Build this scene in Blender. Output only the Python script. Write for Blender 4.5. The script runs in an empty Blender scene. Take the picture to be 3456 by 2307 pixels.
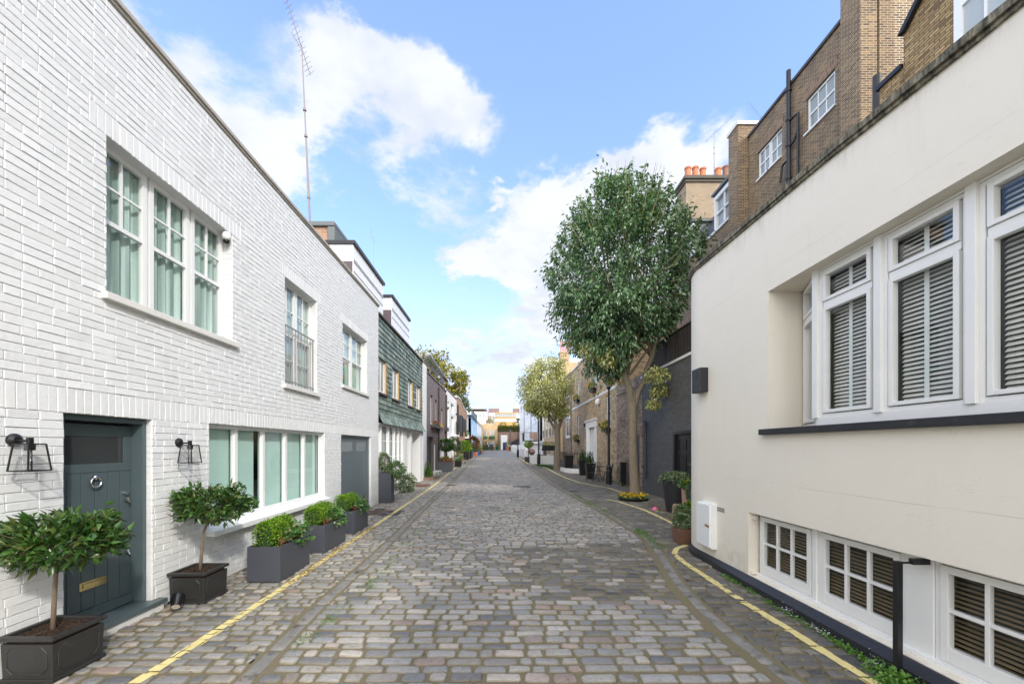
import bpy, math, random
import numpy as np
from mathutils import Vector
R = math.radians
rnd = random.Random(7)
nr = np.random.RandomState(11)
sc = bpy.context.scene

# ---------------------------------------------------------------- camera
EYE = 1.85
cam = bpy.data.cameras.new("camera")
cam.lens = 14.06; cam.sensor_width = 36; cam.sensor_fit = 'HORIZONTAL'
cam.shift_x = 0.011; cam.shift_y = 0.1026
cam.clip_start = 0.05; cam.clip_end = 3000
co = bpy.data.objects.new("camera", cam); sc.collection.objects.link(co)
co.location = (0, 0, EYE); co.rotation_euler = (R(90), 0, 0)
sc.camera = co

# ---------------------------------------------------------------- light
SUN_EL, SUN_AZ = 34.0, 142.0          # azimuth clockwise from +Y
sd = Vector((math.sin(R(SUN_AZ))*math.cos(R(SUN_EL)), math.cos(R(SUN_AZ))*math.cos(R(SUN_EL)), math.sin(R(SUN_EL))))
sl = bpy.data.lights.new("sun", 'SUN'); sl.energy = 1.05; sl.angle = R(3); sl.color = (1.0, .95, .87)
so = bpy.data.objects.new("sun", sl); sc.collection.objects.link(so)
so.rotation_euler = (-sd).to_track_quat('-Z', 'Y').to_euler()
sc.view_settings.view_transform = 'Standard'; sc.view_settings.look = 'None'
sc.view_settings.exposure = 1.34; sc.view_settings.gamma = 1
sc.view_settings.use_curve_mapping = False
sc.cycles.max_bounces = 10; sc.cycles.diffuse_bounces = 5; sc.cycles.glossy_bounces = 4
sc.cycles.transparent_max_bounces = 16; sc.cycles.caustics_reflective = False; sc.cycles.caustics_refractive = False
sc.cycles.sample_clamp_indirect = 6

class NT:
    """terse node helper"""
    def __init__(s, nt): s.nt = nt; s.n = nt.nodes; s.l = nt.links
    def new(s, t, **kw):
        o = s.n.new(t)
        for k, v in kw.items():
            if k.startswith('i_'):
                key = k[2:]
                key = int(key) if key.isdigit() else key.replace('_', ' ')
                s.put(o.inputs[key], v)
            else: setattr(o, k, v)
        return o
    def put(s, sock, v):
        if isinstance(v, bpy.types.NodeSocket): s.l.new(v, sock)
        elif isinstance(v, (tuple, list)) and len(v) == 3 and sock.type == 'RGBA': sock.default_value = (*v, 1)
        else: sock.default_value = v
    def m(s, op, a, b=0.0, c=None, clamp=False):
        o = s.n.new('ShaderNodeMath'); o.operation = op; o.use_clamp = clamp
        s.put(o.inputs[0], a); s.put(o.inputs[1], b)
        if c is not None: s.put(o.inputs[2], c)
        return o.outputs[0]
    def vm(s, op, a, b=(0, 0, 0)):
        o = s.n.new('ShaderNodeVectorMath'); o.operation = op
        s.put(o.inputs[0], a)
        if op == 'SCALE': s.put(o.inputs['Scale'], b)
        else: s.put(o.inputs[1], b)
        return o.outputs['Value'] if op in ('LENGTH', 'DOT_PRODUCT') else o.outputs[0]
    def mix(s, f, a, b, blend='MIX'):
        o = s.n.new('ShaderNodeMix'); o.data_type = 'RGBA'; o.blend_type = blend; o.clamp_factor = True
        s.put(o.inputs[0], f); s.put(o.inputs[6], a); s.put(o.inputs[7], b)
        return o.outputs[2]
    def noise(s, vec, scale, detail=4, rough=.55, dist=0.0):
        o = s.n.new('ShaderNodeTexNoise')
        if vec is not None: s.put(o.inputs['Vector'], vec)
        s.put(o.inputs['Scale'], scale); o.inputs['Detail'].default_value = detail
        o.inputs['Roughness'].default_value = rough; o.inputs['Distortion'].default_value = dist
        return o.outputs['Fac']
    def ramp(s, f, stops, interp='LINEAR'):
        o = s.n.new('ShaderNodeValToRGB'); e = o.color_ramp.elements; o.color_ramp.interpolation = interp
        while len(e) < len(stops): e.new(.5)
        for i, (p, c) in enumerate(stops):
            e[i].position = p
            e[i].color = (c, c, c, 1) if not isinstance(c, (tuple, list)) else (*c[:3], 1)
        s.put(o.inputs[0], f)
        return o.outputs['Color']
    def sep(s, v):
        o = s.n.new('ShaderNodeSeparateXYZ'); s.put(o.inputs[0], v); return o.outputs
    def comb(s, x, y, z):
        o = s.n.new('ShaderNodeCombineXYZ')
        s.put(o.inputs[0], x); s.put(o.inputs[1], y); s.put(o.inputs[2], z); return o.outputs[0]
    def sstep(s, v, lo, hi):
        o = s.n.new('ShaderNodeMapRange'); o.interpolation_type = 'SMOOTHSTEP'
        s.put(o.inputs[0], v); s.put(o.inputs[1], lo); s.put(o.inputs[2], hi)
        return o.outputs[0]

# sky: Nishita, with front clouds laid out from image pixels, noise clouds behind
w = bpy.data.worlds.new("World"); sc.world = w; w.use_nodes = True
N = NT(w.node_tree); w.node_tree.nodes.clear()
sky = N.new('ShaderNodeTexSky', sky_type='NISHITA', sun_disc=False, sun_elevation=R(SUN_EL), sun_rotation=R(SUN_AZ))
sky.air_density = 1.0; sky.dust_density = .6; sky.ozone_density = 2.0; sky.altitude = 0
d = N.new('ShaderNodeTexCoord').outputs['Generated']
dx, dy, dz = N.sep(d)[:3]
yy = N.m('MAXIMUM', dy, .05)
ca = N.m('DIVIDE', dx, yy); cb = N.m('DIVIDE', dz, yy)
front = N.sstep(dy, .02, .25)
zz = N.m('ADD', N.m('MAXIMUM', dz, 0), .18)
plane = N.comb(N.m('DIVIDE', dx, zz), N.m('DIVIDE', dy, zz), 0)
wob = N.new('ShaderNodeTexNoise', i_Scale=2.4); N.put(wob.inputs['Vector'], plane); wob.inputs['Detail'].default_value = 5
# (a, b, ra, rb, turn, weight): cloud ellipses placed from image pixel positions
BL = [(-.40,.60,.05,.04,0,.4),(-.94,1.02,.10,.22,0,1),(-.80,.90,.15,.22,-40,1),(-.66,.76,.14,.22,-40,1),(-.53,.70,.10,.14,-30,.9),
      (-.40,.98,.22,.10,-20,.85),(-.26,.93,.20,.13,-25,1),(-.14,.82,.16,.13,-35,1),(-.24,.74,.13,.09,0,.7),(-.45,.84,.10,.10,0,.75),
      (-.14,.63,.15,.05,-10,.42),(-.10,.49,.14,.06,-20,.55),(.03,.44,.24,.12,-25,1),
      (.44,.73,.30,.10,18,1.05),(.20,.60,.22,.12,10,1),(.36,.52,.36,.20,0,1.1),(.16,.42,.18,.10,0,1),(0,.66,.05,.02,0,.6),
      (-.04,.22,.50,.10,5,.9),(.0,.10,.60,.07,0,.6),(-.42,.26,.15,.07,0,.5),(.95,.5,.4,.3,0,.8),(-.42,1.05,.05,.03,0,.35),(0,1.1,.03,.02,0,.45)]
tot = None
wc = N.vm('SUBTRACT', wob.outputs['Color'], (.5, .5, .5)); wsep = N.sep(wc)
fine = N.new('ShaderNodeTexNoise', i_Scale=8.5); N.put(fine.inputs['Vector'], plane); fine.inputs['Detail'].default_value = 6; fine.inputs['Roughness'].default_value = .62
fs = N.sep(N.vm('SUBTRACT', fine.outputs['Color'], (.5, .5, .5)))
ja = N.m('ADD', ca, N.m('ADD', N.m('MULTIPLY', wsep[0], .22), N.m('MULTIPLY', fs[0], .24)))
jb = N.m('ADD', cb, N.m('ADD', N.m('MULTIPLY', wsep[1], .22), N.m('MULTIPLY', fs[1], .24)))
for a, b, ra, rb, t, wt in BL:
    c_, s_ = math.cos(R(t)), math.sin(R(t))
    ua = N.m('SUBTRACT', ja, a); ub = N.m('SUBTRACT', jb, b)
    p = N.m('ADD', N.m('MULTIPLY', ua, c_/ra), N.m('MULTIPLY', ub, s_/ra))
    q = N.m('ADD', N.m('MULTIPLY', ua, -s_/rb), N.m('MULTIPLY', ub, c_/rb))
    r2 = N.m('ADD', N.m('MULTIPLY', p, p), N.m('MULTIPLY', q, q))
    g_ = N.m('MULTIPLY', N.m('POWER', 2.718, N.m('MULTIPLY', r2, -1.5)), wt)
    tot = g_ if tot is None else N.m('ADD', tot, g_)
nz = N.noise(plane, 3.2, 9, .62, .3)
dens_f = N.m('ADD', tot, N.m('MULTIPLY', N.m('SUBTRACT', nz, .5), 1.9))
mask_f = N.sstep(dens_f, .38, 1.02)
mask_b = N.sstep(N.noise(plane, 1.1, 7, .6), .30, .52)
mk = N.mix(front, mask_b, mask_f)
mk = N.m('MULTIPLY', mk, N.sstep(dz, -.02, .02))
SKYK, CLB = .15, 1.0
skyc = N.vm('MULTIPLY', sky.outputs[0], (SKYK, SKYK, SKYK))
# cloud brightness: soft grey-lavender bases to bright tops
shade = N.noise(plane, 2.3, 5, .6)
cl = N.mix(N.sstep(shade, .32, .58), (.66, .72, .88), (.86, .89, .97))
back = N.sstep(dy, .15, -.5)
cl = N.mix(back, cl, (.93, .905, .86))
cl = N.vm('SCALE', cl, N.m('ADD', .455, N.m('MULTIPLY', back, 1.05)))  # unseen clouds behind the camera are brightened and warmed to add fill light
skyc = N.mix(.24, skyc, (.24, .36, .86))
hz = N.sstep(cb, .55, .0)
skyc2 = N.mix(N.m('MULTIPLY', hz, .78), skyc, (.32, .37, .53))
fin = N.mix(mk, skyc2, cl)
bg = N.new('ShaderNodeBackground'); N.put(bg.inputs[0], fin); bg.inputs[1].default_value = 1.0
out = N.new('ShaderNodeOutputWorld'); N.l.new(bg.outputs[0], out.inputs[0])

# ---------------------------------------------------------------- scene helpers
COL = sc.collection
GK = [(-50, 0), (8, .02), (12.6, .06), (20.8, .19), (35, .67), (70, .92), (104, 1.08), (400, 1.1)]
def g(y): return float(np.interp(y, [a for a, b in GK], [b for a, b in GK]))

class MB:
    def __init__(s): s.v = []; s.f = []; s.sm = False
    def add(s, vs, fs):
        o = len(s.v); s.v.extend(vs); s.f.extend([tuple(i+o for i in f) for f in fs])
    def box(s, x0, x1, y0, y1, z0, z1):
        s.add([(x0,y0,z0),(x1,y0,z0),(x1,y1,z0),(x0,y1,z0),(x0,y0,z1),(x1,y0,z1),(x1,y1,z1),(x0,y1,z1)],
              [(0,3,2,1),(4,5,6,7),(0,1,5,4),(1,2,6,5),(2,3,7,6),(3,0,4,7)])
        return s
    def fbox(s, F, u0, u1, v0, v1, w0, w1):
        """box in a wall frame"""
        c = [F(u, v, w) for w in (w0, w1) for v in (v0, v1) for u in (u0, u1)]
        s.add(c, [(0,1,3,2),(4,6,7,5),(0,4,5,1),(2,3,7,6),(0,2,6,4),(1,5,7,3)])
        return s
    def quad(s, a, b, c, d): s.add([a, b, c, d], [(0,1,2,3)]); return s
    def hexa(s, bot, top):
        s.add(list(bot)+list(top), [(3,2,1,0),(4,5,6,7),(0,1,5,4),(1,2,6,5),(2,3,7,6),(3,0,4,7)]); return s
    def tube(s, pts, rads, n=8, cap=True):
        pts = [Vector(p) for p in pts]
        if not isinstance(rads, (list, tuple)): rads = [rads]*len(pts)
        o = len(s.v); prev = None
        for i, p in enumerate(pts):
            t = (pts[min(i+1, len(pts)-1)]-pts[max(i-1, 0)])
            if t.length < 1e-9: t = Vector((0,0,1))
            t.normalize()
            if prev is None:
                a = t.orthogonal().normalized()
            else:
                a = (prev - t*prev.dot(t))
                a = a.normalized() if a.length > 1e-6 else t.orthogonal().normalized()
            prev = a; b = t.cross(a)
            for k in range(n):
                th = 2*math.pi*k/n
                s.v.append(tuple(p + (a*math.cos(th)+b*math.sin(th))*rads[i]))
        for i in range(len(pts)-1):
            for k in range(n):
                k2 = (k+1) % n
                s.f.append((o+i*n+k, o+i*n+k2, o+(i+1)*n+k2, o+(i+1)*n+k))
        if cap:
            s.f.append(tuple(o+k for k in range(n))[::-1]); s.f.append(tuple(o+(len(pts)-1)*n+k for k in range(n)))
        return s
    def lathe(s, cx, cy, prof, n=24):
        o = len(s.v)
        for r, z in prof:
            for k in range(n):
                th = 2*math.pi*k/n; s.v.append((cx+r*math.cos(th), cy+r*math.sin(th), z))
        for i in range(len(prof)-1):
            for k in range(n):
                k2 = (k+1) % n
                s.f.append((o+i*n+k, o+i*n+k2, o+(i+1)*n+k2, o+(i+1)*n+k))
        if prof[0][0] > 1e-4: s.f.append(tuple(o+k for k in range(n))[::-1])
        if prof[-1][0] > 1e-4: s.f.append(tuple(o+(len(prof)-1)*n+k for k in range(n)))
        return s
    def prism(s, poly, z0, z1):
        n = len(poly)
        s.add([(x,y,z0) for x,y in poly]+[(x,y,z1) for x,y in poly],
              [tuple(range(n))[::-1], tuple(range(n,2*n))]+[(i,(i+1)%n,(i+1)%n+n,i+n) for i in range(n)])
        return s
    def fprism(s, F, poly, w0, w1):
        n = len(poly)
        s.add([F(u,v,w0) for u,v in poly]+[F(u,v,w1) for u,v in poly],
              [tuple(range(n))[::-1], tuple(range(n,2*n))]+[(i,(i+1)%n,(i+1)%n+n,i+n) for i in range(n)])
        return s
    def build(s, name, mat, parent=None, smooth=False, bevel=0, label=None):
        o_ = origin(parent) if parent is not None else (0,0,0)
        me = bpy.data.meshes.new(name)
        va = np.array(s.v, dtype=float).reshape(-1,3) - np.array(o_)
        me.from_pydata(va.tolist(), [], s.f)
        me.materials.append(mat)
        if smooth: me.polygons.foreach_set('use_smooth', [True]*len(me.polygons))
        me.update()
        o = bpy.data.objects.new(name, me); COL.objects.link(o)
        if parent is not None: o.parent = parent
        if bevel:
            b = o.modifiers.new('bevel', 'BEVEL'); b.width = bevel; b.segments = 2; b.limit_method = 'ANGLE'; b.angle_limit = R(40)
        if label: o['label'] = label
        return o
def origin(p):
    x = y = z = 0
    while p is not None:
        x += p.location[0]; y += p.location[1]; z += p.location[2]; p = p.parent
    return (x, y, z)
def thing(name, label, cat, loc, group=None):
    o = bpy.data.objects.new(name, None); COL.objects.link(o); o.location = loc; o.empty_display_size = .2
    o['label'] = label; o['category'] = cat
    if group: o['group'] = group
    return o
def tag(o, label, cat, group=None):
    o['label'] = label; o['category'] = cat
    if group: o['group'] = group
    return o
def struct(o): o['kind'] = 'structure'; return o
def stuff(o, label, cat): o['kind'] = 'stuff'; o['label'] = label; o['category'] = cat; return o
def meshobj(name, verts, faces, mat, parent=None, smooth=False):
    """numpy mesh: verts (n,3), faces list of arrays of equal width"""
    o_ = origin(parent) if parent is not None else (0,0,0)
    me = bpy.data.meshes.new(name)
    verts = np.asarray(verts, dtype=np.float32) - np.array(o_, dtype=np.float32)
    fl = [np.asarray(f, dtype=np.int32) for f in faces]
    loops = np.concatenate([f.ravel() for f in fl]); sizes = np.concatenate([np.full(len(f), f.shape[1], dtype=np.int32) for f in fl])
    starts = np.concatenate([[0], np.cumsum(sizes)[:-1]]).astype(np.int32)
    me.vertices.add(len(verts)); me.vertices.foreach_set('co', verts.ravel())
    me.loops.add(len(loops)); me.loops.foreach_set('vertex_index', loops)
    me.polygons.add(len(sizes)); me.polygons.foreach_set('loop_start', starts); me.polygons.foreach_set('loop_total', sizes)
    me.polygons.foreach_set('use_smooth', np.full(len(sizes), smooth))
    me.materials.append(mat); me.update(calc_edges=True); me.validate()
    o = bpy.data.objects.new(name, me); COL.objects.link(o)
    if parent is not None: o.parent = parent
    return o
# wall frames: (u along, v up, w outwards)
def FL(x=-3.86): return lambda u, v, w: (x+w, u, v)
def FR(x): return lambda u, v, w: (x-w, u, v)
def FY(y): return lambda u, v, w: (u, y-w, v)

# ---------------------------------------------------------------- materials
MC = {}
def base(name):
    m = bpy.data.materials.new(name); m.use_nodes = True
    n = NT(m.node_tree); b = m.node_tree.nodes['Principled BSDF']
    return m, n, b
def paint(name, col, rough=.55, var=.12, sc_=3.0, bump=0.0, bs=40, metal=0.0, spec=None, grime=None):
    if name in MC: return MC[name]
    m, n, b = base(name)
    P = n.new('ShaderNodeNewGeometry').outputs['Position']
    nz = n.noise(P, sc_, 6, .6)
    c = n.mix(nz, tuple(x*(1-var) for x in col), tuple(min(1, x*(1+var)) for x in col))
    if grime:
        gn = n.noise(P, grime[1], 7, .65)
        c = n.mix(n.sstep(gn, grime[2], grime[2]+.2), c, grime[0])
    n.put(b.inputs['Base Color'], c)
    b.inputs['Metallic'].default_value = metal
    n.put(b.inputs['Roughness'], n.m('ADD', n.m('MULTIPLY', n.noise(P, sc_*4, 3), .16), rough-.08))
    if spec is not None: b.inputs['Specular IOR Level'].default_value = spec
    if bump:
        bp = n.new('ShaderNodeBump', i_Strength=1.0, i_Distance=bump); n.put(bp.inputs['Height'], n.noise(P, bs, 5, .6))
        n.put(b.inputs['Normal'], bp.outputs[0])
    MC[name] = m; return m
def wallvec(n):
    geo = n.new('ShaderNodeNewGeometry'); px, py, pz = n.sep(geo.outputs['Position'])[:3]
    tn = n.sep(geo.outputs['True Normal'])
    ax = n.m('GREATER_THAN', n.m('ABSOLUTE', tn[0]), .7)
    u = n.m('ADD', n.m('MULTIPLY', py, ax), n.m('MULTIPLY', px, n.m('SUBTRACT', 1, ax)))
    return n.comb(u, pz, 0), geo.outputs['Position'], pz
def brick(name, cols, mortar, bw=.225, bh=.075, ms=.010, bump=.006, stain=None, stain_amt=.6, rough=.85, offz=0.0, bias=.0):
    if name in MC: return MC[name]
    m, n, b = base(name)
    v, P, pz = wallvec(n)
    dv = n.vm('ADD', v, n.vm('SCALE', n.vm('SUBTRACT', n.new('ShaderNodeTexNoise', i_Scale=9.0).outputs['Color'], (.5,.5,.5)), .006))
    bt = n.new('ShaderNodeTexBrick'); n.put(bt.inputs['Vector'], v)
    bt.inputs['Scale'].default_value = 1; bt.inputs['Brick Width'].default_value = bw; bt.inputs['Row Height'].default_value = bh
    bt.inputs['Mortar Size'].default_value = ms; bt.inputs['Mortar Smooth'].default_value = .15; bt.inputs['Bias'].default_value = bias
    n.put(bt.inputs['Color1'], (0,0,0)); n.put(bt.inputs['Color2'], (1,1,1)); n.put(bt.inputs['Mortar'], (.5,.5,.5))
    k = len(cols)
    rc = n.ramp(bt.outputs['Color'], [(i/(k-1) if k > 1 else 0, c) for i, c in enumerate(cols)])
    big = n.noise(P, .9, 5, .6); sm = n.noise(P, 45, 3, .6)
    rc = n.mix(n.m('MULTIPLY', sm, .5), rc, (.10,.07,.05), 'MULTIPLY') if False else n.mix(.55, rc, n.mix(sm, (.35,.35,.35), (1.6,1.6,1.6)), 'MULTIPLY')
    c = n.mix(bt.outputs['Fac'], rc, mortar)
    if stain: c = n.mix(n.m('MULTIPLY', n.sstep(big, .48, .68), stain_amt), c, stain)
    n.put(b.inputs['Base Color'], c); b.inputs['Roughness'].default_value = rough
    h = n.m('ADD', n.m('SUBTRACT', 1, bt.outputs['Fac']), n.m('MULTIPLY', n.noise(P, 60, 4), .5))
    bp = n.new('ShaderNodeBump', i_Strength=1.0, i_Distance=bump); n.put(bp.inputs['Height'], h); n.put(b.inputs['Normal'], bp.outputs[0])
    MC[name] = m; return m
def glass(name, tint=(.9,.95,.94), refl=.06, rough=.0):
    if name in MC: return MC[name]
    m, n, b = base(name); n.n.remove(b)
    geo = n.new('ShaderNodeNewGeometry'); cs = n.m('ABSOLUTE', n.vm('DOT_PRODUCT', geo.outputs['Incoming'], geo.outputs['Normal']))
    fr = n.m('ADD', .045, n.m('MULTIPLY', n.m('POWER', n.m('SUBTRACT', 1, cs, clamp=True), 5.0), .95))
    gl = n.new('ShaderNodeBsdfGlossy', i_Roughness=rough); n.put(gl.inputs[0], (1,1,1))
    tr = n.new('ShaderNodeBsdfTransparent'); n.put(tr.inputs[0], tint)
    mx = n.new('ShaderNodeMixShader'); n.put(mx.inputs[0], n.m('ADD', n.m('MULTIPLY', fr, 1.2), refl, clamp=True))
    n.l.new(tr.outputs[0], mx.inputs[1]); n.l.new(gl.outputs[0], mx.inputs[2])
    n.l.new(mx.outputs[0], n.n['Material Output'].inputs[0]); MC[name] = m; return m
def leafmat(name, cols, rough=.38, trans=.25, back=None, var_sc=1.3):
    """cols: ramp over the leaf's own random number"""
    if name in MC: return MC[name]
    m, n, b = base(name)
    geo = n.new('ShaderNodeNewGeometry')
    k = len(cols); c = n.ramp(geo.outputs['Random Per Island'], [(i/max(1,k-1), q) for i, q in enumerate(cols)])
    c = n.mix(.35, c, n.mix(n.noise(geo.outputs['Position'], var_sc, 3), (.5,.5,.5), (1.5,1.5,1.4)), 'MULTIPLY')
    n.put(b.inputs['Base Color'], c); b.inputs['Roughness'].default_value = rough
    tl = n.new('ShaderNodeBsdfTranslucent'); n.put(tl.inputs[0], n.mix(.5, c, (.25,.4,.05)))
    mx = n.new('ShaderNodeMixShader'); mx.inputs[0].default_value = trans
    n.l.new(b.outputs[0], mx.inputs[1]); n.l.new(tl.outputs[0], mx.inputs[2]); n.l.new(mx.outputs[0], n.n['Material Output'].inputs[0])
    MC[name] = m; return m

def m_whitebrick():
    m, n, b = base('white_painted_brick')
    geo = n.new('ShaderNodeNewGeometry'); P = geo.outputs['Position']
    c = n.mix(geo.outputs['Random Per Island'], (.715,.728,.735), (.745,.757,.763))
    drt = n.noise(P, 1.6, 7, .65); c = n.mix(n.m('MULTIPLY', n.sstep(drt, .5, .75), .3), c, (.60,.60,.575)); stv = n.noise(n.vm('MULTIPLY', P, (3,3,.35)), 2.2, 6, .7); c = n.mix(n.m('MULTIPLY', n.sstep(stv, .58, .74), .22), c, (.52,.51,.48))
    low = n.m('MULTIPLY', n.sstep(n.sep(P)[2], .5, .0), n.sstep(n.noise(P, 5, 6), .3, .7)); c = n.mix(n.m('MULTIPLY', low, .45), c, (.45,.44,.36))
    n.put(b.inputs['Base Color'], c); b.inputs['Roughness'].default_value = .5
    bp = n.new('ShaderNodeBump', i_Strength=1.0, i_Distance=.004); n.put(bp.inputs['Height'], n.m('ADD', n.noise(P, 22, 5, .6), n.m('MULTIPLY', n.noise(P, 90, 3), .3)))
    n.put(b.inputs['Normal'], bp.outputs[0]); return m
def m_setts(dark=False):
    m, n, b = base('dark_granite_setts' if dark else 'granite_setts')
    geo = n.new('ShaderNodeNewGeometry'); P = geo.outputs['Position']; r = geo.outputs['Random Per Island']
    if dark:
        st = [(0,(.07,.072,.08)),(.25,(.15,.14,.125)),(.5,(.11,.112,.12)),(.72,(.20,.175,.145)),(.9,(.14,.14,.145)),(1,(.30,.27,.225))]
    else:
        st = [(0,(.12,.125,.14)),(.08,(.235,.235,.24)),(.25,(.29,.285,.275)),(.38,(.235,.238,.245)),(.5,(.38,.36,.33)),(.62,(.31,.285,.26)),(.72,(.28,.285,.295)),(.82,(.47,.43,.39)),(.9,(.33,.25,.215)),(.95,(.14,.145,.155)),(1,(.33,.295,.265))]
    c = n.ramp(r, st, 'CONSTANT' if False else 'LINEAR')
    c = n.mix(.75, c, n.mix(n.noise(P, 26, 6, .7), (.45,.45,.45), (1.5,1.5,1.5)), 'MULTIPLY')
    c = n.mix(.7, c, n.mix(n.noise(P, .38, 6, .7), (.35,.38,.42), (1.55,1.52,1.45)), 'MULTIPLY')
    sp = n.noise(P, 120, 3, .7); c = n.mix(.8, c, n.mix(sp, (.35,.35,.35), (1.65,1.65,1.65)), 'MULTIPLY')
    nz_ = n.sep(geo.outputs['True Normal'])[2]
    dirt = n.m('MULTIPLY', n.sstep(n.noise(P, 9, 6, .7), .50, .70), .45)
    c = n.mix(dirt, c, (.20,.17,.11))
    c = n.mix(n.m('MULTIPLY', n.sstep(nz_, .9, .6), .7), c, (.17,.145,.08))
    n.put(b.inputs['Base Color'], c); b.inputs['Roughness'].default_value = .6
    b.inputs['Specular IOR Level'].default_value = .45
    bp = n.new('ShaderNodeBump', i_Strength=1.0, i_Distance=.014); n.put(bp.inputs['Height'], n.noise(P, 24, 7, .7)); n.put(b.inputs['Normal'], bp.outputs[0])
    return m
def m_ground():
    m, n, b = base('sandy_joint_filling')
    P = n.new('ShaderNodeNewGeometry').outputs['Position']
    c = n.mix(n.noise(P, 40, 5, .7), (.095,.08,.05), (.25,.205,.13))
    ms = n.m('MULTIPLY', n.sstep(n.noise(P, 1.3, 7, .7), .40, .56), n.sstep(n.noise(P, 14, 3), .35, .6))
    c = n.mix(n.m('MULTIPLY', ms, .5), c, (.16,.15,.06))
    n.put(b.inputs['Base Color'], c); b.inputs['Roughness'].default_value = .95
    bp = n.new('ShaderNodeBump', i_Strength=1.0, i_Distance=.01); n.put(bp.inputs['Height'], n.noise(P, 60, 5, .65)); n.put(b.inputs['Normal'], bp.outputs[0])
    return m
def m_farsetts():
    m, n, b = base('distant_setts')
    P = n.new('ShaderNodeNewGeometry').outputs['Position']
    bt = n.new('ShaderNodeTexBrick'); n.put(bt.inputs['Vector'], P); bt.inputs['Scale'].default_value = 1
    bt.inputs['Brick Width'].default_value = .22; bt.inputs['Row Height'].default_value = .125; bt.inputs['Mortar Size'].default_value = .012
    n.put(bt.inputs['Color1'], (.15,.145,.135)); n.put(bt.inputs['Color2'], (.33,.31,.28)); n.put(bt.inputs['Mortar'], (.09,.085,.06))
    c = n.mix(.5, bt.outputs[0], n.mix(n.noise(P, .4, 5, .65), (.5,.5,.5), (1.4,1.4,1.4)), 'MULTIPLY')
    n.put(b.inputs['Base Color'], c); b.inputs['Roughness'].default_value = .6; return m
def m_yellow():
    m, n, b = base('worn_yellow_road_paint')
    P = n.new('ShaderNodeNewGeometry').outputs['Position']
    c = n.mix(n.noise(P, 12, 6, .7), (.60,.50,.20), (.86,.74,.34)); n.put(b.inputs['Base Color'], c); b.inputs['Roughness'].default_value = .6
    px, py = n.sep(P)[:2]
    wear = n.m('ADD', n.noise(P, 30, 7, .75), n.m('MULTIPLY', n.noise(P, 3, 3), .5))
    tr = n.new('ShaderNodeBsdfTransparent'); mx = n.new('ShaderNodeMixShader')
    n.put(mx.inputs[0], n.m('MULTIPLY', n.sstep(wear, .90, .98), .85)); n.l.new(b.outputs[0], mx.inputs[1]); n.l.new(tr.outputs[0], mx.inputs[2])
    n.l.new(mx.outputs[0], n.n['Material Output'].inputs[0])
    bp = n.new('ShaderNodeBump', i_Strength=1.0, i_Distance=.006); n.put(bp.inputs['Height'], n.noise(P, 18, 6, .7)); n.put(b.inputs['Normal'], bp.outputs[0])
    return m
def m_render():
    """cream painted render: hairline cracks, runs, small dents"""
    m, n, b = base('cream_render')
    P = n.new('ShaderNodeNewGeometry').outputs['Position']; pz = n.sep(P)[2]
    c = n.mix(n.noise(P, .8, 6, .6), (.765,.712,.612), (.80,.75,.655))
    st = n.noise(n.vm('MULTIPLY', P, (3,3,.5)), 2.0, 6, .65); c = n.mix(n.m('MULTIPLY', n.sstep(st, .55, .75), .12), c, (.55,.50,.40))
    vo = n.new('ShaderNodeTexNoise', i_Scale=.9); N_ = n.vm('MULTIPLY', P, (1,1,2.2)); n.put(vo.inputs['Vector'], N_); vo.inputs['Detail'].default_value = 7
    crack = n.m('LESS_THAN', n.m('ABSOLUTE', n.m('SUBTRACT', vo.outputs['Fac'], .5)), .0009)
    c = n.mix(n.m('MULTIPLY', crack, .14), c, (.35,.31,.24))
    for z0, am in ((1.43, .30), (3.99, .25), (4.22, .18)):
        ln = n.m('LESS_THAN', n.m('ABSOLUTE', n.m('SUBTRACT', n.m('ADD', pz, n.m('MULTIPLY', n.noise(P, .6, 3), .05)), z0)), .0035)
        c = n.mix(n.m('MULTIPLY', n.m('MULTIPLY', ln, n.sstep(n.noise(P, 1.1, 3), .42, .6)), am), c, (.33,.30,.24))
    low = n.m('MULTIPLY', n.sstep(pz, .75, .1), n.sstep(n.noise(P, 7, 6, .7), .42, .7)); c = n.mix(n.m('MULTIPLY', low, .4), c, (.42,.33,.22))
    top = n.m('MULTIPLY', n.sstep(pz, 4.35, 4.8), n.sstep(n.noise(n.vm('MULTIPLY', P, (5,5,.7)), 3, 6, .7), .45, .7)); c = n.mix(n.m('MULTIPLY', top, .4), c, (.30,.28,.2))
    n.put(b.inputs['Base Color'], c); b.inputs['Roughness'].default_value = .62
    h = n.m('ADD', n.noise(P, 3, 5, .5), n.m('MULTIPLY', n.noise(n.vm('MULTIPLY', P, (1,1,3)), 30, 5, .6), .25)); h = n.m('ADD', h, 0)
    bp = n.new('ShaderNodeBump', i_Strength=1.0, i_Distance=.007); n.put(bp.inputs['Height'], h); n.put(b.inputs['Normal'], bp.outputs[0])
    return m
def m_slate():
    m, n, b = base('green_hung_slate')
    geo = n.new('ShaderNodeNewGeometry'); P = geo.outputs['Position']
    c = n.ramp(geo.outputs['Random Per Island'], [(0,(.07,.11,.095)),(.35,(.12,.17,.14)),(.7,(.19,.25,.205)),(1,(.29,.34,.29))])
    st = n.noise(n.vm('MULTIPLY', P, (1,3.5,1)), 3.2, 6, .7)
    c = n.mix(n.m('MULTIPLY', n.sstep(st, .48, .7), .5), c, (.40,.45,.40))
    n.put(b.inputs['Base Color'], c); b.inputs['Roughness'].default_value = .6
    bp = n.new('ShaderNodeBump', i_Strength=1.0, i_Distance=.006); n.put(bp.inputs['Height'], n.noise(P, 25, 5)); n.put(b.inputs['Normal'], bp.outputs[0]); return m
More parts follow.
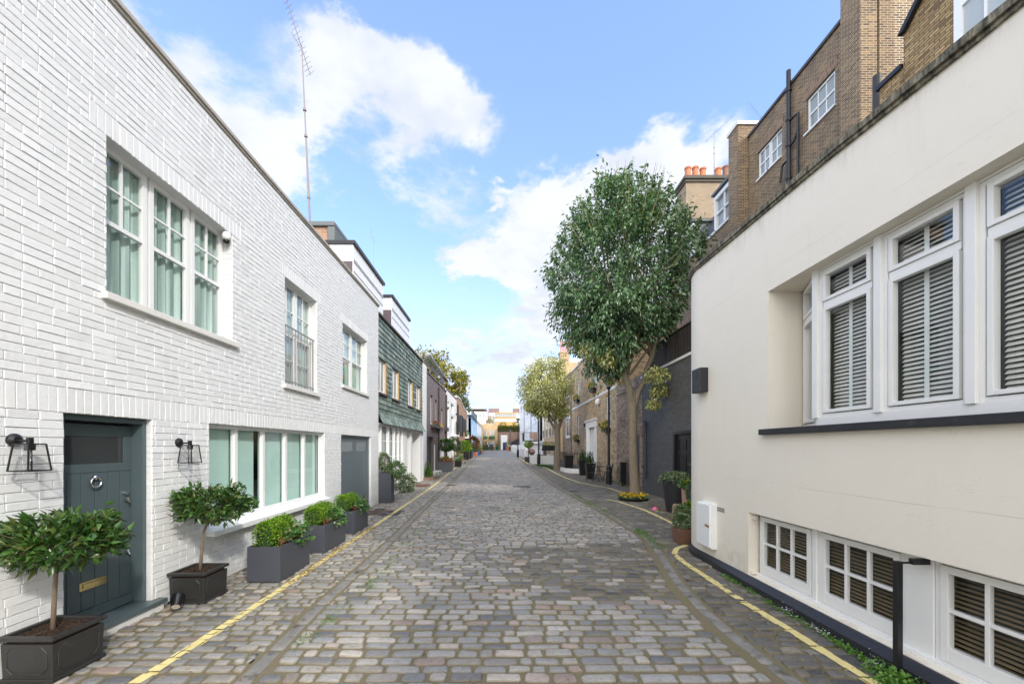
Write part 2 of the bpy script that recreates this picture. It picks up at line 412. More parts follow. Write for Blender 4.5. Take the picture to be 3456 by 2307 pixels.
def m_coping():
    m, n, b = base('weathered_stone_coping')
    P = n.new('ShaderNodeNewGeometry').outputs['Position']
    st = n.noise(n.vm('MULTIPLY', P, (2.5,6,1.2)), 3.0, 7, .75)
    c = n.ramp(st, [(.38,(.035,.035,.028)),(.5,(.13,.12,.085)),(.62,(.30,.27,.20)),(.75,(.12,.14,.06))])
    n.put(b.inputs['Base Color'], c); b.inputs['Roughness'].default_value = .9
    bp = n.new('ShaderNodeBump', i_Strength=1.0, i_Distance=.02); n.put(bp.inputs['Height'], n.noise(P, 14, 6, .7)); n.put(b.inputs['Normal'], bp.outputs[0]); return m
def m_bark(name, c0, c1):
    m, n, b = base(name)
    P = n.new('ShaderNodeNewGeometry').outputs['Position']
    st = n.noise(n.vm('MULTIPLY', P, (1,1,.25)), 13, 8, .75)
    c = n.mix(st, c0, c1); c = n.mix(n.m('MULTIPLY', n.sstep(n.noise(P, 6, 5), .55, .7), .4), c, (.12,.13,.07))
    n.put(b.inputs['Base Color'], c); b.inputs['Roughness'].default_value = .9
    bp = n.new('ShaderNodeBump', i_Strength=1.0, i_Distance=.03); n.put(bp.inputs['Height'], st); n.put(b.inputs['Normal'], bp.outputs[0]); return m
def m_curtain(name, c0, c1, axis=1, sc_=7.0):
    m, n, b = base(name)
    P = n.new('ShaderNodeNewGeometry').outputs['Position']
    u = n.sep(P)[axis]
    f = n.noise(n.comb(n.m('MULTIPLY', u, sc_), 0, n.m('MULTIPLY', n.sep(P)[2], .25)), 1.0, 3, .5)
    n.put(b.inputs['Base Color'], n.mix(n.sstep(f, .35, .65), c0, c1)); b.inputs['Roughness'].default_value = .9; return m

WB = m_whitebrick(); SETT = m_setts(); SETTD = m_setts(True); GROUND = m_ground(); FARS = m_farsetts(); YEL = m_yellow()
REND = m_render(); SLATE = m_slate(); COP = m_coping()
BARK = m_bark('pale_bark', (.14,.108,.075), (.36,.295,.21)); BARK2 = m_bark('grey_bark', (.10,.08,.055), (.30,.25,.19)); STEM = m_bark('bay_stem', (.14,.09,.06), (.30,.24,.17))
WHITE = paint('white_gloss_paint', (.80,.81,.81), .35, .03, 2.0, .0008, 30)
WHITEW = paint('weathered_white_paint', (.76,.76,.745), .42, .05, 3.0, .002, 25, grime=((.38,.33,.25), 7, .70))
WHITEM = paint('white_masonry_paint', (.78,.785,.79), .6, .06, 1.5, .003, 40, grime=((.45,.44,.40), 2.5, .66))
BLUEW = paint('cool_white_stucco', (.72,.75,.80), .6, .06, 1.5, .003, 40)
STONE = paint('sill_stone', (.70,.69,.66), .65, .08, 4, .003, 40, grime=((.38,.36,.31), 6, .62))
DOORG = paint('slate_green_door_paint', (.078,.108,.118), .38, .08, 3, .0005, 60)
GARG = paint('grey_blue_door_paint', (.115,.145,.165), .42, .06, 2, .0005, 50)
BLACK = paint('black_metal_paint', (.012,.012,.014), .38, .2, 8, .0005, 80)
BLACKP = paint('black_plinth_paint', (.018,.018,.022), .45, .3, 6, .004, 30, grime=((.085,.075,.06), 8, .60))
LEAD = paint('lead_grey_fibreglass', (.028,.027,.026), .42, .3, 5, .002, 30, grime=((.11,.095,.08), 9, .62))
TROUGH = paint('anthracite_planter', (.060,.066,.082), .55, .10, 3, .0006, 90)
SOIL = paint('bark_mulch', (.055,.030,.018), .95, .7, 60, .02, 90)
CHROME = paint('chrome', (.75,.75,.75), .15, .05, 3, metal=1)
BRASS = paint('brass', (.70,.60,.33), .22, .12, 12, metal=1)
GREYM = paint('galvanised_grey', (.28,.27,.28), .5, .15, 6)
LEADR = paint('lead_roof', (.13,.145,.15), .6, .15, 3, .004, 30)
ROOFS = paint('roof_felt', (.12,.12,.125), .8, .2, 2, .01, 20)
SLATER = brick('roof_slates', [(.06,.065,.085),(.10,.105,.13)], (.03,.03,.04), .3, .2, .006, .01)
DARKB = brick('dark_grey_painted_brick', [(.10,.097,.095),(.145,.14,.136)], (.058,.057,.057), .225, .075, .012, .014, (.095,.09,.085), .3, .6)
BROWNB = brick('old_brown_stock_brick', [(.08,.06,.05),(.27,.18,.12),(.40,.28,.19),(.16,.115,.09),(.48,.36,.25)], (.32,.27,.21), .225, .075, .011, .012, (.05,.042,.038), .55)
YELB = brick('yellow_stock_brick', [(.16,.105,.06),(.50,.33,.17),(.64,.46,.26),(.36,.24,.14),(.58,.42,.25)], (.48,.41,.31), .225, .075, .010, .008, (.13,.10,.08), .4)
MAINB = brick('soot_brown_brick', [(.055,.038,.030),(.19,.115,.06),(.11,.07,.045),(.30,.195,.10),(.14,.082,.052)], (.40,.33,.23), .150, .050, .0075, .006, (.09,.065,.05), .35)
MAINB2 = brick('pale_pointed_brick', [(.07,.05,.035),(.21,.13,.075),(.13,.085,.055),(.32,.21,.11)], (.55,.47,.35), .150, .050, .0085, .006)
YELWARM = brick('mustard_stock_brick', [(.15,.095,.045),(.40,.27,.12),(.25,.16,.075),(.48,.34,.17)], (.12,.088,.05), .135, .045, .0065, .005, (.13,.09,.05), .4)
ORANGEB = brick('orange_brick', [(.28,.15,.09),(.42,.24,.15),(.36,.19,.12)], (.38,.30,.22), .225, .075, .010, .005)
SANDB = brick('sandy_yellow_brick', [(.42,.28,.13),(.62,.44,.24),(.52,.36,.19)], (.48,.38,.25), .225, .075, .010, .005, (.30,.21,.13), .35)
REDB = brick('red_brown_brick', [(.17,.10,.075),(.33,.19,.14),(.25,.15,.11)], (.30,.25,.2), .225, .075, .010, .006, (.13,.09,.07), .4)
MAUVEB = brick('mauve_painted_brick', [(.20,.165,.165),(.24,.20,.20)], (.15,.125,.125), .225, .075, .010, .008)
TERRA = paint('terracotta', (.50,.19,.09), .8, .25, 6, .004, 30, grime=((.22,.12,.09), 5, .60))
TERRAP = paint('pale_terracotta', (.42,.25,.18), .85, .2, 8, .004, 40)
GREYPANE = paint('dark_reflecting_glass', (.045,.05,.052), .05, .1, 2, spec=.9)
PALEPANE = paint('pale_reflecting_glass', (.26,.30,.32), .06, .2, .6, spec=.9)
TEALC = m_curtain('frosted_teal_blind', (.68,.82,.78), (.74,.88,.84), 1, 1.2)
SHEER = m_curtain('sheer_curtain', (.30,.35,.34), (.70,.75,.735), 1, 11)
GLS = glass('window_glass', (.95,.97,.96), .0); GLT = glass('tinted_window_glass', (.84,.93,.91), .04); GLC = glass('lantern_glass', (.93,.93,.92), .05)
BAY = leafmat('bay_leaves', [(.016,.050,.012),(.03,.085,.018),(.055,.13,.028),(.085,.18,.04),(.11,.10,.035)], .30, .15)
BOX = leafmat('box_leaves', [(.04,.11,.008),(.12,.27,.012),(.24,.42,.02),(.36,.54,.035)], .45, .35, var_sc=9)
BOXD = leafmat('dark_box_leaves', [(.012,.05,.008),(.03,.10,.012),(.05,.15,.02)], .4, .25, var_sc=9)
IVY = leafmat('ivy_leaves', [(.03,.11,.02),(.06,.19,.04),(.10,.26,.06),(.17,.30,.12),(.20,.10,.05)], .4, .25, var_sc=6)
VAR = leafmat('variegated_leaves', [(.03,.08,.03),(.07,.13,.06),(.40,.45,.26),(.12,.2,.09)], .4, .2, var_sc=6)
PRIV = leafmat('glossy_dark_leaves', [(.022,.056,.027),(.05,.11,.047),(.09,.18,.074),(.155,.265,.125),(.28,.39,.24)], .24, .22, var_sc=1.2)
GOLD = leafmat('gold_variegated_leaves', [(.16,.19,.04),(.38,.39,.11),(.62,.59,.24),(.78,.74,.40),(.22,.27,.07)], .42, .25, var_sc=1.5)
OLIVE = leafmat('olive_autumn_leaves', [(.07,.10,.015),(.16,.19,.025),(.30,.28,.04),(.42,.34,.07),(.22,.11,.03)], .45, .3, var_sc=.6)
GREYGRN = leafmat('grey_green_leaves', [(.05,.075,.04),(.11,.14,.08),(.18,.20,.10)], .5, .3)
CONE = leafmat('light_box_leaves', [(.05,.13,.01),(.12,.26,.02),(.2,.36,.03)], .45, .3, var_sc=9)
MAROON = leafmat('maroon_leaves', [(.10,.025,.02),(.2,.06,.03),(.14,.10,.04)], .45, .2)
HEDGE = leafmat('hedge_leaves', [(.05,.08,.01),(.14,.20,.03),(.26,.24,.03),(.2,.10,.03)], .45, .3)
YFLOW = leafmat('yellow_petals', [(.75,.45,.01),(.85,.62,.02),(.7,.30,.01)], .5, .2)
RFLOW = leafmat('red_pink_petals', [(.45,.02,.03),(.6,.05,.15),(.4,.02,.06)], .5, .2)
WEED = leafmat('weed_leaves', [(.05,.14,.015),(.10,.24,.03),(.16,.32,.05)], .5, .3)
WFLOW = leafmat('white_lilac_petals', [(.7,.68,.75),(.5,.45,.65)], .5, .2)
DEADL = leafmat('fallen_leaves_colours', [(.22,.12,.03),(.36,.24,.06),(.16,.07,.03),(.42,.34,.12)], .7, .1)
# ---------------------------------------------------------------- generators
def leaves(pts, nrm, L, W, seed, droop=.25, jit=.8, fold=.25):
    """pts (n,3), nrm (n,3) growth directions; each leaf six points, two quads, folded and bent"""
    r = np.random.RandomState(seed); n = len(pts)
    d = nrm + r.normal(0, jit, (n,3)); d[:,2] -= droop; d /= np.linalg.norm(d, axis=1, keepdims=True)+1e-9
    up = r.normal(0, .6, (n,3)); up[:,2] += 1.0
    s = np.cross(d, up); s /= np.linalg.norm(s, axis=1, keepdims=True)+1e-9
    nn = np.cross(s, d)
    l = (L*r.uniform(.65, 1.25, n))[:,None]; w_ = (W*r.uniform(.7, 1.2, n))[:,None]
    b = pts; m1 = pts + d*l*.45 - nn*l*.02; tip = pts + d*l - nn*l*.22
    a1 = pts + d*l*.40 + s*w_*.5 + nn*w_*fold; a2 = pts + d*l*.40 - s*w_*.5 + nn*w_*fold
    V = np.stack([b, a1, tip, a2, m1], 1).reshape(-1,3)
    o = (np.arange(n)*5)[:,None]
    F1 = o + np.array([[0,1,4]]); F2 = o + np.array([[1,2,4]]); F3 = o + np.array([[2,3,4]]); F4 = o + np.array([[3,0,4]])
    return V, [np.concatenate([F1,F2,F3,F4])]
def shell(c, rad, n, seed, inner=.55, lump=.18, zmin=None, power=.5, lumps=14):
    """points in a lumpy ellipsoid shell + outward normals"""
    r = np.random.RandomState(seed)
    u = r.normal(0, 1, (n,3)); u /= np.linalg.norm(u, axis=1, keepdims=True)
    ld = r.normal(0, 1, (lumps,3)); ld /= np.linalg.norm(ld, axis=1, keepdims=True)
    k = np.zeros(n)
    for q in ld: k = np.maximum(k, np.exp(-((1-u@q)*9)))
    t = inner + (1-inner)*r.uniform(0,1,n)**power
    rr = t*(1-lump+lump*1.6*k)
    p = np.array(c) + u*np.array(rad)*rr[:,None]
    nm = u/np.array(rad); nm /= np.linalg.norm(nm, axis=1, keepdims=True)
    if zmin is not None: keep = p[:,2] > zmin; p, nm = p[keep], nm[keep]
    return p, nm
def crown(name, mat, parent, pts, nrm, L, W, seed, **k):
    V, F = leaves(pts, nrm, L, W, seed, **k); return meshobj(name, V, F, mat, parent, smooth=True)

def wall_grid(mb, F, u0, u1, v0, v1, ops, depth=.18, thick=.3, w=0.0):
    """front sheet with real openings, reveals, and end/top thickness"""
    us = sorted({u0, u1, *[a for o in ops for a in o[:2] if u0 < a < u1]}); vs = sorted({v0, v1, *[a for o in ops for a in o[2:4] if v0 < a < v1]})
    for i in range(len(us)-1):
        for j in range(len(vs)-1):
            cu, cv = (us[i]+us[i+1])/2, (vs[j]+vs[j+1])/2
            if any(o[0] < cu < o[1] and o[2] < cv < o[3] for o in ops): continue
            mb.quad(F(us[i],vs[j],w), F(us[i+1],vs[j],w), F(us[i+1],vs[j+1],w), F(us[i],vs[j+1],w))
    for o in ops:
        a, b, c, d_ = o[:4]; dp = o[4] if len(o) > 4 else depth
        mb.quad(F(a,c,w),F(a,d_,w),F(a,d_,-dp),F(a,c,-dp)); mb.quad(F(b,c,w),F(b,d_,w),F(b,d_,-dp),F(b,c,-dp))
        mb.quad(F(a,d_,w),F(b,d_,w),F(b,d_,-dp),F(a,d_,-dp)); mb.quad(F(a,c,w),F(b,c,w),F(b,c,-dp),F(a,c,-dp))
    mb.quad(F(u0,v1,w),F(u1,v1,w),F(u1,v1,-thick),F(u0,v1,-thick))
    mb.quad(F(u0,v0,w),F(u0,v1,w),F(u0,v1,-thick),F(u0,v0,-thick)); mb.quad(F(u1,v0,w),F(u1,v1,w),F(u1,v1,-thick),F(u1,v0,-thick))
    return mb
def shell_house(parent, F, u0, u1, v0, v1, back, roofmat, wallmat):
    """side, rear walls and roof so the house is a closed body behind its facade"""
    mb = MB()
    mb.quad(F(u0,v0,-.3),F(u0,v1-.12,-.3),F(u0,v1-.12,-back),F(u0,v0,-back)); mb.quad(F(u1,v0,-.3),F(u1,v1-.12,-.3),F(u1,v1-.12,-back),F(u1,v0,-back))
    mb.quad(F(u0,v0,-back),F(u1,v0,-back),F(u1,v1-.12,-back),F(u0,v1-.12,-back))
    mb.build('rear_wall', wallmat, parent)
    r = MB(); r.fbox(F, u0+.01, u1-.01, v1-.32, v1-.2, -back+.01, -.3); r.build('roof', roofmat, parent)
def win(parent, F, u0, u1, v0, v1, w=-.14, cols=2, rows=2, kind='sash', frame=WHITE, pane=None, curtain=None, sill=None, fw=.06, bar=.022, upper=None):
    """one window: frame mesh, pane child, optional curtain child and sill child"""
    mb = MB()
    mb.fbox(F, u0, u0+fw, v0, v1, w-.05, w); mb.fbox(F, u1-fw, u1, v0, v1, w-.05, w)
    mb.fbox(F, u0+fw, u1-fw, v1-fw, v1, w-.05, w-.001); mb.fbox(F, u0+fw, u1-fw, v0, v0+fw*1.3, w-.05, w-.001)
    a, b, c, d_ = u0+fw, u1-fw, v0+fw*1.3, v1-fw
    vm_ = (c+d_)/2
    if kind == 'sash': mb.fbox(F, a, b, vm_-.022, vm_+.022, w-.045, w-.004)
    segs = [(c, vm_-.022), (vm_+.022, d_)] if kind == 'sash' else [(c, d_)]
    for k, (lo, hi) in enumerate(segs):
        cc, rr = cols, rows
        if upper is not None and k == 0: cc, rr = upper
        for i in range(1, cc):
            x = a+(b-a)*i/cc; mb.fbox(F, x-bar/2, x+bar/2, lo, hi, w-.038, w-.012)
        for j in range(1, rr):
            y = lo+(hi-lo)*j/rr; mb.fbox(F, a, b, y-bar/2, y+bar/2, w-.036, w-.013)
    o = mb.build('window', frame, parent)
    p = MB(); p.quad(F(a-.01,c-.01,w-.03),F(b+.01,c-.01,w-.03),F(b+.01,d_+.01,w-.03),F(a-.01,d_+.01,w-.03)); p.build('pane', pane or GREYPANE, o)
    if curtain:
        q = MB(); n_ = max(8, int((b-a)*40))
        for i in range(n_):
            bb = b+.05; x0, x1 = a+(bb-a)*i/n_, a+(bb-a)*(i+1)/n_
            k0, k1 = -.085+.02*math.sin(x0*55), -.085+.02*math.sin(x1*55)
            q.quad(F(x0,c-.03,w+k0),F(x1,c-.03,w+k1),F(x1,d_+.03,w+k1),F(x0,d_+.03,w+k0))
        q.build('curtain', curtain, o)
    if sill:
        s = MB(); s.fbox(F, u0-sill[1], u1+sill[1], v0-sill[0], v0, w, sill[2]); s.build('sill', sill[3] if len(sill) > 3 else STONE, o)
    return o
def pipe(parent, name, mat, pts, r=.045, brackets=(), F=None):
    mb = MB(); mb.tube(pts, r, 10)
    for z in brackets:
        p = pts[0]; mb.tube([(p[0],p[1],z-.03),(p[0],p[1],z+.03)], r*1.35, 10)
    return mb.build(name, mat, parent, smooth=False)

# ================================================================ THE GROUND
xs = [-60, -3.84, -2, 0, 2, 6, 60]; ys = [-30, 0, 4, 8, 10.3, 12.6, 16.7, 20.8, 25, 30, 35, 45, 55, 70, 87, 104, 160, 400]
V = [(x, y, g(y)+.010) for y in ys for x in xs]; nx = len(xs)
Fc = [(j*nx+i, j*nx+i+1, (j+1)*nx+i+1, (j+1)*nx+i) for j in range(len(ys)-1) for i in range(nx-1)]
mb = MB(); mb.add(V, Fc); struct(mb.build('ground', GROUND))
KL = [(-30,-1.98),(3.2,-1.99),(4.45,-2.08),(6.7,-2.1),(11.3,-2.24),(20,-2.35),(40,-2.55),(104,-2.9)]
KR = [(-30,2.5),(2,2.35),(3.7,2.23),(4.33,2.25),(5.35,2.38),(6.6,2.67),(7.6,2.88),(8.3,2.95),(12.4,2.80),(17,2.46),(24,2.2),(30,2.0),(46,1.75),(76,1.5),(104,1.4)]
def kl(y): return float(np.interp(y, [a for a,b in KL], [b for a,b in KL]))
def kr(y): return float(np.interp(y, [a for a,b in KR], [b for a,b in KR]))
def sett_mesh(rects, name, mat, top=.022, jit=1.0, seed=3):
    """rects: list of (cx, cy, lx, ly, yaw). rounded, slightly domed and tilted stones"""
    r = np.random.RandomState(seed); n = len(rects); A = np.array(rects, dtype=float)
    hx, hy = A[:,2]/2, A[:,3]/2
    ch = np.minimum(hx, hy)*r.uniform(.22, .5, n)
    def ring(kx, ky, c):
        return np.stack([np.stack([ kx-c, ky],1), np.stack([kx, ky-c],1), np.stack([kx, -ky+c],1), np.stack([kx-c, -ky],1),
                         np.stack([-kx+c, -ky],1), np.stack([-kx, -ky+c],1), np.stack([-kx, ky-c],1), np.stack([-kx+c, ky],1)], 1)
    o = ring(hx, hy, ch); i = ring(hx-.008, hy-.008, ch*.9); i2 = ring(hx*.72, hy*.66, ch*.6)
    j = r.normal(0, .0045*jit, o.shape); o = o+j; i = i+j
    cs, sn = np.cos(A[:,4])[:,None], np.sin(A[:,4])[:,None]
    gz = np.interp(A[:,1], [a for a,b in GK], [b for a,b in GK])[:,None]
    tilt = r.normal(0, .020*jit, (n,2)); h0 = (top + r.uniform(-.004, .006, n)*jit)[:,None]
    def fin_(q, dz):
        x = q[...,0]*cs - q[...,1]*sn + A[:,0][:,None]; y = q[...,0]*sn + q[...,1]*cs + A[:,1][:,None]
        z = gz + np.interp(y, [a for a,b in GK],[b for a,b in GK]) - gz + (h0 + q[...,0]*tilt[:,0][:,None] + q[...,1]*tilt[:,1][:,None])*(0 if dz is None else 1) + (dz or 0)
        return np.stack([x,y,z], -1)
    lo = fin_(o, None); lo[...,2] -= .01
    md = fin_(o, -.009); hi = fin_(i, -.001); hh = fin_(i2, .0015)
    V = np.concatenate([lo, md, hi, hh], 1).reshape(-1,3); b = (np.arange(n)*32)[:,None]
    quads = []
    for k in range(8):
        k2 = (k+1) % 8
        for l in range(3): quads.append(b+np.array([[l*8+k, l*8+k2, l*8+8+k2, l*8+8+k]])[:, ::-1])
    ng = b+np.arange(24,32)[None,::-1]
    return meshobj(name, V, [np.concatenate(quads), ng], mat, smooth=True)
def lay(x_lo, x_hi, y0, y1, rowf=.126, lenf=.215, seed=1, gap=.016, skew=0.0, skip=None, wob=.012):
    r = random.Random(seed); out_ = []; y = y0; k = 0
    while y < y1:
        rh = rowf*r.uniform(.86, 1.14); yc = y+rh/2; a, b = x_lo(yc), x_hi(yc)
        x = a - r.uniform(0, .18)
        ph = r.uniform(0, 6)
        while x < b:
            l = lenf*r.choice([.6,.78,.9,1.0,1.05,1.15,1.3,1.42])
            e0, e1 = max(x, a), min(x+l, b)
            if e1-e0 > .05:
                cx = (e0+e1)/2; cy = yc + wob*math.sin(cx*1.7+ph) + skew*(cx-a)
                if not (skip and skip(cx, cy)): out_.append((cx, cy, e1-e0-gap*r.uniform(.7,1.3), rh-gap*r.uniform(.7,1.3), skew+r.gauss(0,.022)))
            x += l
        y += rh; k += 1
    return out_
patch = lambda x, y: (4.8 < y < 7.6 and x > .2+.22*math.sin(y*13)+.25*max(0,y-6.6) and x < kr(y) and (math.sin(x*91+y*57)*.5+.5 > .07))
road_ = lay(lambda y: kl(y)+.09, lambda y: kr(y)-.16, 1.2, 42, seed=5, gap=.024)
road = [q for q in road_ if not patch(q[0], q[1])]
struct(sett_mesh([q for q in road_ if patch(q[0], q[1])], 'road', SETTD, seed=8))
struct(sett_mesh(road, 'road', SETT, seed=5))

lf = lay(lambda y: -3.84, lambda y: kl(y)-.09, 1.2, 42, seed=9, lenf=.20, skew=.02, gap=.025, rowf=.118)
struct(sett_mesh(lf, 'pavement', SETT, seed=9))
def inR(x, y):
    if y < 7.0: return x < 3.34
    if y < 11: return x < 3.34+ (y-7)*.55+.25
    return x < 5.6
rt = lay(lambda y: kr(y)+.10, lambda y: 5.58, 1.2, 42, rowf=.115, seed=12, lenf=.21, skew=-.03, gap=.011, wob=.012)
rt_ok = [p for p in rt if inR(p[0], p[1])]
struct(sett_mesh(rt_ok, 'pavement', SETTD, seed=12, jit=1.6))
# kerb channels: long stones laid end to end
def channel(kf, off, wd, y0, y1, seed):
    r = random.Random(seed); out_ = []; y = y0
    while y < y1:
        l = r.uniform(.28, .62); yc = y+l/2; x0, x1 = kf(y)+off, kf(y+l)+off
        out_.append(((x0+x1)/2, yc, wd, l-.012, -math.atan2(x1-x0, l))); y += l
    return out_
struct(sett_mesh(channel(kl, 0, .125, 1.2, 60, 2), 'kerb', paint('granite_kerb', (.21,.20,.185), .75, .45, 9, .01, 30, grime=((.07,.062,.04), 5, .5)), top=.018, jit=.5, seed=2))
struct(sett_mesh(channel(kr, 0, .12, 1.2, 60, 4)+channel(kr, -.10, .09, 1.2, 12, 6)[:0], 'kerb', paint('granite_kerb', (.2,.2,.2)), top=.018, jit=.5, seed=4))
mb = MB()
yy_ = [41.8, 45, 55, 70, 87, 104, 108]
for a, b in zip(yy_[:-1], yy_[1:]):
    mb.quad((-3.86,a,g(a)+.014),(5.6,a,g(a)+.014),(5.6,b,g(b)+.014),(-3.86,b,g(b)+.014))
struct(mb.build('road', FARS))
def stripe(name, pts, wd, label):
    """painted line that follows the ground"""
    P = [];
    for (x0,y0),(x1,y1) in zip(pts[:-1], pts[1:]):
        n = max(1, int(math.hypot(x1-x0,y1-y0)/.06))
        for i in range(n): P.append((x0+(x1-x0)*i/n, y0+(y1-y0)*i/n))
    P.append(pts[-1])
    # smooth
    for _ in range(6): P = [P[0]]+[((a[0]+2*b[0]+c[0])/4, (a[1]+2*b[1]+c[1])/4) for a,b,c in zip(P[:-2],P[1:-1],P[2:])]+[P[-1]]
    mb = MB(); prev = None; r = random.Random(1)
    for i, (x, y) in enumerate(P):
        a = P[max(0,i-1)]; b = P[min(len(P)-1,i+1)]; t = math.hypot(b[0]-a[0], b[1]-a[1]) or 1
        nx_, ny_ = -(b[1]-a[1])/t, (b[0]-a[0])/t; h = wd/2*(1+r.uniform(-.06,.06)); z = g(y)+.0335
        prev_n = len(mb.v); mb.v += [(x+nx_*h, y+ny_*h, z), (x-nx_*h, y-ny_*h, z)]
        if i: mb.f.append((prev_n-2, prev_n-1, prev_n+1, prev_n))
    return mb
def cutpoly(P, a, b, c):
    o_ = []
    for i in range(len(P)):
        p, q = P[i], P[(i+1) % len(P)]; dp, dq = a*p[0]+b*p[1]-c, a*q[0]+b*q[1]-c
        if dp <= 0: o_.append(p)
        if dp*dq < 0: t = dp/(dp-dq); o_.append((p[0]+(q[0]-p[0])*t, p[1]+(q[1]-p[1])*t))
    return o_
def painted(rects, pts, wd, name):
    """paint on the stone tops only, plus thin paint down in the joints"""
    pts = sorted(pts, key=lambda p: p[1]); ys_, xs2 = [p[1] for p in pts], [p[0] for p in pts]; mb = MB(); rr = random.Random(9)
    for (cx, cy, lx, ly, yaw) in rects:
        if not ys_[0] < cy < ys_[-1]: continue
        fx = float(np.interp(cy, ys_, xs2))
        if abs(cx-fx) > .35: continue
        sl_ = (float(np.interp(cy+.3, ys_, xs2))-float(np.interp(cy-.3, ys_, xs2)))/.6; nn = math.hypot(1, sl_)
        hx, hy = lx/2+.006, ly/2+.006; c_, s_ = math.cos(yaw), math.sin(yaw)
        k = .012; P = [(cx+u*c_-v*s_, cy+u*s_+v*c_) for u, v in ((-hx+k,-hy),(hx-k,-hy),(hx,-hy+k),(hx,hy-k),(hx-k,hy),(-hx+k,hy),(-hx,hy-k),(-hx,-hy+k))]
        c0 = (fx - sl_*cy)/nn; h_ = wd/2*(1+rr.uniform(-.12,.12)); o_ = rr.uniform(-.004,.004)
        P = cutpoly(P, 1/nn, -sl_/nn, c0+h_+o_)
        if len(P) > 2: P = cutpoly(P, -1/nn, sl_/nn, -(c0-h_+o_))
        if len(P) > 2:
            mb.add([(x, y, g(y)+.0315) for x, y in P], [tuple(range(len(P)))])
    return struct(mb.build(name, YEL))
def low(mb):
    mb.v = [(x, y, z-.0175) for x, y, z in mb.v]; return mb
YL = [(-2.85,1.0),(-2.80,3.1),(-2.79,4.2),(-2.80,5.2),(-2.85,7.3),(-2.89,10),(-2.92,13),(-2.92,16.2),(-3.02,20.5),(-3.12,30),(-3.2,46),(-3.3,60)]  # these line points, like the kerb tables, were unprojected offline from image pixels
painted(lf, [p for p in YL if p[1] < 41], .092, 'road_marking'); struct(low(stripe('road_marking', [p for p in YL if p[1] < 41], .088, '')).build('road_marking', YEL)); struct(stripe('road_marking', [p for p in YL if p[1] > 29], .088, '').build('road_marking', YEL))
YR = [(1.45,80),(1.69,72),(1.9,46),(1.97,34),(2.24,30),(2.55,28.8),(2.95,28.3),(3.13,26.4),(3.26,23.5),(3.45,21),(3.7,18.8),(4.1,17.6),(4.5,16.6),(4.62,14.9)]
struct(stripe('road_marking', YR, .088, '').build('road_marking', YEL))
L3 = [(4.03,9.2),(4.06,10.2),(4.05,11.4),(3.80,12.9)]; painted(rt_ok, L3, .09, 'road_marking')
struct(stripe('road_marking', [(3.55,13.35),(3.80,12.9),(4.05,11.4),(4.06,10.2),(4.03,9.2)], .09, '').build('road_marking', YEL))
L4 = [(2.93,6.75),(2.87,6.3),(2.86,5.6),(2.83,4.7),(2.86,3.9),(2.85,3.4),(2.87,2.6),(2.88,1.2)]; painted(rt_ok, L4, .09, 'road_marking')
struct(low(stripe('road_marking', L4, .086, '')).build('road_marking', YEL))
struct(stripe('road_marking', [(3.42,7.35),(3.12,7.12),(2.93,6.75)], .088, '').build('road_marking', YEL)) if True else struct(stripe('road_marking', [(3.42,7.35),(3.12,7.12),(2.93,6.75),(2.87,6.3),(2.86,5.6),(2.83,4.7),(2.86,3.9),(2.85,3.4),(2.87,2.6),(2.88,1)], .088, '').build('road_marking', YEL))
# covers and gullies let into the setts
def cover(x, y, lx, ly, col, label, name='manhole_cover'):
    t = thing(name, label, 'manhole cover' if name == 'manhole_cover' else 'drain', (x, y, g(y)))
    z = g(y)+.026
    m_ = MB(); m_.box(x-lx/2, x+lx/2, y-ly/2, y+ly/2, z-.03, z); m_.build('plate', paint(col[0], col[1], .6, .4, 14, .006, 60), t)
    f_ = MB()
    for a in range(5): f_.box(x-lx/2+.02, x+lx/2-.02, y-ly/2+ly*(a+.3)/5, y-ly/2+ly*(a+.6)/5, z, z+.006)
    f_.build('rib', paint('iron_rib', (.05,.045,.04), .6), t)
cover(-3.45, 10.9, .75, .75, ('rusty_plate', (.16,.09,.05)), 'rust stained square manhole cover beside the left yellow line')
cover(-2.95, 10.85, .5, .9, ('iron_plate', (.07,.06,.055)), 'dark iron cover plate crossed by the left yellow line')
cover(-2.2, 17.8, .45, .35, ('iron_plate2', (.07,.055,.05)), 'small iron gully grate in the left channel', 'drain_grate')
cover(.9, 17.2, .75, .35, ('iron_plate2', (.07,.055,.05)), 'long iron drain grate across the middle of the road', 'drain_grate')
cover(2.85, 15.6, .35, .35, ('iron_plate2', (.07,.055,.05)), 'square iron gully grate beside the right channel', 'drain_grate')
cover(-3.45, 8.3+3.1, .3, .2, ('iron_plate2', (.07,.055,.05)), 'tiny iron stopcock lid beside the rusty cover')
# ================================================================ LEFT: the white house
XW = -3.86; F = FL(XW)
H1 = thing('white_brick_house', 'two-storey white painted brick house with grey-green door filling the left side', 'house', (XW, 4.4, 0))
OPS = [(3.535,4.427,0,2.155,.24),(5.296,8.765,.77,2.165,.16),(9.67,11.9,0,2.155,.12),
       (3.92,5.755,3.36,4.90,.18),(7.156,8.40,2.98,4.90,.18),(9.775,11.55,3.37,4.89,.18)]
U0, U1, TOP = -3.0, 12.62, 6.27
mb = MB(); wall_grid(mb, F, U0, U1, 0, TOP, OPS, w=-.008)
mb.build('wall', WB, H1)
def sub(rect, ops):
    out_ = [rect]
    for o in ops:
        nw = []
        for (a,b,c,d_) in out_:
            if b <= o[0] or a >= o[1] or d_ <= o[2] or c >= o[3]: nw.append((a,b,c,d_)); continue
            if a < o[0]: nw.append((a,o[0],c,d_))
            if b > o[1]: nw.append((o[1],b,c,d_))
            m0, m1 = max(a,o[0]), min(b,o[1])
            if c < o[2]: nw.append((m0,m1,c,o[2]))
            if d_ > o[3]: nw.append((m0,m1,o[3],d_))
        out_ = nw
    return [q for q in out_ if q[1]-q[0] > .02 and q[3]-q[2] > .012]
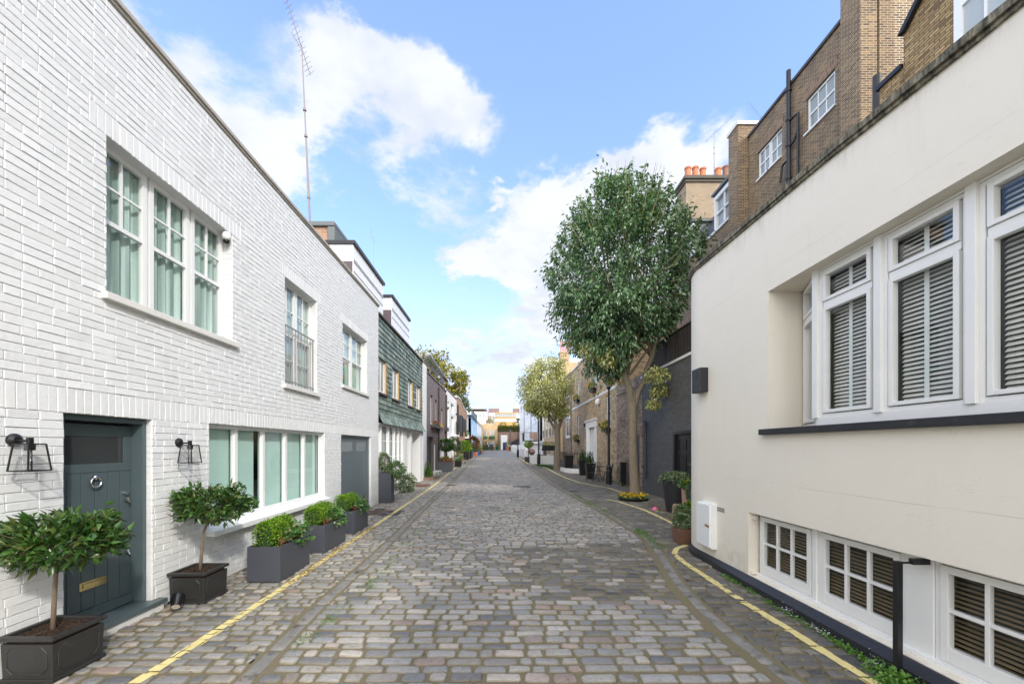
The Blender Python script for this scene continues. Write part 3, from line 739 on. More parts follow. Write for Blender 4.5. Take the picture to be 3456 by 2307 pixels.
def brick_rects():
    r = random.Random(4); rects = []
    def course(v, h, off, bands):
        x = U0-.3+off; k = 0
        while x < U1:
            l = .225 if not (r.random() < .10) else .1125
            for q in sub((max(x,U0), min(x+l,U1), v, v+h), OPS+bands): rects.append(q)
            x += l
    SOL = [(U0, U1, 2.155, 2.38)]; SOLU = [(3.75,5.93,4.90,5.125),(7.0,8.55,4.90,5.125),(9.6,11.7,4.90,5.125)]
    h1 = 2.155/29
    for k in range(29): course(k*h1, h1, .1125*(k % 2)+r.uniform(-.01,.01), [])
    h2 = (4.90-2.38)/34
    for k in range(34+19):
        v = 2.38+k*h2
        if v+h2 <= TOP+.03: course(v, h2, .1125*(k % 2)+r.uniform(-.01,.01), SOLU)
    for (a,b,c,d_) in SOL+SOLU:
        x = a
        while x < b-.01:
            w_ = .0745
            for q in sub((x, min(x+w_,b), c, d_), OPS): rects.append(q)
            x += w_
    return rects
rc = np.array(brick_rects()); n = len(rc); r_ = np.random.RandomState(2)
j = .0023
a, b, c, d_ = rc[:,0]+j*r_.uniform(.5,1.8,n), rc[:,1]-j*r_.uniform(.5,1.8,n), rc[:,2]+j*r_.uniform(.4,1.5,n), rc[:,3]-j*r_.uniform(.4,1.4,n)
outp = XW + r_.uniform(0, .0024, n); tz = r_.normal(.0011, .0012, n); ty = r_.normal(0, .0007, n)
def pt(u, v, x): return np.stack([x, u, v], 1)
bx = np.full(n, XW-.009); i_ = .004
def q4(e, xo):  # ring corners: (a,c) (b,c) (b,d) (a,d)
    return [pt(a+e, c+e, xo[0]), pt(b-e, c+e, xo[1]), pt(b-e, d_-e, xo[2]), pt(a+e, d_-e, xo[3])]
# lower edges stand proud, upper edges sink: the shadow lines under each brick
X4 = [outp+tz-ty, outp+tz+ty, outp-tz*.4+ty, outp-tz*.4-ty]
wn = lambda: r_.normal(0, .0018, n)
ring0 = q4(0, [bx]*4); ring1 = q4(.0, [x-.003 for x in X4]); ring2 = q4(i_, X4)
for rg in (ring1, ring2):
    pass
jx = [wn() for _ in range(4)]
for k in range(4):
    ring1[k][:,2] += jx[k]; ring2[k][:,2] += jx[k]; ring0[k][:,2] += jx[k]
V = np.stack(ring0+ring1+ring2, 1).reshape(-1,3); o = (np.arange(n)*12)[:,None]; fs = []
for k in range(4):
    k2 = (k+1) % 4
    fs.append(o+np.array([[k,k2,4+k2,4+k]])); fs.append(o+np.array([[4+k,4+k2,8+k2,8+k]]))
fs.append(o+np.array([[8,9,10,11]]))
bo = meshobj('brickwork', V, [np.concatenate(fs)], WB, H1, smooth=False)
# reveals get their own coursing lines
for (a_,b_,c_,e_,dp) in OPS:
    mb = MB(); z = c_
    while z < e_-.05:
        mb.box(XW-dp+.005, XW-.012, b_-.004, b_+.02, z+.004, z+.070); mb.box(XW-dp+.005, XW-.012, a_-.02, a_+.004, z+.004, z+.070); z += .0745
    mb.build('reveal', WB, H1)
mb = MB(); mb.box(XW-.35, XW+.045, U0, U1+.0, TOP+.012, TOP+.062)
mb.box(XW-.33, XW+.022, U0, U1-.01, TOP-.02, TOP+.012)
mb.build('coping', paint('coping_stone', (.42,.39,.35), .75, .2, 4, .004, 30), H1, bevel=.006)
shell_house(H1, F, U0, U1, 0, TOP, 6.0, ROOFS, WHITEM)
# windows
def sill(parent, a, b, zt, th, out_=.06, mat=STONE):
    s = MB(); s.box(XW-.16, XW+out_, a, b, zt-th, zt); return s.build('sill', mat, parent, bevel=.006)
for i in range(3):
    a_ = 3.92+i*.6117; win(H1, F, a_+.015, a_+.5967, 3.36, 4.90, w=-.13, cols=2, rows=2, upper=(1,1), pane=GLT, curtain=SHEER, fw=.055)
sill(H1, 3.86, 5.84, 3.36, .07)
mb = MB(); mb.box(XW-.178, XW-.15, 3.92, 5.755, 3.36, 3.40); mb.build('window_frame', WHITE, H1)
for i in range(2):
    a_ = 7.156+i*.622; win(H1, F, a_+.01, a_+.612, 2.98, 4.90, w=-.13, cols=2, rows=2, upper=(1,2), pane=GLT, curtain=SHEER, fw=.05)
sill(H1, 7.08, 8.48, 2.98, .075)
for i in range(2):
    a_ = 9.775+i*.8875; wdw = win(H1, F, a_+.01, a_+.8775, 3.37, 4.89, w=-.13, cols=2, rows=2, upper=(1,1), pane=GLT, curtain=SHEER, fw=.055)
    if i == 0:
        for k, (cc, z0, z1) in enumerate([((.62,.22,.45),3.95,4.08),((.10,.45,.50),3.72,3.94),((.55,.25,.08),3.60,3.71),((.08,.22,.2),3.47,3.59)]):
            q = MB(); q.fbox(F, a_+.16, a_+.55, z0, z1, -.185, -.18); q.build('coloured_paper', paint('paper_%d' % k, cc, .7, .35, 9), wdw)
sill(H1, 9.70, 11.63, 3.37, .07)
# ground-floor window: five lights
W5 = MB(); a0, a1, z0, z1, wq = 5.296, 8.765, .79, 2.165, -.10
for i in range(6):
    u = a0+(a1-a0)*i/5; hw = .035 if 0 < i < 5 else .03
    u = min(max(u, a0+hw), a1-hw); W5.fbox(F, u-hw, u+hw, z0, z1, wq-.06, wq)
W5.fbox(F, a0, a1, z1-.055, z1, wq-.061, wq+.001); W5.fbox(F, a0, a1, z0, z0+.06, wq-.061, wq+.001)
for i in range(5):
    u = a0+(a1-a0)*i/5; v = u+(a1-a0)/5
    W5.fbox(F, u+.035, u+.06, z0+.06, z1-.055, wq-.05, wq-.02); W5.fbox(F, v-.06, v-.035, z0+.06, z1-.055, wq-.05, wq-.02)
w5 = W5.build('window', WHITE, H1, bevel=.003)
for i in range(5):
    u = a0+(a1-a0)*i/5; v = u+(a1-a0)/5
    p = MB(); p.quad(F(u+.05,z0+.05,wq-.035),F(v-.05,z0+.05,wq-.035),F(v-.05,z1-.05,wq-.035),F(u+.05,z1-.05,wq-.035)); p.build('pane', GLT, w5)
    c1 = v-.02 if i != 1 else v-.12
    q = MB(); q.fbox(F, u+.02, c1, z0, z1, wq-.115, wq-.10); q.build('blind', TEALC, w5)
q = MB(); q.fbox(F, a0, a1, z0, z1, wq-.62, wq-.60); q.build('room_shade_sheet', paint('room_dark', (.03,.05,.05), .8), w5)  # dark sheet painted in for the unlit room behind the blinds
s = MB(); s.hexa([(XW-.16,5.24,.70),(XW+.115,5.24,.67),(XW+.115,8.83,.67),(XW-.16,8.83,.70)], [(XW-.16,5.24,.80),(XW+.115,5.24,.745),(XW+.115,8.83,.745),(XW-.16,8.83,.80)])
s.build('sill', WHITE, H1, bevel=.006)
# front door
D = MB(); wd = -.18
D.fbox(F, 3.545, 3.59, .16, 2.15, -.235, -.055); D.fbox(F, 4.375, 4.42, .16, 2.15, -.235, -.055); D.fbox(F, 3.59, 4.375, 2.10, 2.15, -.235, -.055)
df = D.build('door_frame', DOORG, H1, bevel=.004)
D = MB(); a_, b_ = 3.592, 4.373; z_ = .17
D.fbox(F, a_, b_, z_, 2.075, wd-.045, wd-.012)
D.fbox(F, a_, b_, 1.60, 1.685, wd-.012, wd); D.fbox(F, a_, b_, 1.96, 2.075, wd-.012, wd); D.fbox(F, a_, a_+.075, 1.685, 1.96, wd-.012, wd); D.fbox(F, b_-.09, b_, 1.685, 1.96, wd-.012, wd)
pw = (b_-a_)/6
for i in range(6): D.fbox(F, a_+i*pw+.003, a_+(i+1)*pw-.003, z_+.10, 1.597, wd-.012, wd-.003)
D.fbox(F, a_, b_, z_, z_+.095, wd-.012, wd+.012)
dr = D.build('door', DOORG, H1, bevel=.002)
p = MB(); p.fbox(F, a_+.075, b_-.09, 1.685, 1.96, wd-.011, wd-.006); p.build('pane', GREYPANE, dr)
kx, ky, kz = XW+wd, (a_+b_)/2-.01, 1.50
t_ = MB(); t_.tube([(kx+.022, ky+.05*math.cos(q), kz+.05*math.sin(q)) for q in [i*math.pi/12 for i in range(25)]], .009, 8); t_.tube([(kx-.004,ky,kz+.05),(kx+.03,ky,kz+.05)], .02, 12)
t_.build('knocker', CHROME, dr, smooth=True)
for zz_ in (1.36, .80):
    l_ = MB(); l_.tube([(kx-.004,b_-.07,zz_),(kx+.02,b_-.07,zz_)], .024, 14); l_.fbox(F, b_-.085, b_-.055, zz_-.085, zz_-.045, wd, wd+.03); l_.tube([(kx+.025,b_-.07,zz_-.05),(kx+.045,b_-.07,zz_-.10)], .011, 8)
    l_.build('lock', CHROME, dr)
l_ = MB(); l_.fbox(F, 3.83, 4.10, .46, .545, wd-.004, wd+.005); l_.fbox(F, 3.86, 4.07, .48, .525, wd+.005, wd+.012); l_.build('letter_plate', BRASS, dr, bevel=.003)
s = MB(); s.fbox(F, 3.46, 4.52, .115, .158, -.235, .10); s.build('threshold', DOORG, H1, bevel=.004)
s = MB(); s.fbox(F, 3.48, 4.50, .0, .113, -.15, .075); s.build('doorstep', WB, H1, bevel=.008)
# garage door
D = MB(); D.fbox(F, 9.67, 11.9, g(10)-.02, 2.155, -.12, -.09)
D.fbox(F, 9.67, 9.75, .05, 2.155, -.09, -.06); D.fbox(F, 11.82, 11.9, .05, 2.155, -.09, -.06); D.fbox(F, 9.75, 11.82, 2.09, 2.155, -.09, -.06)
D.fbox(F, 10.765, 10.775, .05, 2.09, -.09, -.0885)
gd = D.build('garage_door', GARG, H1, bevel=.003)
for a_, b_ in ((9.93, 10.62), (10.93, 11.60)):
    p = MB(); p.fbox(F, a_, b_, 1.74, 1.98, -.09, -.086); p.build('pane', PALEPANE, gd)
# juliet balcony rail
J = MB()
for z in (4.08, 3.07): J.box(XW-.075, XW-.055, 7.16, 8.395, z-.012, z+.012)
for i in range(11):
    y = 7.19+i*(8.36-7.19)/10; J.tube([(XW-.065,y,3.0),(XW-.065,y,4.08)], .0085, 6)
J.build('juliet_rail', GREYM, H1)
# security camera
cm = thing('security_camera', 'small white dome camera under the head of the triple upstairs window', 'camera', (XW-.05, 5.66, 4.78))
b_ = MB(); b_.lathe(XW-.03, 5.67, [(.02,4.895),(.055,4.88),(.058,4.82),(.045,4.78)], 16); b_.build('housing', WHITE, cm, smooth=True)
b_ = MB(); b_.lathe(XW-.03, 5.67, [(.042,4.782),(.036,4.755),(.02,4.735),(0,4.73)], 16); b_.build('lens', BLACK, cm, smooth=True)
# lanterns
def wall_lantern(y, label):
    t = thing('wall_lantern', label, 'lantern', (XW, y, 1.9), 'tapered glass lanterns either side of the front door')
    yc = y; x0 = XW
    m_ = MB(); m_.tube([(x0,y+.02,1.905),(x0+.018,y+.02,1.905),(x0+.035,y+.02,1.905)], [.055,.052,.03], 20); m_.build('backplate', BLACK, t, smooth=False)
    m_ = MB(); m_.tube([(x0+.02,y+.02,1.90),(x0+.155,yc-.005,1.90)], .010, 8); m_.box(x0+.14,x0+.17,yc-.018,yc+.012,1.875,1.925); m_.build('arm', BLACK, t)
    cx, cy = x0+.155, yc-.003; zt, zb, ht, hb = 1.875, 1.665, .060, .080
    def ring(z, h): return [(cx-h,cy-h,z),(cx+h,cy-h,z),(cx+h,cy+h,z),(cx-h,cy+h,z)]
    T, B = ring(zt, ht), ring(zb, hb); m_ = MB()
    for k in range(4):
        m_.tube([T[k], B[k]], .0062, 4); m_.tube([T[k], T[(k+1)%4]], .0066, 4); m_.tube([B[k], B[(k+1)%4]], .0066, 4)
    m_.box(cx-.022,cx+.022,cy-.022,cy+.022,zt-.05,zt+.004)
    m_.build('frame', BLACK, t)
    m_ = MB()
    for k in range(4): m_.quad(T[k], T[(k+1)%4], B[(k+1)%4], B[k])
    m_.build('glass', GLC, t)
    m_ = MB(); m_.lathe(cx, cy, [(.012,zt-.05),(.014,zt-.07),(.012,zt-.13),(0,zt-.145)], 10); m_.build('bulb', GLC, t, smooth=True)
wall_lantern(3.15, 'black tapered glass lantern left of the front door')
wall_lantern(4.77, 'black tapered glass lantern between the front door and ground-floor window')

# rooftop things on the white house
t = thing('brick_chimney', 'low orange brick stack with grey lead-clad side rising behind the parapet', 'chimney', (-5.2, 11.4, 6.1))
m_ = MB(); m_.box(-5.35, -4.75, 11.0, 12.6, 6.05, 7.93); m_.build('stack', ORANGEB, t)
m_ = MB(); m_.box(-4.748, -4.55, 10.95, 12.6, 6.05, 7.9); m_.box(-5.4, -4.55, 10.93, 12.65, 7.9, 8.03); m_.build('lead_cladding', LEADR, t, bevel=.02)
def dormer_box(x1, y0, y1, z0, z1, label):
    t = thing('roof_dormer', label, 'dormer', (x1, y0, z0))
    m_ = MB(); m_.box(x1-1.5, x1, y0, y1, z0, z1-.09); m_.build('cladding', WHITE, t)
    m_ = MB(); m_.box(x1-1.55, x1+.06, y0-.05, y1+.05, z1-.09, z1); m_.build('roof_edge', BLACK, t)
    m_ = MB(); m_.box(x1-.55, x1-.02, y0-.012, y0, z0, z1-.55); m_.build('side_panel', paint('plum_render', (.10,.075,.085), .7), t)
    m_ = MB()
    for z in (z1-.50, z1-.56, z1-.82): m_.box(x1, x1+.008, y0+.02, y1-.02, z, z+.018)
    m_.build('painted_shadow_gap', BLACK, t)  # raised black strips paint the shade of joints in the cladding
    return t
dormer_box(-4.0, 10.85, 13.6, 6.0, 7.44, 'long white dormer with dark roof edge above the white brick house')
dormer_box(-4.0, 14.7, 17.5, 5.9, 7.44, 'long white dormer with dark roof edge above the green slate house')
def aerial(base, top, label, boom, n=16, el=.2, mat=GREYM, r=.022):
    t = thing('tv_aerial', label, 'aerial', base)
    b, tp = Vector(base), Vector(top); m_ = MB()
    m_.tube([b, b.lerp(tp,.35), b.lerp(tp,.62), tp], [r*1.7, r*1.7, r*1.1, r*.8], 8)
    for q in (.17,.30,.58,.70): m_.tube([b.lerp(tp,q), b.lerp(tp,q+.01)], r*2.6, 6)
    m_.build('mast', mat, t)
    c = b.lerp(tp, .985); d_ = Vector(boom); m_ = MB(); m_.tube([c-d_*.42, c+d_*.95], r*.55, 6)
    side = Vector((d_.y, -d_.x, 0)); side = side.normalized() if side.length > .01 else Vector((1,0,0))
    for i in range(n):
        p = c-d_*.40+d_*1.33*i/(n-1); m_.tube([p-side*el*(1-.4*i/n), p+side*el*(1-.4*i/n)], r*.22, 4)
    m_.tube([c-d_*.05-side*.0, c+d_*.25+Vector((-.15,0,.0))], r*.5, 5)
    m_.build('antenna', mat, t)
    return t
aerial((-5.22, 11.05, 6.9), (-5.50, 11.05, 12.95), 'tall TV aerial mast on the white house roof', (-.30,-.55,1.25), 18, .17, paint('mast_grey', (.24,.21,.22), .6), .018)
aerial((-6.0, 19, 6), (-6.05, 19, 11.8), 'small distant TV aerial above the green slate house', (-.12,-.1,.45), 9, .12, GREYM, .011)

# ================================================================ green slate house
H2 = thing('slate_hung_house', 'mews house hung with green slates above white timber bays', 'house', (XW, 16.3, .1))
wops = [(12.72,13.62,3.6,4.73),(14.3,15.3,3.6,4.73),(16.75,17.7,3.6,4.73),(18.4,19.35,3.6,4.73)]
mb = MB(); F2 = FL(XW-.05); wall_grid(mb, F2, 12.63, 19.85, 2.62, 6.0, [(*o, .12) for o in wops], w=0)
mb.build('wall', paint('dark_backing', (.05,.06,.055), .8), H2)
tiles = []; r = random.Random(3); z = 2.62; k = 0
V = []; Fq = []
while z < 6.05:
    h = .165; y = 12.63 - (.12 if k % 2 else 0)
    while y < 19.85:
        l = r.choice([.2,.24,.28,.22]); rr_ = (max(y,12.635), min(y+l,19.845), z, z+h)
        for (a_,b_,c_,e_) in sub(rr_, wops):
            if z > 5.7: pass
            fl = .16*max(0, (2.62+.35-z)/.35)**1.5 if z < 2.97 else 0
            o_ = XW-.018+r.uniform(0,.012)+fl; t1 = fl*.55 if fl else 0
            i0 = len(V); V += [(o_,a_+.004,c_-.012),(o_+r.uniform(-.004,.004),b_-.004,c_-.012),(XW-.042+t1,b_-.004,e_+.01),(XW-.042+t1,a_+.004,e_+.01),(o_-.03,a_+.004,c_-.012),(o_-.03,b_-.004,c_-.012)]
            Fq += [(i0,i0+1,i0+2,i0+3),(i0,i0+4,i0+5,i0+1)]
        y += l
    z += h; k += 1
mb = MB(); mb.v = V; mb.f = Fq; mb.build('slate_hanging', SLATE, H2)
mb = MB(); mb.box(XW-.3, XW+.04, 12.63, 19.85, 6.06, 6.12); mb.build('coping', paint('brown_coping', (.10,.075,.065), .7), H2)
shell_house(H2, F, 12.64, 19.85, 0, 6.2, 6.0, ROOFS, WHITEM)
OAK = paint('pale_oak', (.52,.34,.16), .6, .15, 10)
for (a_,b_,c_,e_) in wops:
    o = win(H2, F2, a_+.03, b_-.05, c_+.03, e_-.02, w=-.03, cols=2, rows=1, kind='plain', pane=PALEPANE, fw=.05, upper=None)
    m_ = MB(); m_.fbox(F2, b_-.05, b_, c_, e_, -.12, .02); m_.build('reveal_board', OAK, o)
    m_ = MB(); m_.fbox(F2, a_-.04, b_+.04, c_-.06, c_, -.1, .09); m_.build('sill', paint('brown_sill', (.07,.05,.045), .6), o)
# ground floor of the slate house: white fins, glazing and boarded doors
m_ = MB(); m_.box(XW-.85, XW-.8, 12.66, 19.83, .05, 2.6); m_.box(XW-.8, XW-.02, 19.3, 19.83, .1, 2.58); m_.box(XW-.8, XW-.05, 12.66, 12.74, .05, 2.58)
m_.box(XW-.8,XW-.02,12.66,19.83,2.55,2.63); m_.build('recess_wall', WHITEM, H2)
m_ = MB(); m_.box(XW-.55, XW-.04, 13.25, 16.2, .0, .52); m_.build('low_wall', WHITEM, H2)
for i, y in enumerate([13.0, 13.9, 14.7, 15.3, 15.9]):
    m_ = MB(); m_.hexa([(XW-.13,y,.45),(XW-.03,y+.02,.45),(XW-.03,y+.08,.45),(XW-.13,y+.06,.45)],[(XW-.13,y,2.55),(XW-.03,y+.02,2.55),(XW-.03,y+.08,2.55),(XW-.13,y+.06,2.55)]); m_.build('fin', WHITE, H2)
m_ = MB(); m_.box(XW-.17, XW-.15, 12.8, 16.2, .5, 2.55)
mm = MB()
for z in (.95, 1.5, 2.05): mm.box(XW-.155, XW-.135, 12.8, 16.2, z, z+.03)
wq_ = mm.build('window', WHITE, H2); m_.build('pane', PALEPANE, wq_)
for (a_, b_) in ((16.4, 17.3), (17.5, 18.1)):
    m_ = MB(); k = 0; y = a_
    while y < b_-.05: m_.hexa([(XW-.3,y,.12),(XW-.08-.12*(y-a_),y,.12),(XW-.08-.12*(y-a_),y+.11,.12),(XW-.3,y+.11,.12)], [(XW-.3,y,2.5),(XW-.08-.12*(y-a_),y,2.5),(XW-.08-.12*(y-a_),y+.11,2.5),(XW-.3,y+.11,2.5)]); y += .125
    m_.build('boarded_door', WHITE, H2)
m_ = MB(); m_.box(XW-.5, XW-.42, 18.3, 19.1, .15, 2.3); m_.build('door', paint('grey_blue_ribbed_door', (.22,.24,.26), .5), H2)
# white party wall
m_ = MB(); m_.box(XW-.5, XW+.0, 19.87, 20.83, .1, 6.05); o = m_.build('party_wall', WHITEM); tag(o, 'tall white party wall between green slate and mauve houses', 'wall')

# ================================================================ mauve house
H3 = thing('mauve_brick_house', 'mauve-grey painted brick mews house with tall black garage doors', 'house', (XW, 24.5, .3))
ops = [(20.95,23.1,0,2.42,.25),(24.9,27.2,.75,2.35,.12),(22.0,22.75,3.15,4.75,.22),(23.55,24.25,3.15,4.65,.22),(25.95,26.75,3.15,4.35,.22),(25.0,25.3,4.3,4.7,.1)]
m_ = MB(); wall_grid(m_, FL(XW), 20.84, 28.25, 0, 5.75, ops); m_.build('wall', MAUVEB, H3)
shell_house(H3, FL(XW), 20.85, 28.24, 0, 5.75, 6, ROOFS, MAUVEB)
m_ = MB(); m_.box(XW-.3, XW+.05, 20.84, 28.25, 5.75, 5.83); m_.build('coping', paint('grey_coping', (.16,.14,.14), .7), H3)
for (a_,b_,c_,e_,dp) in ops[2:5]: win(H3, FL(XW), a_+.02, b_-.02, c_+.02, e_-.02, w=-.1, cols=1, rows=1, pane=PALEPANE, fw=.08, sill=(.06,.06,.04,WHITE))
m_ = MB(); m_.fbox(FL(XW), 25.0,25.3,4.3,4.7,-.1,-.05); m_.build('vent', BLACK, H3)
m_ = MB()
for i in range(5):
    y = 20.98+i*.42; m_.fbox(FL(XW), y, y+.40, .22, 2.42, -.2, -.16)
gd3 = m_.build('garage_door', paint('black_garage_door', (.028,.028,.032), .35, .2, 4), H3)
m_ = MB(); m_.fbox(FL(XW), 23.12,23.25, .3, 2.0, -.02, .04); m_.build('door_post', WHITE, H3)
win(H3, FL(XW), 24.92, 27.18, .77, 2.33, w=-.03, cols=5, rows=2, kind='plain', pane=PALEPANE, fw=.09, bar=.05)
for y in (24.55, 27.95): pipe(H3, 'drainpipe', paint('plum_pipe', (.07,.055,.055), .5), [(XW+.07,y,g(y)),(XW+.07,y,5.5)], .05, (.9,1.8,2.4,3.2,4.0,5.0))
m_ = MB(); m_.box(XW-.0,XW+.22,27.4,28.1,2.95,3.2); m_.build('hopper', paint('plum_pipe', (.07,.055,.055)), H3)
t = thing('window_box', 'plum window shelf of pink and yellow flowers on the mauve house', 'window box', (XW+.15, 23.4, 3.0))
m_ = MB(); m_.box(XW+.0, XW+.26, 22.1, 25.2, 2.95, 3.08)
for y in (22.3, 23.2, 24.1, 24.9): m_.tube([(XW,y,2.7),(XW+.24,y,2.94)], .02, 6)
m_.build('shelf', paint('plum_shelf', (.10,.08,.08), .6), t)
p, nm = shell((XW+.14, 22.7, 3.15), (.12,.5,.14), 300, 5); crown('foliage', IVY, t, p, nm, .06, .04, 5)
p, nm = shell((XW+.16, 22.8, 3.25), (.12,.5,.1), 160, 6); crown('flowers', RFLOW, t, p, nm, .05, .05, 6)
p, nm = shell((XW+.16, 24.8, 3.2), (.12,.25,.12), 120, 7); crown('flowers', YFLOW, t, p, nm, .05, .05, 7)
t = thing('glass_roof_canopy', 'sloping dark glass canopy on the mauve house roof', 'canopy', (XW-.1, 24.5, 5.8))
m_ = MB(); m_.hexa([(XW-.3,21.2,6.55),(XW+.12,21.2,6.75),(XW+.12,28.6,6.55),(XW-.3,28.6,6.35)],[(XW-.3,21.2,6.58),(XW+.12,21.2,6.78),(XW+.12,28.6,6.58),(XW-.3,28.6,6.38)]); m_.build('glass_sheet', glass('canopy_glass', (.35,.4,.45), .15), t)
m_ = MB()
for y in (21.3, 23.2, 25.1, 27, 28.5): m_.tube([(XW-.25,y,5.8),(XW-.25,y,6.5),(XW+.1,y,6.68)], .02, 6)
m_.build('bracket', GREYM, t)

# ================================================================ white house further on
H4 = thing('white_rendered_house', 'smooth white rendered mews house with small railed balcony', 'house', (XW, 31.5, .5))
ops = [(29.2,29.9,3.4,5.2,.2),(31.0,33.0,4.6,5.3,.3),(31.0,33.0,2.9,4.3,.25),(31.2,32.8,.55,2.3,.2),(33.6,34.1,3.9,4.4,.15)]
m_ = MB(); wall_grid(m_, FL(XW), 28.26, 34.95, 0, 5.98, ops); m_.build('wall', WHITEM, H4)
shell_house(H4, FL(XW), 28.27, 34.94, 0, 5.98, 6, ROOFS, WHITEM)
m_ = MB(); m_.box(XW-.3, XW+.05, 28.26, 34.95, 5.98, 6.05); m_.build('coping', paint('grey_coping', (.16,.14,.14)), H4)
for (a_,b_,c_,e_,dp) in ops: win(H4, FL(XW), a_+.01, b_-.01, c_+.01, e_-.01, w=-.12, cols=2, rows=1, kind='plain', pane=PALEPANE, fw=.06)
m_ = MB(); m_.box(XW, XW+.42, 30.9, 33.2, 2.7, 2.85); bl = m_.build('balcony', WHITEM, H4)
m_ = MB()
for i in range(8): m_.tube([(XW+.38,31+i*.3,2.85),(XW+.38,31+i*.3,3.85)], .014, 5)
m_.tube([(XW+.38,30.95,3.85),(XW+.38,33.15,3.85)], .02, 5); m_.build('railing', BLACK, bl)
m_ = MB(); m_.box(XW, XW+.3, 28.4, 30.0, 2.4, 2.5); m_.build('door_hood', WHITEM, H4)
for y in (28.9, 34.3):
    m_ = MB(); m_.box(XW, XW+.1, y, y+.15, 4.6, 4.75); m_.build('wall_light', BLACK, H4)
# orange brick house
H5 = thing('orange_brick_house', 'orange brick mews house with curved gable and tall black shutters', 'house', (XW, 40, .7))
ops = [(36.2,37.1,3.3,4.8,.15),(38.6,39.6,2.9,4.9,.15),(41.5,42.6,3.4,4.8,.15),(36.5,37.6,.7,2.5,.15),(39.0,40.4,.7,2.5,.15),(43.2,44.3,3.4,4.7,.15),(43.0,44.4,.8,2.6,.15)]
m_ = MB(); wall_grid(m_, FL(XW), 34.97, 45.9, 0, 5.6, ops); m_.build('wall', ORANGEB, H5)
m_ = MB(); m_.fprism(FL(XW), [(34.97,5.605),(45.9,5.605),(45.9,5.75),(43.5,5.8),(40.5,6.0),(38.5,6.35),(36.8,6.4),(34.97,6.25)], -.3, -.001); gb = m_.build('gable', ORANGEB, H5)
m_ = MB(); cp_ = [(34.97,6.25),(36.8,6.4),(38.5,6.35),(40.5,6.0),(43.5,5.8),(45.9,5.75)]
for (a_,c_),(b_,e_) in zip(cp_[:-1],cp_[1:]): m_.hexa([(XW-.33,a_,c_),(XW+.05,a_,c_),(XW+.05,b_,e_),(XW-.33,b_,e_)],[(XW-.33,a_,c_+.08),(XW+.05,a_,c_+.08),(XW+.05,b_,e_+.08),(XW-.33,b_,e_+.08)])
m_.build('coping', WHITEM, H5)
shell_house(H5, FL(XW), 34.98, 45.88, 0, 5.6, 6, ROOFS, ORANGEB)
m_ = MB(); m_.box(XW-.9, XW-.35, 38.5, 45.5, 5.4, 6.55); m_.build('red_tiled_upstand', paint('red_tile', (.42,.12,.06), .8, .25, 5), H5)
for (a_,b_,c_,e_,dp) in ops:
    o = win(H5, FL(XW), a_+.01, b_-.01, c_+.01, e_-.01, w=-.06, cols=2, rows=2, pane=GREYPANE, fw=.07)
    if c_ > 2 and a_ < 42:
        m_ = MB(); m_.fbox(FL(XW), a_-.5, a_-.02, c_, e_, .0, .12); m_.fbox(FL(XW), b_+.02, b_+.5, c_, e_, .0, .12); m_.build('shutter', BLACK, o)
pipe(H5, 'drainpipe', BLACK, [(XW+.08,35.4,g(35.4)),(XW+.08,35.4,5.6)], .06)
t = thing('planted_balcony_box', 'small white balcony box of plants on the orange brick house', 'window box', (XW+.2, 43.7, 2.9))
m_ = MB(); m_.box(XW, XW+.35, 43.0, 44.5, 2.8, 2.95); m_.box(XW+.3,XW+.35,43.0,44.5,2.95,3.2); m_.build('box', WHITEM, t)
p, nm = shell((XW+.2, 43.7, 3.35), (.2,.6,.3), 300, 5); crown('foliage', IVY, t, p, nm, .1, .07, 5)
t = thing('wall_lamp', 'pair of black coach lamps on the orange brick house', 'lamp', (XW, 35.9, 2.3))
m_ = MB()
for y in (35.9, 38.0): m_.box(XW, XW+.2, y-.02, y+.02, 2.35, 2.4); m_.hexa([(XW+.12,y-.06,2.05),(XW+.24,y-.06,2.05),(XW+.24,y+.06,2.05),(XW+.12,y+.06,2.05)],[(XW+.08,y-.1,2.35),(XW+.28,y-.1,2.35),(XW+.28,y+.1,2.35),(XW+.08,y+.1,2.35)])
m_.build('lamp', BLACK, t)
# blue house (steps forward), then white and yellow ones
PB = paint('pale_blue_render', (.36,.56,.80), .6, .05, 2)
H6 = thing('pale_blue_house', 'pale blue rendered house standing forward of its neighbours', 'house', (-3.65, 53, .8))
FB = FL(-3.42)
ops = [(47.5,48.6,3.4,4.8,.15),(50.5,51.6,3.4,4.8,.15),(54,55.1,3.4,4.8,.15),(48,49.6,1,2.9,.15),(53,54.6,1,2.9,.15)]
m_ = MB(); wall_grid(m_, FB, 46.0, 57.5, 0, 5.5, ops); m_.quad((-3.42,46.0,0),(-3.42,46.0,5.5),(-9,46.0,5.5),(-9,46.0,0)); m_.build('wall', PB, H6)
shell_house(H6, FB, 46.01, 57.49, 0, 5.5, 6, ROOFS, PB)
m_ = MB(); m_.box(-9, -3.30, 45.9, 57.6, 5.5, 5.62); m_.box(-9,-3.34,45.95,57.55,5.25,5.32); m_.build('cornice', paint('dark_blue_cornice', (.12,.20,.28), .6), H6)
m_ = MB()
for i in range(30): y = 46.1+i*.39; m_.tube([(-3.4,y,5.62),(-3.4,y,6.3)], .018, 4)
m_.tube([(-3.4,46.1,6.3),(-3.4,57.4,6.3)], .03, 5); m_.tube([(-3.4,46.1,6.3),(-5.5,46.1,6.3)], .03, 5); m_.build('railing', paint('verdigris', (.10,.14,.15), .6), H6)
for (a_,b_,c_,e_,dp) in ops: win(H6, FB, a_+.01, b_-.01, c_+.01, e_-.01, w=-.05, cols=2, rows=2, pane=GREYPANE, fw=.08)
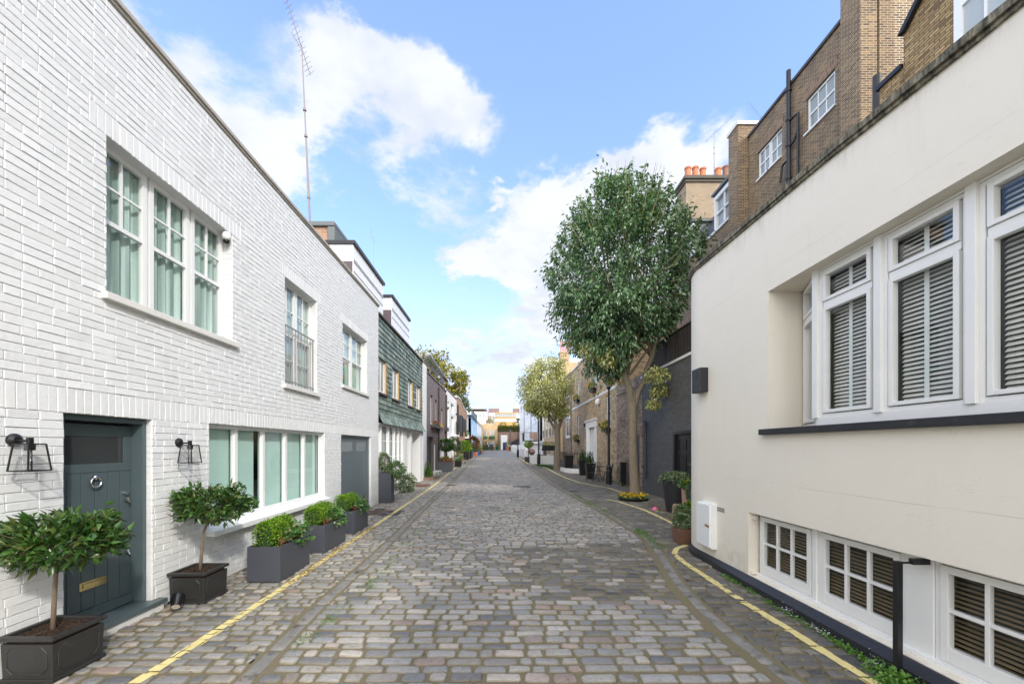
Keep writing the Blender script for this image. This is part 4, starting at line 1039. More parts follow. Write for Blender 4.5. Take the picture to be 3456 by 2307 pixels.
def far_house(name, label, x, y0, y1, h, mat, ops, loc_side=-1, cat='house', pane=GREYPANE, depth=6, parts=None):
    Fh = FL(x) if loc_side < 0 else FR(x)
    t = thing(name, label, cat, (x, (y0+y1)/2, g((y0+y1)/2)))
    m_ = MB(); wall_grid(m_, Fh, y0, y1, 0, h, [(*o[:4], .15) for o in ops]); m_.build('wall', mat, t)
    shell_house(t, Fh, y0+.01, y1-.01, 0, h+.2, depth, ROOFS, mat)
    m_ = MB(); m_.fbox(Fh, y0, y1, h+.002, h+.1, -.3, .06); m_.build('coping', STONE, t)
    for o in ops: win(t, Fh, o[0]+.01, o[1]-.01, o[2]+.01, o[3]-.01, w=-.06, cols=2, rows=2, pane=pane, fw=.08, sill=(.08,.05,.06))
    return t
far_house('white_stucco_house', 'narrow white stucco house beyond the pale blue one', -3.45, 57.6, 72, 5.3, WHITEM, [(59+i*3.2,60.2+i*3.2,3.5,4.7) for i in range(4)]+[(59+i*3.2,60.2+i*3.2,1.2,2.8) for i in range(4)])
far_house('yellow_brick_house', 'yellow brick house before the far end of the left row', -4.6, 72.1, 103.5, 7.0, SANDB, [(74+i*4.6,75.4+i*4.6,4.4,6) for i in range(6)]+[(74+i*4.6,75.4+i*4.6,1.6,3.3) for i in range(6)])
# ================================================================ END of the mews
FE = FY(104.0)
E1 = thing('end_brick_house', 'sandy brick house closing the far end, green window boxes', 'house', (-4, 104, 1.05))
ops = [(-4.75,-3.65,4.7,6.35,.2),(-2.85,-1.75,4.7,6.35,.2),(-3.55,-1.45,2.1,3.35,.2),(-6.5,-5.3,1.1,3.4,.2)]
m_ = MB(); wall_grid(m_, FE, -8.6, -.85, 0, 7.9, ops); m_.build('wall', SANDB, E1)
shell_house(E1, FE, -8.59, -.86, 0, 7.9, 8, ROOFS, SANDB)
m_ = MB(); m_.fbox(FE, -8.6,-.85,7.9,8.02,-.3,.06); m_.build('coping', STONE, E1)
for o in ops[:3]: win(E1, FE, o[0]+.02, o[1]-.02, o[2]+.02, o[3]-.02, w=-.08, cols=3 if o[0] != -3.55 else 6, rows=2, pane=GREYPANE, fw=.14, bar=.07)
m_ = MB(); m_.fbox(FE, -6.45,-5.35,1.1,3.35,-.1,-.05); dd = m_.build('door', paint('pale_grey_door', (.62,.66,.70), .4), E1)
m_ = MB(); m_.fbox(FE, -6.2,-5.6,2.2,3.2,-.05,-.04); m_.build('pane', GREYPANE, dd)
m_ = MB(); m_.add([FE(-6.6,3.45,0),FE(-5.2,3.45,0),FE(-5.2,3.45,.7),FE(-6.6,3.45,.7),FE(-6.6,4.0,0),FE(-5.2,4.0,0)],[(0,1,2,3),(3,2,5,4),(0,3,4),(1,5,2)]); m_.build('door_hood', paint('grey_hood', (.12,.125,.15), .6), E1)
GBOX = paint('green_box_paint', (.01,.12,.05), .5)
for k, (a_, z_, lb) in enumerate([(-4.95,4.1,'green window box under the left upstairs window of the end house'),(-3.05,4.1,'green window box under the right upstairs window of the end house'),(-3.3,1.35,'green trough under the ground-floor window of the end house')]):
    t = thing('window_box', lb, 'window box', (a_+.7, 103.8, z_)); m_ = MB(); m_.fbox(FE, a_, a_+1.5, z_, z_+.55, .02, .35); m_.build('box', GBOX, t)
    p, nm = shell((a_+.75, 103.82, z_+.6), (.7,.18,.16), 140, 40+k); crown('foliage', BOXD, t, p, nm, .12, .09, 40+k)
E2 = thing('end_brick_wall', 'red-brown brick garden wall with blue door at the far end', 'wall', (2.2, 104.5, 1.05))
FE2 = FY(104.3)
m_ = MB(); wall_grid(m_, FE2, -.84, 5.0, 0, 5.85, [(.0,1.75,1.0,5.0,.2)]); m_.build('wall', REDB, E2)
m_ = MB(); m_.fbox(FE2, 1.8,4.9,.9,2.4,.0,.05); m_.build('white_base', WHITEM, E2)
m_ = MB(); m_.fbox(FE2, .0,1.75,3.3,4.95,-.18,-.1); m_.fbox(FE2, .0,.45,1.0,3.2,-.18,-.1); m_.fbox(FE2,0,1.75,3.1,3.3,-.18,-.08); m_.build('white_panel', WHITE, E2)
m_ = MB(); m_.fbox(FE2, .5,1.7,1.0,3.1,-.17,-.12); m_.build('door', paint('royal_blue_door', (.02,.03,.16), .35), E2)
t = thing('roof_hedge', 'clipped olive-green hedge on top of the end brick wall', 'hedge', (2, 105, 5.9))
r_ = np.random.RandomState(4); n = 3500; p = np.stack([r_.uniform(-.8,5.0,n), r_.uniform(104.2,106,n), 5.9+r_.uniform(0,1,n)**.8*(1.5+.2*np.sin(np.linspace(0,1,n)*40))],1)
crown('crown', HEDGE, t, p, np.tile([0,-.6,.4],(n,1)), .26, .2, 4)
m_ = MB(); m_.box(-.8,5,104.6,106,5.85,6.9); m_.build('trough', BLACK, t)
def topiary_ball(x, y, z, rr_, label, mat=BOXD, n=420, lf=.12, group=None):
    t = thing('topiary_ball', label, 'topiary', (x, y, z), group)
    p, nm = shell((x,y,z+rr_*1.15), (rr_,)*3, n, int(abs(x*y*7))%999, inner=.8, lump=.05); crown('crown', mat, t, p, nm, lf, lf*.7, 3, jit=.5)
    m_ = MB(); m_.tube([(x,y,z-.1),(x,y,z+rr_)], rr_*.12, 6); m_.build('trunk', STEM, t); return t
topiary_ball(-4.3, 103.2, 2.0, .75, 'round clipped bush left of the end house window', group='round bushes at the end house')
topiary_ball(-.9, 103.2, 2.0, .75, 'round clipped bush right of the end house window', group='round bushes at the end house')
for x, lb in ((-4.35, 'green tub under the left round bush'), (-.9, 'green tub under the right round bush')):
    m_ = MB(); m_.lathe(x, 103.2, [(.4,1.07),(.5,2.0),(.44,2.0),(.42,1.9)], 12); tag(m_.build('plant_tub', GBOX), lb, 'tub', 'tubs at the end house')
for x, lb in ((-3.5, 'dark grey wheelie bin, left of the pair at the end house'), (-2.35, 'dark grey wheelie bin, right of the pair at the end house')):
    t = thing('wheelie_bin', lb, 'bin', (x, 101, 1.07), 'wheelie bins at the end house')
    m_ = MB(); h_ = .36 if x < -3 else .5; m_.hexa([(x-h_*.8,100.7,1.1),(x+h_*.8,100.7,1.1),(x+h_*.8,101.4,1.1),(x-h_*.8,101.4,1.1)],[(x-h_,100.6,2.35),(x+h_,100.6,2.35),(x+h_,101.5,2.35),(x-h_,101.5,2.35)]); m_.build('body', paint('bin_grey', (.05,.06,.07), .5), t)
    m_ = MB(); m_.box(x-h_-.04,x+h_+.04,100.55,101.55,2.35,2.5); m_.build('lid', paint('bin_grey', (.05,.06,.07)), t)
for (x, y, lb) in ((-.35,103.6,'white globe light beside the blue door'),):
    pass
# far buildings behind the end
B1 = thing('white_modern_block', 'white modern block with roof terrace far behind the sandy brick house', 'building', (-14, 150, 1.1))
m_ = MB(); m_.box(-11.6, -5.6, 150, 160, 0, 15.2); m_.build('wall', WHITEM, B1)
m_ = MB(); m_.box(-13, -5.4, 149.5, 160, 16.0, 16.4); m_.build('roof', paint('roof_edge_grey', (.30,.28,.27), .7), B1)
m_ = MB(); m_.box(-12.5, -6.2, 152, 159, 15.2, 16.0); m_.build('penthouse', paint('brown_penthouse', (.16,.12,.10), .6), B1)
for i in range(4):
    m_ = MB(); m_.box(-10.9+i*1.35, -9.9+i*1.35, 149.92, 149.99, 13.1, 14.2); o = m_.build('window', PALEPANE, B1)
m_ = MB(); m_.box(-16, -11.65, 152, 160, 0, 12.6); m_.build('side_wing', paint('grey_wing', (.25,.24,.24), .7), B1)
B2 = thing('banded_block', 'long far block with orange brick bands and rows of windows', 'building', (2, 160, 1.1))
OB = paint('orange_band', (.50,.29,.11), .7, .1, .5)
m_ = MB(); m_.box(-4.7, 7, 160, 172, 0, 15.6); m_.build('wall', WHITEM, B2)
m_ = MB()
for z0_, z1_ in ((15.2,15.7),(13.25,13.9),(9.0,11.95)): m_.box(-2.4, 6.4, 159.8, 159.99, z0_, z1_)
m_.build('brick_band', OB, B2)
for row, (z0_, z1_) in enumerate(((13.95,15.1),(12.0,13.15))):
    for i in range(6 + row*3):
        wd_ = 8.6/(6+row*3); m_ = MB(); m_.box(-2.2+i*wd_, -2.2+(i+1)*wd_-.25, 159.75, 159.98, z0_, z1_); m_.build('window', PALEPANE if row == 0 else paint('white_blind_glass', (.66,.68,.70), .3), B2)
m_ = MB(); m_.box(-5.2, -2.6, 159, 160, 0, 14.3); m_.build('stair_tower', paint('brown_tower', (.30,.22,.18), .7), B2)
m_ = MB(); m_.box(-3.9, -3.0, 158.9, 158.99, 6, 13.9); m_.build('window', paint('teal_glass', (.25,.34,.35), .1, spec=.8), B2)
for x0_, x1_, lb in ((-5,-.6,'l'),(5,7.6,'r')):
    m_ = MB(); m_.box(x0_, x1_, 163, 168, 15.6, 17.6); m_.build('roof_plant', paint('rust_louvre', (.20,.13,.12), .7), B2)
for i, (x, y, h_) in enumerate(((-8.2,112,8.8),(-3.1,112,8.9),(.6,110,8.0),(4.2,110,8.1))):
    t = thing('roof_shrub', ['green shrub on the roof terrace behind the end house, leftmost','green shrub on the roof terrace between end house and hedge','green shrub behind the middle of the end hedge','green shrub behind the right end of the hedge'][i], 'shrub', (x, y, h_-1), 'roof terrace shrubs')
    p, nm = shell((x,y,h_), (1.0,.6,.8), 500, i+70); crown('crown', GREYGRN if i == 0 else OLIVE, t, p, nm, .22, .15, i+70)
    m_ = MB(); m_.tube([(x,y,h_-2.2),(x,y,h_)], .06, 5); m_.build('trunk', STEM, t)
t = thing('chimney_pot_stack', 'small orange chimney stack on the left row by the end house', 'chimney', (-6.5, 96, 7))
m_ = MB(); m_.box(-7.4,-6.3,95,96.5,6.8,8.2); m_.build('stack', ORANGEB, t)
m_ = MB(); m_.lathe(-6.9, 95.7, [(.25,8.2),(.2,9.0),(.22,9.0)], 10); m_.build('chimney_pot', TERRA, t)

# ================================================================ street lamps
def street_lamp(x, y, h, label, r=.075, group='black street lamps along the mews'):
    z = g(y); t = thing('street_lamp', label, 'street lamp', (x, y, z), group)
    m_ = MB(); m_.lathe(x, y, [(r*1.75,z),(r*1.75,z+.62),(r*1.6,z+.66),(r*1.5,z+.68),(r*1.55,z+.80),(r*1.1,z+.86),(r*.8,z+.9),(r*.72,z+2.2),(r*.55,z+h-.5),(r*.5,z+h-.42)], 14)
    m_.build('pole', BLACK, t, smooth=False)
    m_ = MB(); m_.lathe(x, y, [(r*.9,z+h-.44),(r*1.3,z+h-.36),(r*.9,z+h-.34)], 14); m_.build('collar', BLACK, t)
    m_ = MB(); m_.lathe(x, y, [(r*1.4,z+h-.34),(r*2.5,z+h-.13),(r*2.55,z+h-.12)], 14); m_.build('lamp_glass', paint('frosted_lamp_glass', (.55,.58,.6), .2, spec=.7), t, smooth=True)
    m_ = MB(); m_.lathe(x, y, [(r*3.1,z+h-.13),(r*3.1,z+h-.10),(r*2.2,z+h-.02),(r*1.2,z+h+.01),(r*.5,z+h+.06),(.0,z+h+.08)], 16); m_.build('lamp_cap', BLACK, t, smooth=True)
street_lamp(4.89, 18.1, 4.75, 'black street lamp beside the near tree trunk')
street_lamp(2.84, 29.9, 4.1, 'black street lamp in front of the low white wall')
street_lamp(1.85, 43, 4.2, 'black street lamp beside the white front walls, third along')
street_lamp(2.2, 94, 4.9, 'most distant black street lamp near the end wall', r=.12)
street_lamp(-5.3, 103, 6.0, 'black lamp column in front of the sandy end house', r=.12)

# ================================================================ RIGHT far: white terrace, yellow house
T1 = thing('white_terrace', 'tall cool-white stuccoed terrace far down on the right', 'building', (4.8, 75, .9))
FT = FR(4.8)
ops = []
for i in range(12):
    for z_ in (3.2, 5.7, 8.2, 10.5): ops.append((51+i*4.1, 52.2+i*4.1, z_, z_+1.5))
m_ = MB(); wall_grid(m_, FT, 49, 101, 0, 12.7, [(*o,.15) for o in ops]); m_.quad((4.8,49,0),(4.8,49,12.7),(12,49,12.7),(12,49,0)); m_.build('wall', BLUEW, T1)
shell_house(T1, FT, 49.01, 100.9, 0, 12.7, 8, ROOFS, BLUEW)
m_ = MB(); m_.fbox(FT, 48.9,101.1,12.7,12.85,-.3,.15); m_.fbox(FT, 49,101,5.1,5.2,0,.1); m_.build('cornice', BLUEW, T1)
for o in ops: win(T1, FT, o[0]+.01, o[1]-.01, o[2]+.01, o[3]-.01, w=-.06, cols=2, rows=1, pane=PALEPANE, fw=.1, sill=(.1,.08,.1,BLUEW))
for y in (50, 62, 80): pipe(T1, 'drainpipe', BLACK if y == 50 else GREYM, [(4.68,y,1),(4.68,y,12)], .07)
T2 = thing('cream_bay_house', 'yellow-cream terraced house with tall white-framed windows and first-floor railing', 'house', (5.2, 45, .7))
FT2 = FR(5.3)
ops = [(37.5,38.7,3.0,5.6),(40,41.2,3.0,5.6),(43,44.6,3.0,5.8),(46,47.4,3.0,5.8),(37.5,38.7,6.4,8),(40,41.2,6.4,8),(43.3,44.5,6.4,8),(46,47.2,6.4,8),(38,40,.9,2.4),(43,46,.9,2.4)]
m_ = MB(); wall_grid(m_, FT2, 36, 48.98, 0, 9.6, [(*o,.15) for o in ops]); m_.build('wall', paint('buff_render', (.56,.42,.26), .75, .12, 1.5, .004, 30), T2)
shell_house(T2, FT2, 36.01, 48.97, 0, 9.6, 7, ROOFS, SANDB)
for o in ops: win(T2, FT2, o[0]+.01, o[1]-.01, o[2]+.01, o[3]-.01, w=-.02, cols=2, rows=2, pane=PALEPANE, fw=.14, bar=.05, sill=(.1,.08,.08,WHITE))
m_ = MB()
for o in ops[:4]:
    for i in range(7): y = o[0]-.1+i*.25; m_.tube([(5.0,y,2.9),(5.0,y,3.75)], .012, 4)
    m_.tube([(5.0,o[0]-.1,3.75),(5.0,o[1]+.2,3.75)], .02, 4)
m_.build('railing', BLACK, T2)
t = thing('distant_chimney', 'tall brick chimney with slender pink pots behind the gold tree', 'chimney', (7.2, 45, 8))
m_ = MB(); m_.box(6.6, 7.7, 44.5, 45.5, 8, 12.3); m_.box(6.52,7.78,44.42,45.58,12.3,12.45); m_.build('stack', YELB, t)
for i in range(4):
    m_ = MB(); m_.lathe(6.78+i*.25, 45, [(.11,12.45),(.08,13.6),(.10,13.62),(.10,13.7)], 10); m_.build('chimney_pot', paint('pink_clay', (.62,.28,.20), .8), t)
# porch with balcony
t = thing('balcony_porch', 'white porch with railed balcony further down on the right', 'porch', (3.4, 46, .75))
m_ = MB(); m_.box(2.6, 4.78, 45, 49, 2.25, 2.55); m_.box(2.75,4.78,45.3,48.9,1.0,2.25); m_.build('porch', BLUEW, t)
m_ = MB()
for i in range(15): m_.tube([(2.65+i*.115,45.05,2.55),(2.65+i*.115,45.05,3.5)], .014, 4)
for i in range(20): m_.tube([(2.65,45.05+i*.2,2.55),(2.65,45.05+i*.2,3.5)], .014, 4)
m_.tube([(2.65,49,3.5),(2.65,45.05,3.5),(4.3,45.05,3.5)], .03, 5); m_.box(2.6,4.3,45.0,45.1,2.5,2.62); m_.build('railing', BLACK, t)
m_ = MB(); nn_ = 14
for i in range(nn_):
    a_, b_ = 3.25+i*1.05/nn_, 3.25+(i+1)*1.05/nn_; f0, f1 = .05*math.sin(i*1.9), .05*math.sin((i+1)*1.9)
    m_.quad((a_,44.93+f0,2.62+.25*(1-i/nn_)*(i<5)),(b_,44.93+f1,2.62+.25*(1-(i+1)/nn_)*(i<5)),(b_,44.98,3.56),(a_,44.98,3.56))
mat_, n_, b_p = base('striped_blanket_cloth'); P_ = n_.new('ShaderNodeNewGeometry').outputs['Position']
n_.put(b_p.inputs['Base Color'], n_.mix(n_.m('GREATER_THAN', n_.m('SINE', n_.m('MULTIPLY', n_.sep(P_)[0], 42)), .0), (.50,.38,.33), (.22,.14,.13)))
tag(m_.build('striped_blanket', mat_), 'brown and pink striped blanket hung over the balcony rail', 'blanket')
# low white front walls with piers and gates
t = thing('low_white_wall', 'low white rendered garden wall with black railings behind the second lamp', 'wall', (3.3, 30.7, .5))
z_ = g(30.7)
m_ = MB(); m_.box(2.35, 4.3, 30.6, 30.85, z_, z_+.68); m_.box(2.35,2.6,30.85,33.0,z_,z_+.68); m_.box(4.1,4.3,27.6,30.6,z_-.1,z_+.35) if False else None; m_.build('wall', WHITEM, t)
m_ = MB()
for i in range(12): x = 2.95+i*.115; m_.tube([(x,30.72,z_+.68),(x,30.72,z_+1.75)], .012, 4)
m_.tube([(2.9,30.72,z_+1.7),(4.3,30.72,z_+1.7)], .016, 4); m_.tube([(2.9,30.72,z_+1.2),(4.3,30.72,z_+1.2)], .012, 4)
m_.build('railing', BLACK, t)
for i in range(9):
    y = 33.5+i*5.0; x = 2.35-.055*i/1.5; z_ = g(y)
    t = thing('front_wall', ['white front wall with black gate, nearest of the row on the right','white front wall with black gate, second of the row','white front wall with black gate, third of the row','white front wall with black gate, fourth of the row','white front wall with black gate, fifth of the row','white front wall with black gate, sixth of the row','white front wall with black gate, seventh of the row','white front wall with black gate, eighth of the row','white front wall with black gate, farthest of the row'][i], 'wall', (x, y, z_), 'white front walls with black gates')
    m_ = MB(); m_.box(x, x+.3, y, y+.35, z_, z_+1.25); m_.box(x-.03,x+.33,y-.03,y+.38,z_+1.25,z_+1.32); m_.box(x+.05,x+.25,y+1.5,y+5.0,z_,z_+1.0); m_.build('wall', WHITEM, t)
    m_ = MB()
    for k in range(9): m_.tube([(x+.15,y+.42+k*.125,z_+.05),(x+.15,y+.42+k*.125,z_+1.2)], .013, 4)
    m_.tube([(x+.15,y+.36,z_+1.1),(x+.15,y+1.5,z_+1.1)], .02, 4); m_.tube([(x+.15,y+.36,z_+.15),(x+.15,y+1.5,z_+.15)], .02, 4); m_.build('gate', BLACK, t)
t = thing('area_wall', 'white painted forecourt wall with steps beyond the balcony porch', 'wall', (3.5, 56, .8))
m_ = MB(); m_.box(2.3, 4.79, 52, 92, .7, 2.15); m_.build('wall', WHITEM, t)
m_ = MB()
for i in range(60): m_.tube([(2.35,52+i*.66,2.15),(2.35,52+i*.66,3.0)], .02, 4)
m_.tube([(2.35,52,3.0),(2.35,92,3.0)], .03, 4); m_.build('railing', BLACK, t)

# ================================================================ RIGHT: brick mews cottages
H7 = thing('old_brick_cottage', 'old yellow and brown brick cottage with white classical doorway on the right', 'house', (5.6, 25, .2))
XR = 5.6; F7 = FR(XR)
ops = [(20.4,21.3,2.9,4.55,.12),(23.65,25.55,.2,3.05,.14),(28.4,29.2,2.45,4.1,.12),(28.4,29.2,5.3,6.7,.12),(23.4,24.3,5.4,6.9,.12),(20.0,20.9,5.6,7.0,.12)]
m_ = MB(); wall_grid(m_, F7, 19.3, 31.5, 0, 7.7, ops); m_.build('wall', YELB, H7)
shell_house(H7, F7, 19.31, 31.49, 0, 7.7, 6, SLATER, YELB)
m_ = MB(); m_.fbox(F7, 19.3,31.5,7.7,7.82,-.3,.08); m_.fbox(F7, 19.3,31.5,4.72,4.86,0.001,.03); m_.build('coping', STONE, H7)
for o in (ops[0], ops[2], ops[3], ops[4], ops[5]): win(H7, F7, o[0]+.02, o[1]-.02, o[2]+.02, o[3]-.02, w=-.05, cols=1, rows=1, pane=PALEPANE, fw=.09, sill=(.09,.08,.07))
m_ = MB(); m_.fbox(F7, 23.3,23.65,.2,3.05,.0,.08); m_.fbox(F7, 25.55,25.9,.2,3.05,.0,.08); m_.fbox(F7, 23.25,25.95,3.05,3.45,.0,.10); m_.fbox(F7, 23.15,26.05,3.45,3.53,.0,.16)
m_.tube([(XR-.02,25.4,.25),(XR-.02,25.4,3.05)], .15, 14); m_.build('door_surround', WHITEM, H7)
m_ = MB(); m_.fbox(F7, 23.65,25.5,.3,3.2,-.13,-.10); m_.build('door', WHITEM, H7)
m_ = MB()
for z_ in (4.15, 4.2): pass
m_.fbox(F7, 28.2,29.4,4.12,4.34,.0,.012); m_.fbox(F7, 20.2,21.5,4.57,4.78,.0,.012); m_.build('lintel', paint('gauged_brick', (.50,.30,.15), .8, .15, 8), H7)
for y, z_ in ((22.4,3.0),(26.5,3.2)):
    m_ = MB(); m_.box(XR-.12,XR,y-.06,y+.06,z_,z_+.2); m_.build('wall_light', BLACK, H7)
m_ = MB(); m_.lathe(XR-.12, 22.6, [(.05,4.2),(.14,4.3),(.14,4.5),(.05,4.6)], 12); m_.build('satellite_box', WHITEM, H7)
H8 = thing('dark_brick_cottage', 'dark brown brick cottage with big white-framed window behind the railings', 'house', (5.6, 33.7, .6))
ops = [(32.2,34.6,2.6,5.3,.12),(32.6,34.2,6.0,7.2,.12)]
m_ = MB(); wall_grid(m_, F7, 31.52, 35.98, 0, 7.9, ops, w=.03); m_.build('wall', BROWNB, H8)
shell_house(H8, F7, 31.53, 35.97, 0, 8.1, 6, SLATER, BROWNB)
for o in ops: win(H8, F7, o[0]+.02, o[1]-.02, o[2]+.02, o[3]-.02, w=-.02, cols=2, rows=1, pane=GREYPANE, fw=.16)
# rough unpainted stretch and dark painted garden wall with trellis
t = thing('rough_brick_wall', 'rough brown brick wall stretch behind the near tree trunk', 'wall', (XR, 17.5, .1))
m_ = MB(); wall_grid(m_, F7, 15.78, 19.28, 0, 4.75, [(16.1,16.75,0,2.35,.1)], w=.012, thick=.35); m_.build('wall', BROWNB, t)
m_ = MB(); m_.fbox(F7, 16.1,16.75,.1,2.33,-.09,-.04); m_.build('door', paint('dark_grey_door', (.05,.05,.055), .5), t)
m_ = MB(); m_.fbox(F7, 15.9,19.28,4.3,4.36,.012,.05); m_.fbox(F7, 15.8,16.95,2.37,2.47,.012,.03); m_.build('brick_ledge', REDB, t)
t = thing('dark_painted_wall', 'charcoal painted brick garden wall with black panelled door', 'wall', (XR, 12.5, .05))
m_ = MB(); wall_grid(m_, F7, 7.6, 15.77, 0, 4.56, [(11.6,12.95,.05,2.35,.12)], thick=.3); m_.quad(F7(7.6,0,-.3),F7(15.77,0,-.3),F7(15.77,4.56,-.3),F7(7.6,4.56,-.3)); m_.build('wall', DARKB, t)
m_ = MB(); m_.fbox(F7, 7.6,15.9,4.56,4.64,-.32,.05); m_.build('coping', STONE, t)
m_ = MB(); m_.fbox(F7, 12.83,12.95,.05,2.35,-.11,.03); m_.fbox(F7, 11.6,12.83,2.25,2.35,-.11,.03); m_.fbox(F7,11.6,11.7,.05,2.25,-.11,.03); m_.build('door_frame', BLACK, t)
m_ = MB(); a_, b_ = 11.7, 12.83; m_.fbox(F7, a_, b_, .06, 2.24, -.10, -.07)
cw = (b_-a_); xs_ = [a_, a_+.13, a_+cw/2-.06, a_+cw/2+.06, b_-.13, b_]; zs_ = [.06,.28,.95,1.12,1.62,1.76,2.08,2.24]
for q in ((0,1),(2,3),(4,5)): m_.fbox(F7, xs_[q[0]], xs_[q[1]], .06, 2.24, -.07, -.045)
for q in ((0,1),(2,3),(4,5),(6,7)):
    for w_ in ((1,2),(3,4)): m_.fbox(F7, xs_[w_[0]], xs_[w_[1]], zs_[q[0]], zs_[q[1]], -.07, -.0455)
for q in ((1,2),(3,4),(5,6)):
    for w_ in ((1,2),(3,4)): m_.fbox(F7, xs_[w_[0]]+.05, xs_[w_[1]]-.05, zs_[q[0]]+.05, zs_[q[1]]-.05, -.07, -.055)
dr = m_.build('door', BLACK, t, bevel=.004)
m_ = MB()
for y, z_ in ((12.2,1.05),(12.32,1.05),(11.78,1.35)): m_.tube([(XR+.05,y,z_),(XR-.02,y,z_),(XR-.03,y,z_)], [.02,.02,.035], 10)
m_.build('handle', CHROME, dr)
pipe(t, 'drainpipe', paint('charcoal_pipe', (.06,.06,.065), .5), [(XR,15.75,2.85),(XR-.10,15.4,2.83),(XR-.10,15.2,2.75),(XR-.10,15.2,.65)], .05, (1.1,2.3))
t = thing('trellis_fence', 'black timber trellis fence on top of the charcoal wall', 'fence', (XR+.1, 12, 4.64))
m_ = MB(); y = 7.6
while y < 15.15: m_.box(XR+.08, XR+.10, y, y+.035, 4.64, 5.56); y += .095
z_ = 4.72
while z_ < 5.5: m_.box(XR+.101, XR+.12, 7.6, 15.15, z_, z_+.03); z_ += .09
for y in (9, 10.9, 12.8, 15.1): m_.box(XR+.05,XR+.13,y,y+.09,4.64,5.62)
m_.box(XR+.06, XR+.14, 7.6, 15.2, 5.56, 5.61); m_.build('lattice', paint('black_brown_timber', (.022,.016,.014), .6), t)
t = thing('wall_floodlight', 'small black floodlight on the charcoal wall', 'lamp', (XR-.1, 13.9, 3.9))
m_ = MB(); m_.box(XR-.16,XR-.03,14.0,14.25,3.75,3.95); m_.box(XR-.05,XR,14.1,14.15,3.85,3.9); m_.build('head', BLACK, t)
# meter pillar
t = thing('service_pillar', 'slim black service pillar against the rough brick wall', 'pillar', (5.3, 17.4, .1))
m_ = MB(); m_.box(5.22,5.44,17.3,17.5,.35,1.15); m_.box(5.20,5.46,17.28,17.52,1.15,1.2); m_.build('cabinet', BLACK, t)
m_ = MB(); m_.box(5.26,5.32,17.35,17.45,.05,.35); m_.box(5.36,5.44,17.35,17.45,.05,.35); m_.build('leg', BLACK, t)
# ================================================================ RIGHT: the tall brick terrace behind
M1 = thing('tall_brick_terrace', 'tall sooty brown brick building with black soil pipes rising above the cream wall', 'building', (8, 11, 0))
XM = 8.0; FM = FR(XM)
ops = [(9.57,10.47,10.02,10.92,.1),(11.38,12.46,10.12,10.98,.1)]
m_ = MB(); wall_grid(m_, FM, 8.45, 12.9, 0, 11.80, ops); m_.build('wall', MAINB, M1)
shell_house(M1, FM, 8.75, 12.9, 0, 12.0, 7, ROOFS, MAINB)
m_ = MB(); m_.fbox(FM, 8.45, 12.9, 11.805, 11.88, -.35, .05); m_.fbox(FM, 8.5,12.9,8.9,8.95,.001,.03); m_.build('coping', paint('slate_coping', (.08,.08,.09), .7), M1)
m_ = MB()
for (a_,b_,c_,e_,dp) in ops: m_.fbox(FM, a_-.08, b_+.08, e_+.003, e_+.23, .0, .012)
m_.build('arch_brick', brick('arch_bricks', [(.16,.09,.06),(.30,.18,.11)], (.30,.25,.19), .065, .24, .009, .006), M1)
win(M1, FM, 9.59, 10.45, 10.04, 10.9, w=-.04, cols=3, rows=1, pane=PALEPANE, fw=.045, upper=(3,1), sill=(.05,.06,.05,WHITE))
for i in range(2):
    a_ = 11.39+i*.53; win(M1, FM, a_+.01, a_+.52, 10.14, 10.96, w=-.04, cols=2, rows=1, pane=PALEPANE, fw=.04, upper=(2,1), sill=(.05,.03,.05,WHITE) )
pipe(M1, 'soil_pipe', BLACK, [(XM-.12,10.95,8.1),(XM-.12,10.95,12.15)], .055, (9.2,10.1,10.8,11.6))
pipe(M1, 'waste_pipe', BLACK, [(XM-.12,10.95,10.75),(XM-.12,10.6,10.7),(XM-.12,10.6,8.6)], .035, ())
pipe(M1, 'waste_pipe', BLACK, [(XM-.12,10.95,10.05),(XM-.12,10.75,10.05),(XM-.12,10.62,10.25)], .03, ())
pipe(M1, 'waste_pipe', BLACK, [(XM-.12,10.95,9.75),(XM-.12,11.2,9.7),(XM-.12,11.28,9.3)], .03, ())
pipe(M1, 'waste_pipe', BLACK, [(XM-.10,10.98,8.6),(XM-.10,12.8,8.15)], .03, ())
m_ = MB(); m_.tube([(XM-.3,10.95,8.1),(XM-.12,10.95,8.15),(XM-.12,10.95,8.3)], [.05,.07,.07], 10); m_.build('pipe_elbow', BLACK, M1)
# projecting chimney breasts and party piers
t = thing('chimney_breast', 'broad brick chimney breast with pale pointing rising out of the picture', 'chimney', (8.2, 8.2, 0))
m_ = MB(); m_.box(7.6, 7.95, 8.45, 8.95, 0, 15.5); m_.build('stack', MAINB, t)
m_ = MB(); m_.box(7.952, 11.5, 8.50, 8.74, 0, 15.3); m_.build('side_face', MAINB2, t)
t = thing('party_pier', 'tall brick party-wall pier with stone cap between two terrace roofs', 'pier', (7.8, 13.1, 0))
m_ = MB(); m_.box(7.66, 8.6, 12.92, 13.45, 0, 12.25); m_.build('pier', MAINB, t)
m_ = MB(); m_.box(7.62, 8.6, 12.88, 13.5, 12.25, 12.36); m_.build('cap', STONE, t)
M2 = thing('mansard_terrace', 'lower brick terrace with slate mansard roof and white dormers beside the near tree', 'building', (8, 17, 0))
m_ = MB(); wall_grid(m_, FM, 13.46, 19.9, 0, 9.8, [(17.3,18.2,8.4,9.1,.1)]); m_.quad((8,19.9,0),(8,19.9,9.8),(14,19.9,9.8),(14,19.9,0)); m_.build('wall', MAINB, M2)
m_ = MB(); m_.fbox(FM, 13.46,19.9,9.805,9.9,-.3,.05); m_.fbox(FM,13.46,19.9,9.2,9.24,.001,.03); m_.build('coping', STONE, M2)
win(M2, FM, 17.32, 18.18, 8.42, 9.08, w=-.04, cols=2, rows=1, pane=PALEPANE, fw=.05, sill=(.05,.06,.05,WHITE))
